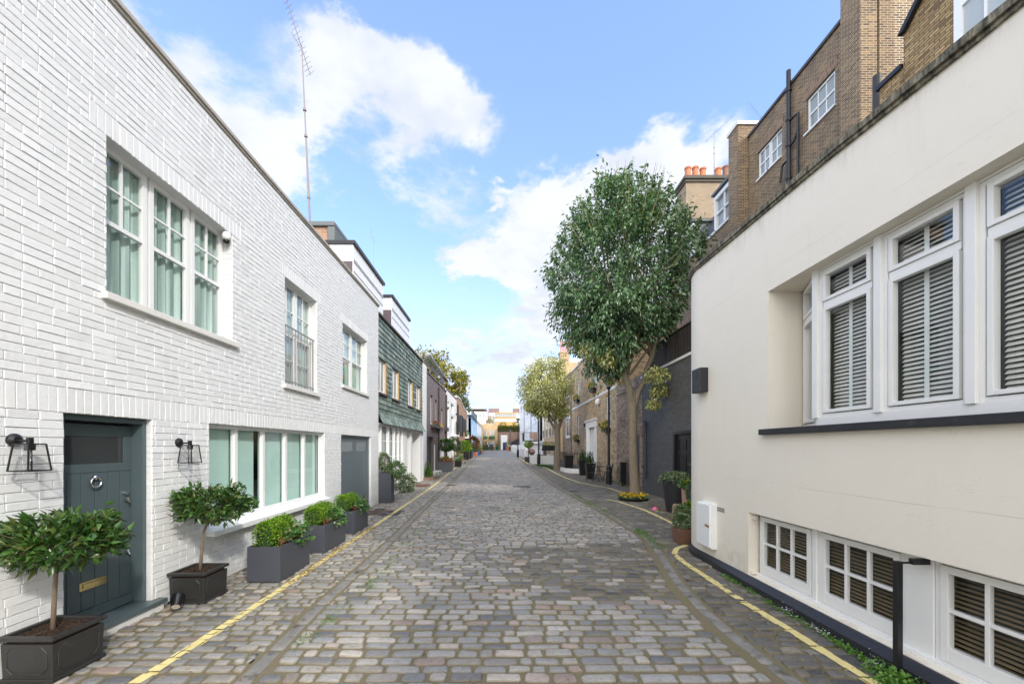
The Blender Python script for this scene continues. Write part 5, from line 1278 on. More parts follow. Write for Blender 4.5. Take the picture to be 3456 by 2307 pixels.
m_ = MB(); m_.hexa([(8.2,13.47,9.85),(14,13.47,9.85),(14,19.85,9.85),(8.2,19.85,9.85)],[(9.1,13.47,11.7),(14,13.47,11.7),(14,19.85,11.7),(9.1,19.85,11.7)]); m_.build('roof', SLATER, M2)
for k, y in enumerate((14.0, 16.9)):
    m_ = MB(); m_.box(8.25, 9.3, y, y+1.15, 10.0, 11.35); d_o = m_.build('dormer', paint('dormer_slate_cheek', (.13,.14,.17), .6), M2)
    m_ = MB(); m_.box(8.10,8.25,y-.02,y+.06,9.95,11.3); m_.box(8.10,8.25,y+1.09,y+1.17,9.95,11.3); m_.box(8.10,8.25,y+.06,y+1.09,11.15,11.3); m_.box(8.10,8.25,y+.06,y+1.09,9.95,10.05)
    m_.box(8.14,8.2,y+.55,y+.6,10.05,11.15); m_.box(8.14,8.2,y+.06,y+1.09,10.58,10.63); m_.build('window', WHITE, d_o)
    m_ = MB(); m_.box(8.21,8.22,y+.06,y+1.09,10.05,11.15); m_.build('pane', PALEPANE, d_o)
    m_ = MB(); m_.box(8.02,9.5,y-.1,y+1.25,11.35,11.43); m_.build('lead_cap', LEADR, d_o)
pipe(M2, 'drainpipe', BLACK, [(XM-.1,19.2,6),(XM-.1,19.2,9.7)], .06)
m_ = MB(); m_.box(XM-.25,XM,17.0,17.2,9.0,9.25); m_.build('hopper', BLACK, M2)
t = thing('chimney_stack', 'wide brown brick chimney stack with a row of orange pots', 'chimney', (10, 19.5, 0))
m_ = MB(); m_.box(8.76, 11.6, 18.9, 19.9, 0, 14.35); m_.build('stack', MAINB2, t)
m_ = MB(); m_.box(8.70,11.66,18.84,19.96,14.35,14.48); m_.box(8.64,11.72,18.78,20.02,14.48,14.62); m_.box(8.73,11.63,18.87,19.93,12.55,12.64); m_.build('stone_band', paint('sooty_stone', (.10,.09,.07), .9, .3, 8), t)
for i in range(8):
    x = 8.98+i*.36 + (0 if i < 3 else .02); h_ = [.62,.64,.58,.36,.58,.68,.60,.56][i]; m_ = MB()
    m_.lathe(x, 19.2 if i != 3 else 19.5, [(.15,14.62),(.13,14.62+h_*.85),(.155,14.62+h_*.88),(.155,14.62+h_),(.12,14.62+h_),(.11,14.62+h_*.6)], 14); m_.build('chimney_pot', TERRA if i != 5 else paint('smoked_terracotta', (.25,.13,.09), .8, .3, 8), t)
aerial((10.3, 19.3, 14.6), (10.3, 19.3, 17.0), 'forked TV aerial above the orange chimney pots', (.9,-.3,.75), 14, .12, GREYM, .012)
aerial((12.5, 18.5, 12), (12.5, 18.5, 16.6), 'long flat TV aerial behind the party-wall pier', (-1.4,-.5,.9), 18, .14, GREYM, .012)
# yellow stock rear extension right behind the cream building
M3 = thing('mustard_brick_extension', 'mustard brick rear wing with white sash window directly behind the cream parapet', 'building', (6, 4, 0))
F6 = FR(6.0)
m_ = MB(); ops = [(4.62,5.31,6.6,8.6,.08)]; wall_grid(m_, F6, -3, 5.96, 0, 8.0, [(4.62,5.31,6.6,7.999,.08)])
m_.add([F6(5.96,8.0,0),F6(5.31,8.72,0),F6(5.31,8.0,0)],[(0,1,2)]); m_.add([F6(4.62,8.0,0),F6(4.62,9.5,0),F6(2.5,11.5,0),F6(-3,11.5,0),F6(-3,8.0,0)],[(0,1,2,3,4)])
m_.quad((6,5.96,0),(6,5.96,8.0),(8,5.96,8.0),(8,5.96,0)); m_.add([F6(5.31,8.62,0),F6(5.31,8.72,0),F6(4.62,9.5,0),F6(4.62,8.62,0)],[(0,1,2,3)]); m_.build('wall', YELWARM, M3)
shell_house(M3, F6, -3, 5.9, 0, 8.0, 7, ROOFS, YELWARM)
m_ = MB(); m_.fprism(F6, [(-3,8.0),(5.30,8.0),(4.5,9.4),(2.5,11.4),(-3,11.4)], -6.9, -.35); m_.build('hidden_sun_block', YELWARM, M3)  # hidden bulk behind the wing wall, added to keep sun off the road
m_ = MB(); m_.hexa([(5.93,5.99,7.99),(8,5.99,7.99),(8,5.90,7.99),(5.93,5.90,7.99)],[(5.93,2.5,11.60),(8,2.5,11.60),(8,2.4,11.5),(5.93,2.4,11.5)]); m_.build('verge', BLACK, M3)
win(M3, F6, 4.63, 5.30, 6.6, 8.6, w=.0, cols=2, rows=1, pane=paint('pale_curtained_glass', (.42,.45,.44), .1, .1, 1, spec=.7), fw=.09, upper=(2,1))
t = thing('low_yard_wall', 'short brick yard wall with dark coping behind the cream parapet', 'wall', (6.5, 6.6, 0))
m_ = MB(); m_.box(6.0, 6.25, 5.97, 6.33, 0, 7.5); m_.build('wall', YELWARM, t)
m_ = MB(); m_.box(5.96, 6.29, 5.97, 6.37, 7.5, 7.57); m_.build('coping', BLACK, t)
pipe(None, 'vent_pipe', BLACK, [(6.5,6.91,5.0),(6.5,6.91,8.26)], .06) ; tag(bpy.data.objects['vent_pipe'], 'black vent pipe standing behind the cream parapet', 'pipe')

# ================================================================ RIGHT: the cream building
XC = 3.25; CR = 1.2; YC0 = 6.55
H9 = thing('cream_curved_house', 'cream rendered house with rounded corner, long upper window and basement windows', 'house', (XC, 3.5, 0))
HEADZ, SILLZ = 3.74, 2.07
OPC = [(-2.2,4.86,SILLZ,HEADZ,.42),(-2.2,5.25,.185,1.0,.14)]
ptop = lambda y: float(np.interp(y, [-3,2.6,4,7], [4.55,4.60,4.70,4.80]))
FC = FR(XC)
m_ = MB(); wall_grid(m_, FC, -3.0, YC0, .0, 4.5, OPC)
ysd = [-3, 0, 2.6, 4, 5.5, YC0]
for a_, b_ in zip(ysd[:-1], ysd[1:]): m_.quad((XC,a_,4.5),(XC,b_,4.5),(XC,b_,ptop(b_)),(XC,a_,ptop(a_)))
arc = [(XC+CR-CR*math.cos(q), YC0+CR*math.sin(q)) for q in [i*math.pi/2/24 for i in range(25)]]
arc += [(5.6, YC0+CR)]
for (x0,y0),(x1,y1) in zip(arc[:-1], arc[1:]): m_.quad((x0,y0,0),(x1,y1,0),(x1,y1,4.80),(x0,y0,4.80))
m_.build('wall', REND, H9, smooth=False)
m_ = MB(); path = [(XC, y, ptop(y)) for y in np.linspace(-3, YC0, 36)] + [(x,y,4.80) for x,y in arc[1:]]
nrm_ = [(-1,0)]*36 + [(-math.cos(q), math.sin(q)) for q in [i*math.pi/2/24 for i in range(1,25)]] + [(0,1)]
r = random.Random(2)
for k, (o_, z0_, z1_) in enumerate(((.03,-.012,.02),(.05,.02,.078))):
    i0 = len(m_.v)
    for (x,y,z),(nx_,ny_) in zip(path, nrm_):
        e = r.uniform(-.006,.006); m_.v += [(x+nx_*(o_+e),y+ny_*(o_+e),z+z0_),(x+nx_*(o_+e),y+ny_*(o_+e),z+z1_+e),(x-nx_*.28,y-ny_*.28,z+z1_+e),(x-nx_*.28,y-ny_*.28,z+z0_)]
    for i in range(len(path)-1):
        for q in range(4): a_ = i0+i*4+q; b_ = i0+i*4+(q+1)%4; m_.f.append((a_, b_, b_+4, a_+4))
m_.build('coping', COP, H9)
shell_house(H9, FC, -3, YC0, 0, 4.4, 2.2, ROOFS, REND)
# black plinth with sloping top, following the curve
m_ = MB(); path = [(XC, y) for y in np.linspace(-3, YC0, 40)] + arc[1:]; nrm_ = [(-1,0)]*40 + nrm_[36:]
i0 = len(m_.v)
for (x,y),(nx_,ny_) in zip(path, nrm_):
    w_ = .085 if y < 5.3 else .085-.045*min(1,(y-5.3)/1.0)
    m_.v += [(x+nx_*(w_+.02),y+ny_*(w_+.02),-.05),(x+nx_*w_,y+ny_*w_,.115),(x+nx_*.02,y+ny_*.02,.178),(x-nx_*.12,y-ny_*.12,.181)]
for i in range(len(path)-1):
    for q in range(3): a_ = i0+i*4+q; m_.f.append((a_, a_+1, a_+5, a_+4))
m_.build('plinth', BLACKP, H9, smooth=False)
# upper window: black sill, angled return light, then lights on the main line
m_ = MB(); m_.fbox(FC, -2.3, 4.95, 2.0, SILLZ, -.42, .065); m_.build('sill', BLACKP, H9, bevel=.005)
XWN = 3.40
def light_frame(mb, P, Q, z0, z1, fw, dpt=.06, inset=0):
    """rectangular frame between plan points P and Q"""
    P, Q = Vector((*P,0)), Vector((*Q,0)); d_ = (Q-P).normalized(); n_ = Vector((d_.y,-d_.x,0))
    if n_.x > 0: n_ = -n_
    L_ = (Q-P).length
    def bx(a_, b_, c_, e_, w0=0, w1=dpt):
        p = lambda s_, w_, z_: tuple(P+d_*s_ - n_*w_ + Vector((0,0,z_)))
        mb.hexa([p(a_,w0,c_),p(b_,w0,c_),p(b_,w1,c_),p(a_,w1,c_)],[p(a_,w0,e_),p(b_,w0,e_),p(b_,w1,e_),p(a_,w1,e_)])
    bx(0, fw, z0, z1); bx(L_-fw, L_, z0, z1); bx(fw, L_-fw, z1-fw, z1, .001); bx(fw, L_-fw, z0, z0+fw*1.15, .001)
    return P, d_, n_, L_, bx
BL1 = paint('blind_slat_cream', (.72,.72,.69), .45, .04, 5); BL2 = paint('blind_slat_brown', (.26,.195,.115), .5, .06, 5)
TAPE = paint('blind_tape', (.70,.74,.74), .6, .03)
def blind(parent, P, d_, n_, s0, s1, z0, z1, w, mat, pitch=.043, tapes=(), slat=.045, tilt=.35):
    mb = MB(); z = z0
    while z < z1:
        p = lambda s_, ww, zz: tuple(P+d_*s_ - n_*ww + Vector((0,0,zz)))
        mb.quad(p(s0,w,z), p(s1,w,z), p(s1,w+slat*math.cos(tilt),z+slat*math.sin(tilt)), p(s0,w+slat*math.cos(tilt),z+slat*math.sin(tilt))); z += pitch
    o = mb.build('blind', mat, parent)
    mb = MB()
    for s_ in tapes:
        mb.quad(p(s_-.02,w-.004,z0),p(s_+.02,w-.004,z0),p(s_+.02,w-.004,z1),p(s_-.02,w-.004,z1))
    if tapes: mb.build('tape', TAPE, o) if False else mb.build('blind_tape', TAPE, parent)
def casement(P, Q, z0, z1, zt, label=None, tape=None, fw=.038):
    mb = MB(); Pv, d_, n_, L_, bx = light_frame(mb, P, Q, z0, z1, .032, .09)
    bx(.045, L_-.045, zt-.03, zt+.03, .002, .08)
    for (a_, b_) in ((z0+.042, zt-.03), (zt+.03, z1-.034)):
        bx(.05, .05+fw, a_+.004, b_-.004, -.012, .04); bx(L_-.05-fw, L_-.05, a_+.004, b_-.004, -.012, .04); bx(.05+fw, L_-.05-fw, b_-fw, b_-.004, -.0115, .04); bx(.05+fw, L_-.05-fw, a_+.004, a_+fw, -.0115, .04)
    o = mb.build('window', WHITEW, H9, bevel=.003)
    q = MB(); p = lambda s_, w_, z_: tuple(Pv+d_*s_ - n_*w_ + Vector((0,0,z_)))
    for (a_, b_) in ((z0+.1, zt-.08), (zt+.08, z1-.09)): q.quad(p(.075,.02,a_-.03),p(L_-.075,.02,a_-.03),p(L_-.075,.02,b_+.03),p(.075,.02,b_+.03))
    q.build('pane', GLS, o)
    blind(o, Pv, d_, n_, .06, L_-.06, z0+.08, z1-.05, .10, BL1, tapes=tape or (L_*.42,), pitch=.038, slat=.037, tilt=.85)
lights = [4.30, 3.585, 2.875, 2.165, 1.455, .745, .035, -.675]
m_ = MB()
for y in lights: m_.box(XWN-.03, XWN+.09, y-.035, y+.035, SILLZ+.09, HEADZ-.0)
m_.box(XWN-.012, XWN+.10, -2.2, 4.30, SILLZ+.005, SILLZ+.09); m_.box(XWN-.01, XWN+.10, -2.2, 4.30, HEADZ-.022, HEADZ-.001)
m_.build('window_frame', WHITEW, H9, bevel=.004)
casement((3.66,4.84), (XWN+.01,4.335), SILLZ+.01, HEADZ-.01, 3.33, tape=(.1,))
for a_, b_ in zip(lights[1:], lights[:-1]): casement((XWN,b_-.036), (XWN,a_+.036), SILLZ+.092, HEADZ-.024, 3.345)
m_ = MB(); m_.box(XWN+.9, XWN+.92, -2.3, 4.9, 1.9, 3.9); m_.build('room_shade_sheet', paint('room_dark', (.03,.05,.05)), H9)  # dark sheet stands in for unlit room depth behind the upper lights
# basement windows
def base_win(y0, y1):
    mb = MB(); xw = XC+.12
    P, Q = (xw, y1), (xw, y0); Pv, d_, n_, L_, bx = light_frame(mb, P, Q, .19, .995, .035, .08)
    bx(.04, .095, .235, .955, -.01, .04); bx(L_-.095, L_-.04, .235, .955, -.01, .04); bx(.095, L_-.095, .90, .955, -.0095, .04); bx(.095, L_-.095, .235, .345, -.0095, .04)
    for i in (1, 2): s_ = .095+(L_-.19)*i/3; bx(s_-.014, s_+.014, .345, .90, -.005, .03)
    bx(.095, L_-.095, .608, .636, -.0045, .029)
    o = mb.build('window', WHITEW, H9, bevel=.003)
    q = MB(); p = lambda s_, w_, z_: tuple(Pv+d_*s_ - n_*w_ + Vector((0,0,z_)))
    q.quad(p(.08,.012,.33),p(L_-.08,.012,.33),p(L_-.08,.012,.92),p(.08,.012,.92)); q.build('pane', GLS, o)
    blind(o, Pv, d_, n_, .05, L_-.05, .25, .95, .07, BL2, pitch=.036, slat=.030, tilt=.35)
base_win(4.30, 5.21); base_win(3.33, 4.24); base_win(2.20, 3.10); base_win(1.2, 2.14); base_win(.2,1.14)
m_ = MB(); xw = XC+.11; m_.box(xw, xw+.06, 3.105, 3.325, .19, .995); m_.box(xw-.012, xw+.08, 4.245, 4.295, .19, .995); m_.box(xw-.03, xw+.1, -2, 5.24, .183, .215); m_.build('window_frame', WHITEW, H9, bevel=.004)
m_ = MB(); m_.box(XC+.55, XC+.57, -2.3, 5.3, .0, 1.2); m_.build('room_shade_sheet', paint('room_dark', (.03,.05,.05)), H9)  # basement sheet, its dark colour standing for the unlit room
# things on the cream wall
def on_curve(q, out_=0): return (XC+CR-(CR+out_)*math.cos(q), YC0+(CR+out_)*math.sin(q))
t = thing('meter_box', 'white electricity meter box with brown tape on the rounded corner of the cream wall', 'meter box', (XC, 6.6, .3))
def obox(mb, c, ang, l, dpt, z0, z1):
    """box standing on a wall whose outward normal is at angle ang"""
    n_ = (math.cos(ang), math.sin(ang)); t_ = (-n_[1], n_[0])
    p = lambda s_, w_: (c[0]+t_[0]*s_+n_[0]*w_, c[1]+t_[1]*s_+n_[1]*w_)
    q = [p(-l/2,-.02), p(l/2,-.02), p(l/2,dpt), p(-l/2,dpt)]
    mb.hexa([(*a_, z0) for a_ in q], [(*a_, z1) for a_ in q]); return p
c_ = (XC, 6.22); an = math.pi
m_ = MB(); obox(m_, c_, an, .42, .085, .31, .99); m_.build('box', WHITE, t, bevel=.006)
m_ = MB(); p = obox(m_, c_, an, .40, .112, .33, .975); m_.build('door', WHITE, t, bevel=.008)
m_ = MB()
q = [p(.07,.1135), p(.20,.1135)]; m_.quad((*q[0],.64),(*q[1],.63),(*q[1],.67),(*q[0],.68)); m_.build('brown_tape', paint('brown_tape', (.34,.17,.07), .5), t)
t = thing('alarm_box', 'black peeling alarm box high on the rounded corner', 'alarm box', (XC, 6.8, 2.9))
c_ = (XC, 6.40); an = math.pi
m_ = MB(); p = obox(m_, c_, an, .27, .13, 2.72, 3.10)
m_.build('box', BLACKP, t, bevel=.008)
m_ = MB()
for k in range(4): q = [p(-.07,.136), p(.05,.136)]; z_ = 2.96+k*.025; m_.hexa([(*p(-.07,.131),z_),(*p(.05,.131),z_),(*p(.05,.137),z_),(*p(-.07,.137),z_)],[(*p(-.07,.131),z_+.008),(*p(.05,.131),z_+.008),(*p(.05,.137),z_+.008),(*p(-.07,.137),z_+.008)])
m_.build('louvre', paint('grey_peeled', (.07,.07,.07), .6), t)
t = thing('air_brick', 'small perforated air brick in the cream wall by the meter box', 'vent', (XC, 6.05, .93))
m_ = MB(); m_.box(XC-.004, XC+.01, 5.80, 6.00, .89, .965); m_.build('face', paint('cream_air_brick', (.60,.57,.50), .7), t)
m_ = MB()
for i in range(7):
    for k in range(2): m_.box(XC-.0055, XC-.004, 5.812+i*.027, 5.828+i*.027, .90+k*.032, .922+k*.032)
m_.build('painted_hole', BLACK, t)  # raised black patches paint the darkness of the holes
t = thing('hinge_bracket', 'cream painted pipe stub in the basement window reveal', 'bracket', (XC+.05, 5.2, .9))
m_ = MB(); m_.tube([(XC+.06,5.25,.93),(XC+.06,5.19,.93)], .03, 10); m_.box(XC+.02,XC+.1,5.2,5.25,.20,.23); m_.build('stub', REND, t)
t = thing('black_post_bracket', 'square black steel post with arm fixed to the basement window pier', 'post', (3.13, 3.15, .0))
m_ = MB(); m_.box(3.105, 3.150, 3.13, 3.17, .0, .955); m_.build('post', BLACK, t, bevel=.003)
m_ = MB(); m_.box(3.150, 3.34, 3.14, 3.152, .935, .95); m_.box(3.25,3.262,3.10,3.21,.92,.965) if False else None
m_.build('arm', BLACK, t)
m_ = MB(); m_.box(3.225, 3.36, 3.125, 3.165, .93, .975); m_.build('wall_plate', BLACK, t, bevel=.003)

# ================================================================ PLANTS AND POTS, left side
def lead_planter(cx, cy, label, s=.205, h=.355):
    z = g(cy)+.026; t = thing('lead_style_planter', label, 'planter', (cx, cy, z), 'square lead-style planters by the front door')
    m_ = MB(); b_, tp = s-.012, s-.004
    m_.hexa([(cx-b_,cy-b_,z),(cx+b_,cy-b_,z),(cx+b_,cy+b_,z),(cx-b_,cy+b_,z)],[(cx-tp,cy-tp,z+h-.06),(cx+tp,cy-tp,z+h-.06),(cx+tp,cy+tp,z+h-.06),(cx-tp,cy+tp,z+h-.06)])
    m_.box(cx-s-.004,cx+s+.004,cy-s-.004,cy+s+.004,z,z+.03); m_.build('box', LEAD, t, bevel=.005)
    m_ = MB(); e = s+.012; i_ = s-.028
    m_.box(cx-e,cx+e,cy-e,cy-i_,z+h-.035,z+h); m_.box(cx-e,cx+e,cy+i_,cy+e,z+h-.035,z+h); m_.box(cx-e,cx-i_,cy-i_,cy+i_,z+h-.035,z+h); m_.box(cx+i_,cx+e,cy-i_,cy+i_,z+h-.035,z+h)
    m_.build('rim', LEAD, t, bevel=.008)
    m_ = MB()
    def face(P_):
        a_, b_, c_, e_ = -.155, .155, .065, .275; k = .045
        pg = [(a_+k,c_),(b_-k,c_),(b_,c_+k),(b_,e_-k),(b_-k,e_),(a_+k,e_),(a_,e_-k),(a_,c_+k)]
        for q0, q1 in zip(pg, pg[1:]+pg[:1]): m_.tube([P_(*q0), P_(*q1)], .0055, 6)
    face(lambda u,v: (cx+u, cy-s+.007, z+v)); face(lambda u,v: (cx+s-.007, cy+u, z+v))
    m_.build('moulding', LEAD, t)
    m_ = MB(); m_.box(cx-i_,cx+i_,cy-i_,cy+i_,z+h-.09,z+h-.028); m_.build('soil', SOIL, t)
    r_ = np.random.RandomState(int(cy*10)); n = 260; p = np.stack([r_.uniform(cx-i_+.02,cx+i_-.02,n), r_.uniform(cy-i_+.02,cy+i_-.02,n), np.full(n,z+h-.026)],1)
    V, Fq = leaves(p, r_.normal(0,1,(n,3))*[1,1,.2], .03, .018, 3, droop=0, jit=.3); meshobj('bark_chips', V, Fq, SOIL, t)
def bay_tree(cx, cy, label, crx, cry, crz, rad, seed, lean=(0,0), n=1150):
    z = g(cy); t = thing('bay_tree', label, 'bay tree', (cx, cy, z+.33), 'standard bay trees in planters')
    m_ = MB(); m_.tube([(cx,cy,z+.32),(cx+lean[0]*.3,cy,z+.55),(cx+lean[0]*.8,cy+lean[1],z+.8),(crx,cry,crz)], [.018,.016,.014,.012], 9)
    r = random.Random(seed); nodes = []
    for i in range(46):
        th, ph = r.uniform(0, 6.28), r.uniform(-.35, 1.0)
        e = Vector((crx+rad[0]*.88*math.cos(th)*math.cos(ph*.9), cry+rad[1]*.88*math.sin(th)*math.cos(ph*.9), crz+rad[2]*.9*math.sin(ph)))
        if e.x < -3.82: e.x = -3.82
        s_ = Vector((crx, cry, crz-rad[2]*.5)); mid = s_.lerp(e, .55)+Vector((0,0,.03))
        m_.tube([s_, mid, e], [.008,.005,.003], 4, cap=False); nodes.append((s_, mid, e))
    m_.build('trunk', STEM, t, smooth=True)
    # sprays of leaves around each twig end
    r_ = np.random.RandomState(seed); P_, Nn = [], []
    for (s_, mid, e) in nodes:
        k = n//46
        for _ in range(k):
            f = r_.uniform(.15, 1.0)**.7; base_ = mid.lerp(e, f); dr_ = (e-mid).normalized()
            P_.append(tuple(base_+Vector(r_.normal(0,.035,3)))); Nn.append((dr_.x, dr_.y, dr_.z+.35))
    p2, n2 = shell((crx,cry,crz), (rad[0]*.8,rad[1]*.8,rad[2]*.75), n//3, seed, inner=.3)
    P_ = np.concatenate([np.array(P_), p2]); Nn = np.concatenate([np.array(Nn), n2]); P_[:,0] = np.maximum(P_[:,0], -3.83)
    crown('crown', BAY, t, P_, Nn, .084, .037, seed, droop=.08, jit=.65)
lead_planter(-3.63, 3.26, 'square lead-style planter with bark mulch, nearest the camera left of the door')
bay_tree(-3.64, 3.25, 'mop-headed bay tree in the nearest planter, in front of the door', -3.56, 3.24, 1.07, (.43,.40,.27), 21, (.03,0), 1700)
lead_planter(-3.625, 4.81, 'square lead-style planter beneath the right lantern')
bay_tree(-3.63, 4.83, 'mop-headed bay tree between the door and ground-floor window', -3.50, 4.88, 1.13, (.42,.42,.27), 33, (.05,0), 1600)
t = thing('tipped_black_pot', 'small glossy black pot tipped against the second bay planter', 'pot', (-3.55, 4.42, .05))
ax = Vector((.38,-.70,-.60)).normalized(); c_ = Vector((-3.60,4.46,.185)); m_ = MB()
m_.tube([c_-ax*.01, c_, c_+ax*.02, c_+ax*.13], [.062,.070,.068,.046], 24); m_.build('pot', paint('gloss_black_ceramic', (.008,.008,.01), .12, .1), t, smooth=False)
m_ = MB(); m_.tube([c_+ax*.1302, c_+ax*.1312], [.040,.040], 20); m_.build('base', paint('unglazed_base', (.55,.48,.40), .8), t)
def trough(x0, x1, y0, y1, h, label, seed):
    z = g((y0+y1)/2)+.024; t = thing('trough_planter', label, 'planter', ((x0+x1)/2, (y0+y1)/2, z), 'anthracite trough planters under the window')
    m_ = MB(); k = .022
    m_.box(x0,x1,y0,y0+k,z,z+h); m_.box(x0,x1,y1-k,y1,z,z+h); m_.box(x0,x0+k,y0+k,y1-k,z,z+h); m_.box(x1-k,x1,y0+k,y1-k,z,z+h); m_.build('box', TROUGH, t)
    m_ = MB(); m_.box(x0+k,x1-k,y0+k,y1-k,z+h-.12,z+h-.05); m_.build('soil', SOIL, t)
    r_ = np.random.RandomState(seed); t2 = thing('box_hedge', label.replace('anthracite trough', 'clipped box hedge in the trough'), 'hedge', ((x0+x1)/2-.05, (y0+y1)/2, z+h-.05), 'clipped box hedges in the troughs')
    P_, Nn = [], []; nb = 15
    for i in range(nb):
        cy_ = y0+.10+(y1-y0-.2)*i/(nb-1); cx_ = x0+.15+r_.uniform(-.03,.05)
        hh = .13+r_.uniform(-.02,.03); p, nm = shell((cx_, cy_, z+h+.13), (.15,.10,hh+.05), 520, seed*10+i, inner=.86, lump=.10); P_.append(p); Nn.append(nm)
    p = np.concatenate(P_); nm = np.concatenate(Nn); p[:,0] = np.minimum(p[:,0], x1-.10+r_.normal(0,.01,len(p)))
    crown('crown', BOX, t2, p, nm+[0,0,.4], .024, .017, seed, droop=-.1, jit=.7)
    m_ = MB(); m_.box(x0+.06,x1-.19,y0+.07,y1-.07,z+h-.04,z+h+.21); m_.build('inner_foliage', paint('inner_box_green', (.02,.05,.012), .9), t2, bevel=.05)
    m_ = MB()
    for i in range(24):
        cy_ = y0+.08+(y1-y0-.16)*r_.uniform(); cx_ = x0+.16+r_.uniform(-.08,.08); m_.tube([(cx_,cy_,z+h-.06),(cx_+r_.uniform(-.05,.05),cy_+r_.uniform(-.05,.05),z+h+.14)], .004, 4, cap=False)
    m_.build('stem', STEM, t2)
    t3 = thing('trailing_ivy', label.replace('anthracite trough', 'trailing ivy along the front of the trough'), 'ivy', (x1-.08, (y0+y1)/2, z+h-.05), 'ivy trailing from the troughs')
    n = 300; cy_ = y0+(y1-y0)*(.30+.72*r_.uniform(0,1,n)**.8); p = np.stack([x1-.10+r_.normal(0,.05,n), cy_, z+h+.02+np.abs(r_.normal(0,.075,n))],1)
    m2 = r_.uniform(0,1,n) < .12; p[m2,0] = x1+.015+r_.uniform(0,.02,m2.sum()); p[m2,2] = z+h-r_.uniform(0,.11,m2.sum())
    crown('foliage', IVY, t3, p, np.tile([.55,-.2,.55],(n,1)), .058, .056, seed, droop=.1, jit=.5)
    m_ = MB()
    for i in range(26): a_ = y0+.2+(y1-y0-.3)*r_.uniform(); m_.tube([(x1-.12,a_,z+h-.05),(x1-.1+r_.uniform(-.04,.05),a_+r_.uniform(-.1,.1),z+h+.07),(x1-.05,a_+r_.uniform(-.15,.15),z+h+.02)], .0025, 4, cap=False)
    m_.build('stem', paint('reddish_stems', (.22,.10,.05), .8), t3)
trough(-3.40, -2.955, 5.36, 6.18, .47, 'anthracite trough nearest the camera under the window', 3)
trough(-3.46, -3.0, 6.82, 7.72, .47, 'anthracite trough in the middle of the three', 4)
trough(-3.50, -3.03, 8.28, 9.12, .47, 'anthracite trough farthest of the three', 5)
def tall_planter(x, y, s, h, label, mat=TROUGH, taper=1.0, group=None):
    z = g(y)+.02; t = thing('tall_planter', label, 'planter', (x, y, z), group); b_ = s*taper
    m_ = MB(); m_.hexa([(x-b_,y-b_,z),(x+b_,y-b_,z),(x+b_,y+b_,z),(x-b_,y+b_,z)],[(x-s,y-s,z+h),(x+s,y-s,z+h),(x+s,y+s,z+h),(x-s,y+s,z+h)]); m_.build('box', mat, t, bevel=.01)
    m_ = MB(); e = s*.86; m_.box(x-e,x+e,y-e,y+e,z+h,z+h+.012); m_.build('soil', SOIL, t)
tall_planter(-3.675, 12.85, .205, .95, 'tall anthracite planter spilling green plants at the corner of the white house')
t = thing('trailing_shrub', 'mixed green trailing shrub spilling from the tall anthracite planter', 'shrub', (-3.65, 12.85, 1.0))
p, nm = shell((-3.72,12.8,1.38), (.19,.19,.34), 1500, 9, inner=.5); crown('crown', VAR, t, p, nm, .05, .03, 9)
p, nm = shell((-3.40,12.95,1.12), (.33,.40,.30), 800, 10, inner=.3); crown('foliage', IVY, t, p, nm, .075, .05, 10)
p, nm = shell((-3.40,13.3,.72), (.18,.4,.33), 300, 12, inner=.3); crown('foliage', VAR, t, p, nm, .07, .045, 12)
m_ = MB(); m_.tube([(-3.7,12.8,1.0),(-3.72,12.8,1.5)], .012, 5)
for i in range(14): m_.tube([(-3.65,12.9,1.0),(-3.5+.1*math.sin(i),12.9+.1*math.cos(i*2),1.25),(-3.25+.12*math.sin(i*3),13.0+.35*math.cos(i*1.3),1.0+.3*math.sin(i*2))], .004, 4, cap=False)
m_.build('stem', STEM, t)
t = thing('variegated_ground_shrub', 'cream-edged shrub by the low white wall of the slate house', 'shrub', (-3.55, 15.6, .1))
p, nm = shell((-3.62,15.7,.45), (.22,.75,.36), 900, 13, inner=.3, zmin=.1); crown('crown', VAR, t, p, nm, .085, .055, 13)
m_ = MB(); [m_.tube([(-3.65,15.7,.08),(-3.6+.1*math.sin(i),15.7+.4*math.cos(i*1.7),.5)], .006, 4, cap=False) for i in range(9)]; m_.build('stem', STEM, t)
t = thing('door_mat', 'flat rust-brown doormat in front of the slate house door', 'doormat', (-3.4, 17.6, .15))
m_ = MB(); m_.box(-3.75,-3.15,17.1,18.0,g(17.5)+.025,g(17.5)+.055); m_.build('mat', paint('coir_mat', (.16,.075,.045), .95, .3, 30), t)
def cone(x, y, z, r0, h, label, mat=CONE, n=900, group=None):
    t = thing('cone_topiary', label, 'topiary', (x, y, z), group); r_ = np.random.RandomState(int(y*10)); u = 1-np.sqrt(r_.uniform(0,1,n)); th = r_.uniform(0,6.28,n); rr_ = r0*(1-u)*(.93+.1*np.sin(th*5))
    bulge = r0*.12*np.sin(np.pi*u); rr_ = rr_+bulge
    p = np.stack([x+rr_*np.cos(th), y+rr_*np.sin(th), z+.05+h*u],1); nm = np.stack([np.cos(th),np.sin(th),np.full(n,.5)],1); crown('crown', mat, t, p, nm, .05 if n < 1200 else .04, .03, 5, jit=.5)
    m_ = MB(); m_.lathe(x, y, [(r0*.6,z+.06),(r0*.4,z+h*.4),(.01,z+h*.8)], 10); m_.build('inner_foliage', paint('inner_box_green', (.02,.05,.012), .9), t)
    m_ = MB(); m_.tube([(x,y,z-.03),(x,y,z+.2)], .02, 6); m_.build('trunk', STEM, t)
cone(-3.72, 20.3, .32, .27, .82, 'light green cone topiary in front of the white party wall')
t = thing('low_brick_planter', 'low mossy brick planter at the foot of the cone topiary', 'planter', (-3.6, 20.3, .2)); m_ = MB(); m_.box(-3.84,-3.3,19.9,20.8,.16,.33); m_.build('box', REDB, t)
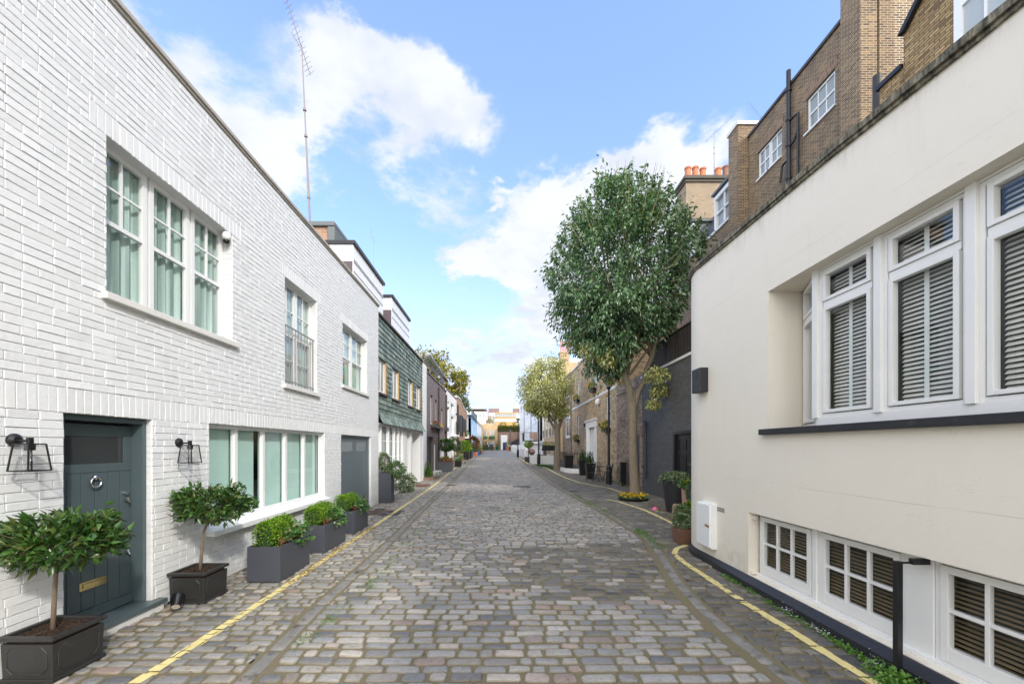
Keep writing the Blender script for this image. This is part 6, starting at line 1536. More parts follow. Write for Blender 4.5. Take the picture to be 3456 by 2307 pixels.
topiary_ball(-3.25, 20.9, .26, .13, 'tiny clipped bush beside the low brick planter', BOXD, 120, .05)
m_ = MB(); m_.box(-3.84,-3.45,22.6,23.4,.2,.5); tag(m_.build('door_step', STONE), 'pale stone step between black garage door and drainpipe', 'step')
# group in front of mauve / white houses
tall_planter(-3.45, 24.9, .42, .62, 'wide grey planter with twin ball-headed trees by the mauve house', paint('mid_grey_planter', (.13,.135,.15), .6))
for k, (x, y, r__, lb) in enumerate(((-3.42,24.9,.46,'ball-headed tree in the wide grey planter'),(-3.2,27.6,.5,'grey-green ball-headed tree behind the wide grey planter'))):
    z_ = g(y); t = thing('ball_headed_tree', lb, 'tree', (x,y,z_))
    p, nm = shell((x,y,z_+1.62), (r__*1.05,r__,r__*.85), 900, 50+k, inner=.5); crown('crown', BOXD if k == 0 else GREYGRN, t, p, nm, .11, .08, 50+k)
    m_ = MB(); m_.tube([(x,y,z_+.1),(x,y,z_+1.5)], .035, 7); m_.build('trunk', STEM, t)
t = thing('underplanting', 'orange and green plants at the foot of the ball-headed tree', 'plant', (-3.4,24.9,.9)); p, nm = shell((-3.4,24.85,1.0), (.42,.42,.24), 500, 52, inner=.3); crown('foliage', OLIVE, t, p, nm, .1, .07, 52)
p, nm = shell((-3.3,24.7,1.0), (.3,.3,.18), 160, 53); crown('flowers', paint('x',(.5,.5,.5)) if False else leafmat('orange_petals', [(.5,.14,.04),(.6,.25,.08)], .5, .1), t, p, nm, .09, .07, 53)
for k, (x, y, s, h, mt, lb) in enumerate(((-3.0,28.2,.25,.42,BLACK,'small black pot on the pavement by the white rendered house'),(-3.05,29.3,.22,.5,TROUGH,'small grey pot behind the small black pot'),(-3.3,31.8,.30,.75,WHITEM,'low white block planter against the white rendered house'))):
    tall_planter(x, y, s, h, lb, mt, .85)
    t = thing('potted_plant', ['leafy green plant in the small black pot','rust-coloured plant in the small grey pot','grey-green shrub in the low white block planter'][k], 'plant', (x,y,g(y)+h)); p, nm = shell((x,y,g(y)+h+.22), (s*1.2,s*1.2,.28), 260, 60+k, inner=.3); crown('foliage', (IVY,OLIVE,GREYGRN)[k], t, p, nm, .11, .06, 60+k)
t = thing('folding_plant_stand', 'black A-frame plant stand with terracotta pots at the kerb', 'stand', (-2.85, 30.6, .5)); z_ = g(30.6); m_ = MB()
for y in (30.2, 31.0):
    m_.tube([(-3.15,y,z_),(-2.95,y,z_+.75),(-2.7,y,z_)], .018, 4)
for zz_ in (.25,.5): m_.tube([(-3.1,30.2,z_+zz_),(-3.1,31.0,z_+zz_)], .016, 4); m_.tube([(-2.75,30.2,z_+zz_),(-2.75,31.0,z_+zz_)], .016, 4)
m_.build('frame', BLACK, t)
m_ = MB(); [m_.lathe(-2.92, y, [(.08,z_+.27),(.12,z_+.47),(.1,z_+.47)], 10) for y in (30.4,30.8)]; tag(m_.build('terracotta_pots', TERRA), 'terracotta pots on the A-frame stand', 'pots') if False else m_.build('pot', TERRA, t)
for k, (x, y, s, h, lb, lb2, mt) in enumerate(((-3.3,36.6,.45,.75,'black planter before the orange brick house, nearer','lime-green shrub in the nearer black planter',BOX),(-3.25,39.2,.42,.7,'black planter before the orange brick house, farther','dark green shrub in the farther black planter',IVY))):
    tall_planter(x, y, s, h, lb, BLACK, .9, 'black planters before the orange house'); t = thing('planter_shrub', lb2, 'shrub', (x,y,g(y)+h)); p, nm = shell((x,y,g(y)+h+.45), (.55,.5,.6), 900, 80+k, inner=.3); crown('crown', mt, t, p, nm, .14, .09, 80+k)
    m_ = MB(); m_.tube([(x,y,g(y)+h),(x,y,g(y)+h+.6)], .03, 5); m_.build('trunk', STEM, t)
t = thing('maroon_shrub', 'dark red bushy shrub against the pale blue house', 'shrub', (-3.1,44.5,.8)); p, nm = shell((-3.2,45,2.35), (.8,.8,.7), 1300, 90, inner=.4); crown('crown', MAROON, t, p, nm, .2, .12, 90); m_ = MB(); m_.tube([(-3.2,45,.8),(-3.2,45,2.2)], .05, 6); m_.build('trunk', STEM, t)
# bicycle at the kerb
t = thing('bicycle', 'black bicycle leaning by the planters before the pale blue house', 'bicycle', (-2.95, 41.9, .72)); z_ = g(42); bx_ = -2.98
for y in (41.3, 42.35):
    m_ = MB(); m_.tube([(bx_, y+.34*math.cos(q*math.pi/12), z_+.36+.34*math.sin(q*math.pi/12)) for q in range(25)], .022, 5, cap=False)
    for q in range(8): m_.tube([(bx_,y,z_+.36),(bx_,y+.33*math.cos(q*.785),z_+.36+.33*math.sin(q*.785))], .004, 3)
    m_.build('wheel', BLACK, t)
m_ = MB(); A_, B_, C_, D_ = (bx_,42.35,z_+.36),(bx_,41.85,z_+.36),(bx_,42.0,z_+.88),(bx_,41.45,z_+.9)
for a_, b_ in ((A_,B_),(A_,C_),(B_,C_),(C_,D_),(B_,D_),(D_,(bx_,41.3,z_+.36))): m_.tube([a_,b_], .018, 5)
m_.build('frame', BLACK, t)
m_ = MB(); m_.tube([(bx_-.28,41.45,z_+1.02),(bx_,41.42,z_+1.0),(bx_+.28,41.45,z_+1.02)], .015, 5); m_.tube([D_,(bx_,41.42,z_+1.0)], .015, 5); m_.build('handlebar', BLACK, t)
m_ = MB(); m_.box(bx_-.06,bx_+.06,41.9,42.15,z_+.93,z_+.98); m_.build('saddle', BLACK, t)
for k, (x, y, r__, h, mt, lb, lf, lb2) in enumerate(((-3.0,47.5,.3,.5,TERRA,'orange terracotta pot before the pale blue house',GREYGRN,'silver-blue plant in the orange pot'),(-3.0,51,.3,.55,paint('blue_glaze',(.03,.12,.45),.3),'blue glazed pot along the left kerb',IVY,'green plant in the blue glazed pot'),(-2.95,55,.32,.55,paint('dark_blue_pot',(.03,.04,.09),.4),'dark blue tub farther along the left kerb',OLIVE,'plant in the dark blue tub'),(-3.3,66,.45,.6,TERRA,'bright terracotta pot below the far left lamp column',MAROON,'reddish shrub in the bright terracotta pot'),(1.7,98,.5,.9,TERRA,'terracotta pot by the white base at the far right corner',IVY,'yellow-green plant in the far right pot'))):
    z_ = g(y); m_ = MB(); m_.lathe(x, y, [(r__*.75,z_),(r__,z_+h),(r__*.85,z_+h)], 14); tag(m_.build('plant_pot', mt), lb, 'pot')
    t = thing('potted_plant', lb2, 'plant', (x,y,z_+h)); p, nm = shell((x,y,z_+h+r__*1.3), (r__*1.5,r__*1.5,r__*(1.6 if k != 3 else 3)), 350, 100+k, inner=.3); crown('foliage', lf, t, p, nm, .16, .1, 100+k)

# ================================================================ PLANTS AND POTS, right side
def pot_round(x, y, prof, mat, name, label, cat='pot', n=28, sm=True):
    z = g(y)+.022; m_ = MB(); m_.lathe(x, y, [(r_, z+h_) for r_, h_ in prof], n); o = m_.build(name, mat, None, smooth=False); 
    return tag(o, label, cat)
BP = paint('black_fibreclay', (.022,.022,.026), .55, .35, 5, .002, 50)
pot_round(4.82, 11.0, [(.245,0),(.30,.35),(.355,.80),(.375,.88),(.36,.90),(.34,.86),(.33,.80)], BP, 'round_black_pot', 'large tapered round black pot in front of the charcoal wall')
t = thing('variegated_shrub', 'low variegated shrub filling the large round black pot', 'shrub', (4.82,11,.9)); p, nm = shell((4.82,11,.98), (.42,.42,.24), 2000, 110, inner=.5, zmin=.9); crown('crown', VAR, t, p, nm, .05, .032, 110)
m_ = MB(); [m_.tube([(4.82,11,.8),(4.82+.25*math.sin(i),11+.25*math.cos(i),1.1)], .006, 4, cap=False) for i in range(12)]; m_.build('stem', STEM, t)
m_ = MB(); m_.box(4.35,5.5,10.45,11.6,.0,.06); tag(m_.build('stone_slab', paint('mossy_stone', (.16,.15,.08), .9, .3, 4)), 'mossy stone slab under the large round black pot', 'slab')
t = thing('toy_bucket', 'pink and lime-green plastic thing lying beside the round black pot', 'toy', (4.33,11.2,.06)); m_ = MB(); m_.lathe(4.36,11.3,[(.08,.06),(.09,.09),(.06,.14),(.02,.17),(0,.175)],12); m_.build('top', paint('pink_plastic', (.70,.12,.28), .4), t); m_ = MB(); m_.lathe(4.33,11.2,[(.11,.045),(.12,.06),(.08,.07)],12); m_.build('base', paint('lime_plastic', (.25,.65,.05), .4), t)
# terracotta pots tucked round the corner
pot_round(4.42, 10.0, [(.09,0),(.125,.08),(.125,.28),(.10,.37),(.09,.37),(.09,.33)], TERRAP, 'terracotta_pot', 'pale terracotta pot at the foot of the round black pot')
pot_round(4.26, 8.95, [(.10,0),(.135,.2),(.135,.36),(.12,.36)], TERRAP, 'terracotta_pot', 'second pale terracotta pot nearer the cream corner')
t = thing('yellow_green_shrub', 'yellow-green leafy plant in the second terracotta pot', 'shrub', (4.26,8.95,.4)); p, nm = shell((4.24,8.95,.47), (.16,.16,.13), 600, 111, inner=.3); crown('crown', BOX, t, p, nm, .07, .05, 111)
pot_round(4.64, 9.95, [(.10,.0),(.14,.82),(.12,.82)], TERRAP, 'terracotta_pot', 'tall terracotta pot of red and yellow flowers behind the shrubs')
t = thing('geranium', 'red and yellow flowers with glossy leaves in the tall terracotta pot', 'plant', (4.66,9.9,.9)); p, nm = shell((4.58,9.9,.93), (.19,.19,.09), 350, 112, inner=.3); crown('foliage', IVY, t, p, nm, .06, .045, 112); p, nm = shell((4.66,9.8,.98), (.15,.15,.08), 45, 113); crown('flowers', YFLOW, t, p, nm, .045, .045, 113)
t = thing('grey_green_shrub', 'dense blue-green shrub between the black pot and cream corner', 'shrub', (4.45,9.2,.4)); p, nm = shell((4.46,9.3,.78), (.15,.16,.20), 1500, 114, inner=.5); crown('crown', leafmat('blue_green_leaves', [(.04,.09,.06),(.09,.16,.11),(.2,.26,.2)], .5, .2), t, p, nm, .035, .022, 114); m_ = MB(); m_.tube([(4.47,9.35,.05),(4.46,9.3,.75)], .02, 6); m_.build('trunk', STEM, t)
# ribbed basket pot with variegated euonymus
t = thing('ribbed_terracotta_pot', 'square ribbed brown terracotta pot against the rounded cream corner', 'pot', (3.44,7.55,.0)); z_ = .03
m_ = MB(); s_ = .155
for k in range(9):
    a_, b_ = s_*(.80+.2*k/9), s_*(.80+.2*(k+1)/9); h0, h1 = z_+k*.033, z_+(k+1)*.033
    for (e0, e1, q0, q1) in ((a_, a_+.009, h0, h0+.016), (a_+.009, b_, h0+.016, h1)):
        m_.hexa([(3.44-e0,7.55-e0,q0),(3.44+e0,7.55-e0,q0),(3.44+e0,7.55+e0,q0),(3.44-e0,7.55+e0,q0)],[(3.44-e1,7.55-e1,q1),(3.44+e1,7.55-e1,q1),(3.44+e1,7.55+e1,q1),(3.44-e1,7.55+e1,q1)])
m_.build('body', paint('brown_ribbed_clay', (.17,.085,.055), .8, .35, 9, .004, 40), t)
t = thing('variegated_shrub', 'variegated shrub growing from the ribbed brown pot', 'shrub', (3.44,7.55,.33)); p, nm = shell((3.42,7.55,.46), (.17,.17,.15), 1300, 115, inner=.4, zmin=.3); crown('crown', VAR, t, p, nm, .042, .028, 115)
m_ = MB(); [m_.tube([(3.44,7.55,.3),(3.44+.1*math.sin(i),7.55+.1*math.cos(i),.45)], .004, 4, cap=False) for i in range(10)]; m_.build('stem', STEM, t)
pot_round(3.55, 7.95, [(.08,0),(.14,.34),(.12,.34)], TERRAP, 'terracotta_pot', 'plain terracotta pot half hidden behind the ribbed pot')
t = thing('variegated_shrub', 'variegated shrub above the half hidden terracotta pot', 'shrub', (3.7,8.15,.45)); p, nm = shell((3.66,8.1,.54), (.17,.17,.14), 900, 116, inner=.4); crown('crown', VAR, t, p, nm, .045, .03, 116)
# square black planters with cones, bistro set
for k, (x, y, s, h, lb) in enumerate(((4.62,22.5,.25,.86,'tapered black planter nearer the railings'),(4.60,20.6,.24,.80,'tapered black planter beside the bistro table'))):
    tall_planter(x, y, s, h, lb, BLACK, .68, 'tapered black planters by the brick cottage')
    cone(x, y, g(y)+h, .21, .58, ['dark cone topiary in the planter nearer the railings','dark cone topiary in the planter beside the bistro table'][k], BOXD, 900, 'cone topiaries in tapered black planters')
TX, TY = 4.78, 19.55; z_ = g(TY)+.02
t = thing('bistro_table', 'round black metal bistro table between two chairs', 'table', (TX,TY,z_))
m_ = MB(); m_.lathe(TX, TY, [(.30,z_+.70),(.31,z_+.715),(.30,z_+.73),(0,z_+.732)], 24); m_.build('tabletop', BLACK, t)
for k in range(3):
    a_ = k*2.1+.4; m_ = MB(); m_.tube([(TX+.05*math.cos(a_),TY+.05*math.sin(a_),z_+.70),(TX+.08*math.cos(a_),TY+.08*math.sin(a_),z_+.35),(TX+.27*math.cos(a_),TY+.27*math.sin(a_),z_)], .012, 6); m_.build('leg', BLACK, t)
def bistro_chair(x, y, rot, label):
    t = thing('bistro_chair', label, 'chair', (x, y, g(y)+.02), 'black metal bistro chairs'); z_ = g(y)+.02
    c, s = math.cos(rot), math.sin(rot); P_ = lambda a_, b_, h_: (x+a_*c-b_*s, y+a_*s+b_*c, z_+h_)
    m_ = MB(); m_.add([P_(.2*math.cos(q*.5236), .2*math.sin(q*.5236), .45) for q in range(12)]+[P_(.2*math.cos(q*.5236), .2*math.sin(q*.5236), .47) for q in range(12)], [tuple(range(12))[::-1], tuple(range(12,24))]+[(q,(q+1)%12,(q+1)%12+12,q+12) for q in range(12)]); m_.build('seat', BLACK, t)
    for a_, b_ in ((.15,.15),(-.15,.15),(.15,-.15),(-.15,-.15)):
        m_ = MB(); m_.tube([P_(a_,b_,.45),P_(a_*1.35,b_*1.35,0)], .011, 6); m_.build('leg', BLACK, t)
    m_ = MB(); m_.tube([P_(-.17,-.17,.45),P_(-.22,-.17,.75),P_(-.24,-.09,.88),P_(-.245,0,.91),P_(-.24,.09,.88),P_(-.22,.17,.75),P_(-.17,.17,.45)], .011, 6)
    for b_ in (-.08,0,.08): m_.tube([P_(-.18,b_,.46),P_(-.24,b_,.89)], .007, 5)
    m_.build('backrest', BLACK, t)
bistro_chair(4.35, 19.0, 2.2+math.pi/2, 'black bistro chair nearer the road')
bistro_chair(5.15, 19.25, math.pi*.95, 'black bistro chair nearer the brick wall')
bistro_chair(4.95, 20.25, -math.pi/2, 'black bistro chair behind the table')
# painted kerb wall with railings around the area
t = thing('curved_kerb_wall', 'low curved white-painted kerb wall in front of the railings', 'wall', (4.2, 24, .3))
pts = [(5.55,23.3),(4.75,23.35),(4.2,23.6),(3.85,24.2),(3.75,25.2)]; m_ = MB()
for (x0,y0),(x1,y1) in zip(pts[:-1],pts[1:]):
    l = math.hypot(x1-x0,y1-y0); nx_, ny_ = (y1-y0)/l*.14, -(x1-x0)/l*.14; z_ = g(24); m_.hexa([(x0,y0,z_-.05),(x1,y1,z_-.05),(x1+nx_,y1+ny_,z_-.05),(x0+nx_,y0+ny_,z_-.05)],[(x0,y0,z_+.28),(x1,y1,z_+.28),(x1+nx_,y1+ny_,z_+.28),(x0+nx_,y0+ny_,z_+.28)])
m_.build('wall', WHITEM, t)
t = thing('area_railings', 'black iron railings around the sunken area by the brick cottage', 'railings', (4.3, 25, .3)); m_ = MB(); z_ = g(25)
for i in range(17): x = 3.95+i*.1; m_.tube([(x,24.2,z_+.15),(x,24.2,z_+1.22),(x,24.2,z_+1.3)], [.013,.013,.003], 5)
for i in range(22): y = 24.3+i*.26; m_.tube([(3.95,y,z_+.15),(3.95,y,z_+1.25)], .013, 4)
for zz_ in (.25,1.12): m_.tube([(5.58,24.2,z_+zz_),(3.95,24.2,z_+zz_),(3.95,29.9,z_+zz_)], .016, 5)
m_.build('railing', BLACK, t)
t = thing('area_bin', 'black bin behind the iron railings', 'bin', (4.3,25.2,.3)); m_ = MB(); m_.hexa([(4.1,25,z_),(4.5,25,z_),(4.5,25.5,z_),(4.1,25.5,z_)],[(4.05,24.95,z_+.95),(4.55,24.95,z_+.95),(4.55,25.55,z_+.95),(4.05,25.55,z_+.95)]); m_.box(4.02,4.58,24.9,25.6,z_+.95,z_+1.02); m_.build('body', BLACK, t)
# window boxes with flowers on the cottage
def flower_box(y, z, label, seed, w_=.5, fm=YFLOW):
    t = thing('window_box', label, 'window box', (5.45, y, z), 'flower boxes on the right-hand cottages'); m_ = MB(); m_.box(5.36,5.58,y-w_,y+w_,z-.2,z); m_.build('box', BLACK, t)
    p, nm = shell((5.42,y,z+.12), (.2,w_,.22), 330, seed, inner=.3); crown('foliage', IVY, t, p, nm, .09, .05, seed)
    p, nm = shell((5.40,y,z+.18), (.2,w_,.18), 110, seed+1, inner=.7); crown('flowers', fm, t, p, nm, .07, .07, seed+1)
flower_box(20.85, 2.85, 'flower box at the window beside the near street lamp', 120); flower_box(28.8, 2.4, 'flower box at the ground-floor window left of the white doorway', 122); flower_box(28.8, 5.25, 'flower box at the upstairs window left of the lamp', 124); flower_box(23.85, 5.35, 'orange flower box upstairs above the white doorway', 126)
t = thing('porch_flower_trough', 'black trough of yellow and pink flowers on the cream house railing', 'window box', (4.2,34,1.9)); m_ = MB(); m_.box(3.55,4.7,34,34.25,1.75,2.0); m_.box(3.5,4.75,33.98,34.3,1.55,1.75) ; m_.build('trough', BLACK, t)
p, nm = shell((4.1,34.1,2.08), (.6,.2,.18), 300, 130); crown('foliage', IVY, t, p, nm, .09, .05, 130); p, nm = shell((4.1,34.0,2.14), (.6,.2,.14), 90, 131); crown('flowers', YFLOW, t, p, nm, .08, .08, 131)
for k, (x, y, z0_, lb) in enumerate(((2.55,34.3,2.0,'basket of pink and red flowers above the black gate'),(2.5,32.3,1.35,'basket of red flowers below the first basket'))):
    t = thing('flower_basket', lb, 'flower basket', (x,y,z0_)); m_ = MB(); m_.lathe(x,y,[(.05,z0_-.15),(.18,z0_),(.15,z0_)],10); m_.tube([(x,y,z0_-.15),(x,y,g(y))], .02, 5); m_.build('basket', BLACK, t)
    p, nm = shell((x,y,z0_+.1), (.26,.26,.2), 200, 132+k); crown('foliage', GREYGRN, t, p, nm, .09, .06, 132+k); p, nm = shell((x,y,z0_+.16), (.26,.26,.16), 120, 134+k); crown('flowers', RFLOW, t, p, nm, .08, .08, 134+k)
topiary_ball(2.28, 33.0, 1.75, .30, 'ball-headed topiary in front of the white front walls', BOX, 700, .08)
m_ = MB(); m_.tube([(2.28,33,.6),(2.28,33,1.9)], .025, 6); m_.lathe(2.28,33,[(.26,.58),(.32,1.05),(.28,1.05)],12); tag(m_.build('round_tub', paint('charcoal_tub', (.05,.05,.055), .6)), 'charcoal tub holding the ball-headed topiary', 'tub')
# ================================================================ TREES
def branch(mb, p0, p1, r0, r1, n=5, wob=.05, rnd_=random.Random(1)):
    p0, p1 = Vector(p0), Vector(p1); L_ = (p1-p0).length; pts, rs = [], []
    for i in range(n+1):
        f = i/n; o_ = Vector((rnd_.gauss(0,wob),rnd_.gauss(0,wob),0))*L_*(0 if i in (0,n) else 1); pts.append(p0.lerp(p1,f)+o_); rs.append(r0+(r1-r0)*f)
    mb.tube(pts, rs, 10, cap=False); return pts
TX, TY = 4.64, 13.8
t = thing('street_tree', 'large glossy dark-green tree with pale trunk standing in yellow flowers', 'tree', (TX, TY, .06), 'street trees along the right kerb')
m_ = MB(); rt_ = random.Random(5)
m_.tube([(TX,TY,.0),(TX,TY,.15),(TX-.02,TY,.6),(TX-.06,TY,1.3),(TX-.09,TY,2.1),(TX-.08,TY,2.9),(TX-.10,TY,3.35),(TX-.12,TY,3.6)], [.235,.195,.165,.150,.143,.146,.165,.15], 18, cap=False)
a_ = branch(m_, (TX-.14,TY,3.35), (TX-.62,TY+.05,5.4), .135, .09, 5, .02, rt_); b_ = branch(m_, (TX-.02,TY-.03,3.3), (TX+.50,TY-.2,4.9), .10, .08, 4, .02, rt_); c_ = branch(m_, (TX+.50,TY-.2,4.9), (TX+.85,TY-.3,6.5), .08, .05, 4, .03, rt_)
tips = []
for i in range(46):
    th = rt_.uniform(0,6.28); zt_ = rt_.uniform(5.0, 11.0); rr_ = 2.3*math.sin(math.pi*min(1,max(.05,(zt_-3.9)/8.2)))**.7
    e = Vector((4.20+rr_*math.cos(th)*.9, TY+rr_*math.sin(th)*.8, zt_)); s_ = Vector(a_[rt_.randint(2,5)] if rt_.random() < .65 else c_[rt_.randint(0,4)])
    mid = s_.lerp(e,.5)+Vector((0,0,-.15)); m_.tube([s_, mid, e], [.05,.028,.008], 6, cap=False); tips.append((mid, e))
m_.build('trunk', BARK, t, smooth=True)
# crown: clumps on a lumpy egg, flushed with hanging leaves
r_ = np.random.RandomState(77); P_, Nn = [], []
def egg(u, ax=(2.58,2.5,3.45), c=(4.20,13.8,7.62)):
    """tilted egg: broad above, narrow at the foot"""
    k = 1-.38*np.clip(-u[:,2],0,1)**1.2 - .06*np.clip(u[:,2],0,1); p = u*np.array(ax); p[:,0] *= k; p[:,1] *= k; p[:,0] -= .55*np.clip(-u[:,2],0,1); return p+np.array(c)
ncl = 250
u = r_.normal(0,1,(ncl,3)); u /= np.linalg.norm(u,axis=1,keepdims=True); cc = egg(u*r_.uniform(.62,.98,(ncl,1)))
for i in range(ncl):
    k = 112; rad_ = r_.uniform(.22,.42); q = r_.normal(0,.5,(k,3))*rad_*[1,1,1.15]; P_.append(cc[i]+q); Nn.append(np.tile(u[i]*.7,(k,1))+q/rad_*.35)
# upright whippy shoots around the outline
for i in range(150):
    v_ = r_.normal(0,1,3); v_[2] = abs(v_[2])*.9-.25; v_ /= np.linalg.norm(v_); b0 = egg(v_[None]*.90)[0]; L_ = r_.uniform(.25,.6); d_ = v_*.6+np.array([0,0,.8]); d_ /= np.linalg.norm(d_)
    k = 22; f = r_.uniform(0,1,k)[:,None]; P_.append(b0+d_*L_*f+r_.normal(0,.03,(k,3))); Nn.append(r_.normal(0,.8,(k,3))+d_*.4)
u = r_.normal(0,1,(5000,3)); u /= np.linalg.norm(u,axis=1,keepdims=True); P_.append(egg(u*r_.uniform(.30,.78,(5000,1)))); Nn.append(u)
P_ = np.concatenate(P_); Nn = np.concatenate(Nn)
crown('crown', PRIV, t, P_, Nn, .155, .068, 8, droop=.85, jit=.5)
m_ = MB()
for i in range(120):
    v_ = np.array([rt_.gauss(0,1),rt_.gauss(0,1),rt_.gauss(0,1)]); v_[1] = -abs(v_[1]); v_ /= np.linalg.norm(v_); b0 = Vector(egg(v_[None]*.80)[0]); b1 = Vector(egg(v_[None]*1.03)[0])+Vector((0,0,.30)); m_.tube([b0,b0.lerp(b1,.5)-Vector((0,0,.05)),b1], [.011,.009,.005], 4, cap=False)
m_.build('twig', paint('pale_twig', (.34,.32,.15), .7), t)
# gold variegated shoots springing under the crown
P_, Nn = [], []
for i, (x, y, z_, r__, k) in enumerate(((3.5,13.2,4.75,.42,650),(2.95,13.3,5.05,.36,450),(5.15,13.2,4.25,.40,600),(5.35,13.5,3.75,.36,600),(5.15,13.5,3.3,.24,300),(4.15,14.2,4.75,.35,350),(2.6,13.9,5.4,.3,250),(3.9,14.1,4.2,.2,120))):
    p, nm = shell((x,y,z_), (r__,r__,r__*.75), k, 140+i, inner=.1, lump=.3); P_.append(p); Nn.append(nm)
crown('variegated_foliage', GOLD, t, np.concatenate(P_), np.concatenate(Nn), .125, .05, 9, droop=.7, jit=.7)
t = thing('flower_bed_edging', 'shallow black tray of yellow flowers around the near tree trunk', 'flower tray', (4.42,13.35,.05)); m_ = MB(); m_.lathe(4.42,13.35,[(.44,.06),(.50,.16),(.47,.16),(.44,.12),(0,.12)],20); m_.build('tray', BLACK, t)
th = r_.uniform(0,6.28,900); rr_ = np.sqrt(r_.uniform(.05,1,900))*.50; p = np.stack([4.42+rr_*np.cos(th),13.35+rr_*np.sin(th)*.9,.15+r_.uniform(0,.10,900)],1); crown('foliage', IVY, t, p[:500], np.tile([0,0,1.],(500,1)), .06, .03, 150, jit=.9); p[500:,2] += .05; crown('flowers', YFLOW, t, p[500:], np.tile([0,-.4,1.],(400,1)), .045, .045, 151, jit=.7, droop=0)
# second, gold tree
T2x, T2y = 3.68, 26.0; z_ = g(26)
t = thing('street_tree', 'smaller gold-variegated tree with leaning trunk beyond the street lamp', 'tree', (T2x, T2y, z_), 'street trees along the right kerb')
m_ = MB(); m_.tube([(T2x,T2y,z_-.05),(T2x-.02,T2y,z_+.3),(T2x+.02,T2y,z_+1.6),(T2x,T2y,z_+2.55),(T2x,T2y,z_+3.0)], [.27,.21,.18,.19,.17], 14, cap=False)
tb = []
for e in ((-1.0,.2,2.1),(-.45,-.1,2.2),(.15,.1,2.2),(.55,0,1.7),(-.9,-.3,1.5)): tb.append(branch(m_, (T2x,T2y,z_+2.5), (T2x+e[0],T2y+e[1],z_+2.6+e[2]), .11, .04, 4, .04, rt_))
m_.build('trunk', BARK2, t, smooth=True)
cc_ = np.array([2.95,26.0,5.72]); P_, Nn = [], []; u = r_.normal(0,1,(190,3)); u /= np.linalg.norm(u,axis=1,keepdims=True)
for i in range(190):
    q = r_.normal(0,.5,(60,3))*.34; k_ = 1-.15*max(0,-u[i,2]); P_.append(cc_+u[i]*[1.72*k_,1.6*k_,2.1]*r_.uniform(.55,1.0)+q); Nn.append(np.tile(u[i]*.6,(60,1))+q)
p, nm = shell((3.9,25.8,4.2), (.55,.5,.5), 900, 160, inner=.1); P_.append(p); Nn.append(nm); p, nm = shell((2.1,26,4.4), (.5,.5,.35), 500, 161, inner=.1); P_.append(p); Nn.append(nm)
crown('crown', GOLD, t, np.concatenate(P_), np.concatenate(Nn), .17, .07, 10, droop=.6, jit=.6)
# big trees behind the left row
def far_tree(x, y, z0_, blobs, mat, seed, label, lf=.35, dens=380):
    t = thing('garden_tree', label, 'tree', (x, y, z0_), 'trees behind the left-hand houses'); P_, Nn = [], []
    for i, (bx_, by_, bz_, br_) in enumerate(blobs):
        for k in range(9):
            th = r_.uniform(0,6.28); e = np.array([bx_+br_*.55*math.cos(th)*r_.uniform(0,1), by_+br_*.5*math.sin(th), bz_+r_.uniform(-.5,.55)*br_]); p, nm = shell(e, (br_*.5,br_*.5,br_*.42), dens//4, seed+i*9+k, inner=.3, lump=.3); P_.append(p); Nn.append(nm)
    crown('crown', mat, t, np.concatenate(P_), np.concatenate(Nn), lf, lf*.55, seed, droop=.3, jit=.8)
    m_ = MB(); m_.tube([(x,y,z0_),(x,y,blobs[0][2])], [.3,.2], 8, cap=False)
    for (bx_, by_, bz_, br_) in blobs: m_.tube([(x,y,blobs[0][2]-1.5),((x+bx_)/2,(y+by_)/2,bz_-br_*.6),(bx_,by_,bz_)], [.16,.09,.03], 6, cap=False)
    m_.build('trunk', BARK2, t, smooth=True)
far_tree(-7.4, 46, 0, [(-8.2,46,11.8,2.35),(-6.7,46,11.0,2.3),(-9.0,46,10.1,1.8),(-5.1,46,9.3,1.6),(-7.2,46,9.0,1.8),(-5.8,46,8.1,1.4),(-8.3,46,8.3,1.6)], OLIVE, 200, 'tall yellow-green tree behind the mauve and white houses')
far_tree(-6.6, 60, 0, [(-6.2,60,9.2,1.5),(-5.3,60,8.2,1.2),(-7.2,60,8.6,1.6)], GREYGRN, 300, 'grey-green feathery tree behind the orange brick house', .3, 200)

# ================================================================ ground cover and litter
def strip(name, pts, n, wd, h, mat, L_, W_, seed, label, cat, up=.02):
    r_ = np.random.RandomState(seed); P_ = []
    seg = np.array(pts); k = len(seg)-1
    cl = r_.uniform(0, k, max(3, n//26))
    for i in range(n):
        f = np.clip(cl[r_.randint(len(cl))]+r_.normal(0,.10)*k/4, 0, k-1e-3); j = int(f); q = seg[j]+(seg[j+1]-seg[j])*(f-j); P_.append((q[0]+r_.normal(0,wd), q[1]+r_.normal(0,wd), g(q[1])+up+abs(r_.normal(0,h))))
    P_ = np.array(P_); V, Fq = leaves(P_, np.tile([0,0,.6],(n,1)), L_, W_, seed, droop=0, jit=.8); o = meshobj(name, V, Fq, mat, None, smooth=True); return stuff(o, label, cat)
strip('creeping_weeds', [(3.09,3.3),(3.11,3.9),(3.10,4.6),(3.13,5.1),(3.12,5.6)], 900, .026, .016, WEED, .022, .020, 1, 'creeping green weeds along the foot of the black plinth', 'weeds')
strip('creeping_weeds', [(2.98,2.9),(3.04,3.1),(3.08,3.3)], 800, .06, .04, WEED, .028, .026, 2, 'leafy weeds at the foot of the black steel post', 'weeds')
strip('weed_flowers', [(2.98,2.9),(3.06,3.3),(3.10,4.2),(3.11,4.8)], 90, .03, .035, WFLOW, .014, .014, 3, 'tiny pale lilac flowers among the plinth weeds', 'flowers', .045)
strip('moss_tufts', [(-1.75,9.6),(-1.8,7.8),(-1.75,6.5),(-1.7,5.2)], 700, .07, .006, WEED, .022, .010, 4, 'moss and grass tufts beside the left kerb channel', 'grass')
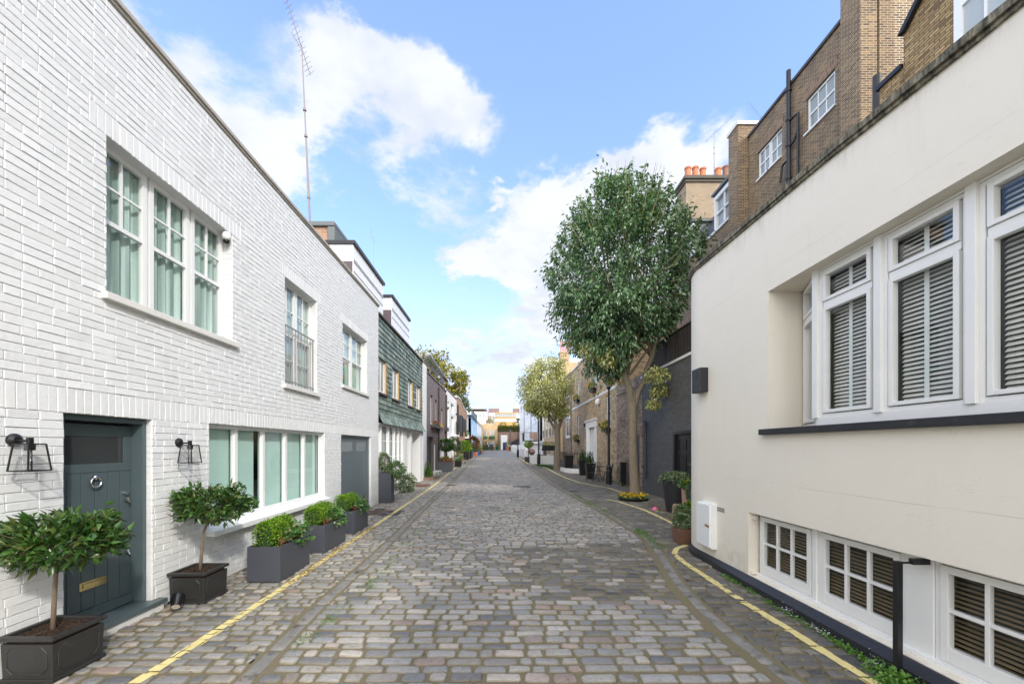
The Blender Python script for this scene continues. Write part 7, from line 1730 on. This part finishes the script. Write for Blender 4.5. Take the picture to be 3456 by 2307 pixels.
strip('moss_tufts', [(-1.78,5.0),(-1.8,4.2),(-1.85,3.6)], 240, .05, .006, WEED, .022, .010, 14, 'sparse moss tufts in the near left setts', 'grass')
strip('moss_tufts', [(3.0,9.0),(2.95,8.0),(2.8,7.0)], 700, .08, .012, WEED, .03, .014, 5, 'grass tufts along the right kerb channel', 'grass')
strip('moss_tufts', [(2.5,17),(2.75,13),(2.9,10)], 500, .08, .012, WEED, .04, .018, 6, 'sparse grass along the far right channel', 'grass')
strip('moss_tufts', [(0,12),(1.2,12.5),(-1.2,11)], 380, .30, .004, WEED, .03, .014, 7, 'thin moss between setts in the middle distance', 'grass')
strip('low_weeds', [(2.7,29.2),(3.0,28.6),(3.4,27.6),(3.5,26.2)], 900, .14, .05, BOXD, .08, .04, 8, 'green weeds around the base of the gold tree', 'weeds')
strip('low_weeds', [(5.5,16.0),(5.4,17.2),(5.45,18.5)], 260, .05, .03, WEED, .06, .03, 18, 'weeds at the foot of the rough brick wall', 'weeds')
strip('leaf_litter', [(-2.80,5.3),(-2.84,7),(-2.88,9)], 800, .045, .002, DEADL, .026, .014, 9, 'brown leaf litter along the left yellow line', 'leaf litter', .03)
strip('leaf_litter', [(2.55,3.2),(2.75,5.0),(2.95,6.8),(3.2,8.0)], 900, .13, .002, DEADL, .020, .008, 10, 'orange-brown leaf litter on the right pavement', 'leaf litter', .03)
strip('leaf_litter', [(4.7,12.4),(4.5,11),(4.2,9.5)], 500, .14, .002, DEADL, .03, .015, 11, 'ochre leaf litter by the round black pot', 'leaf litter', .03)
r_ = np.random.RandomState(5); n = 330; p = np.stack([r_.uniform(-3.6,3.0,n), 2.6+r_.uniform(0,1,n)**1.5*22, np.zeros(n)],1); p[:,2] = [g(y)+.034 for y in p[:,1]]
V, Fq = leaves(p, r_.normal(0,1,(n,3))*[1,1,.1], .034, .018, 6, droop=0, jit=.2); stuff(meshobj('fallen_leaves', V, Fq, DEADL), 'small fallen leaves scattered over the setts', 'leaf litter')
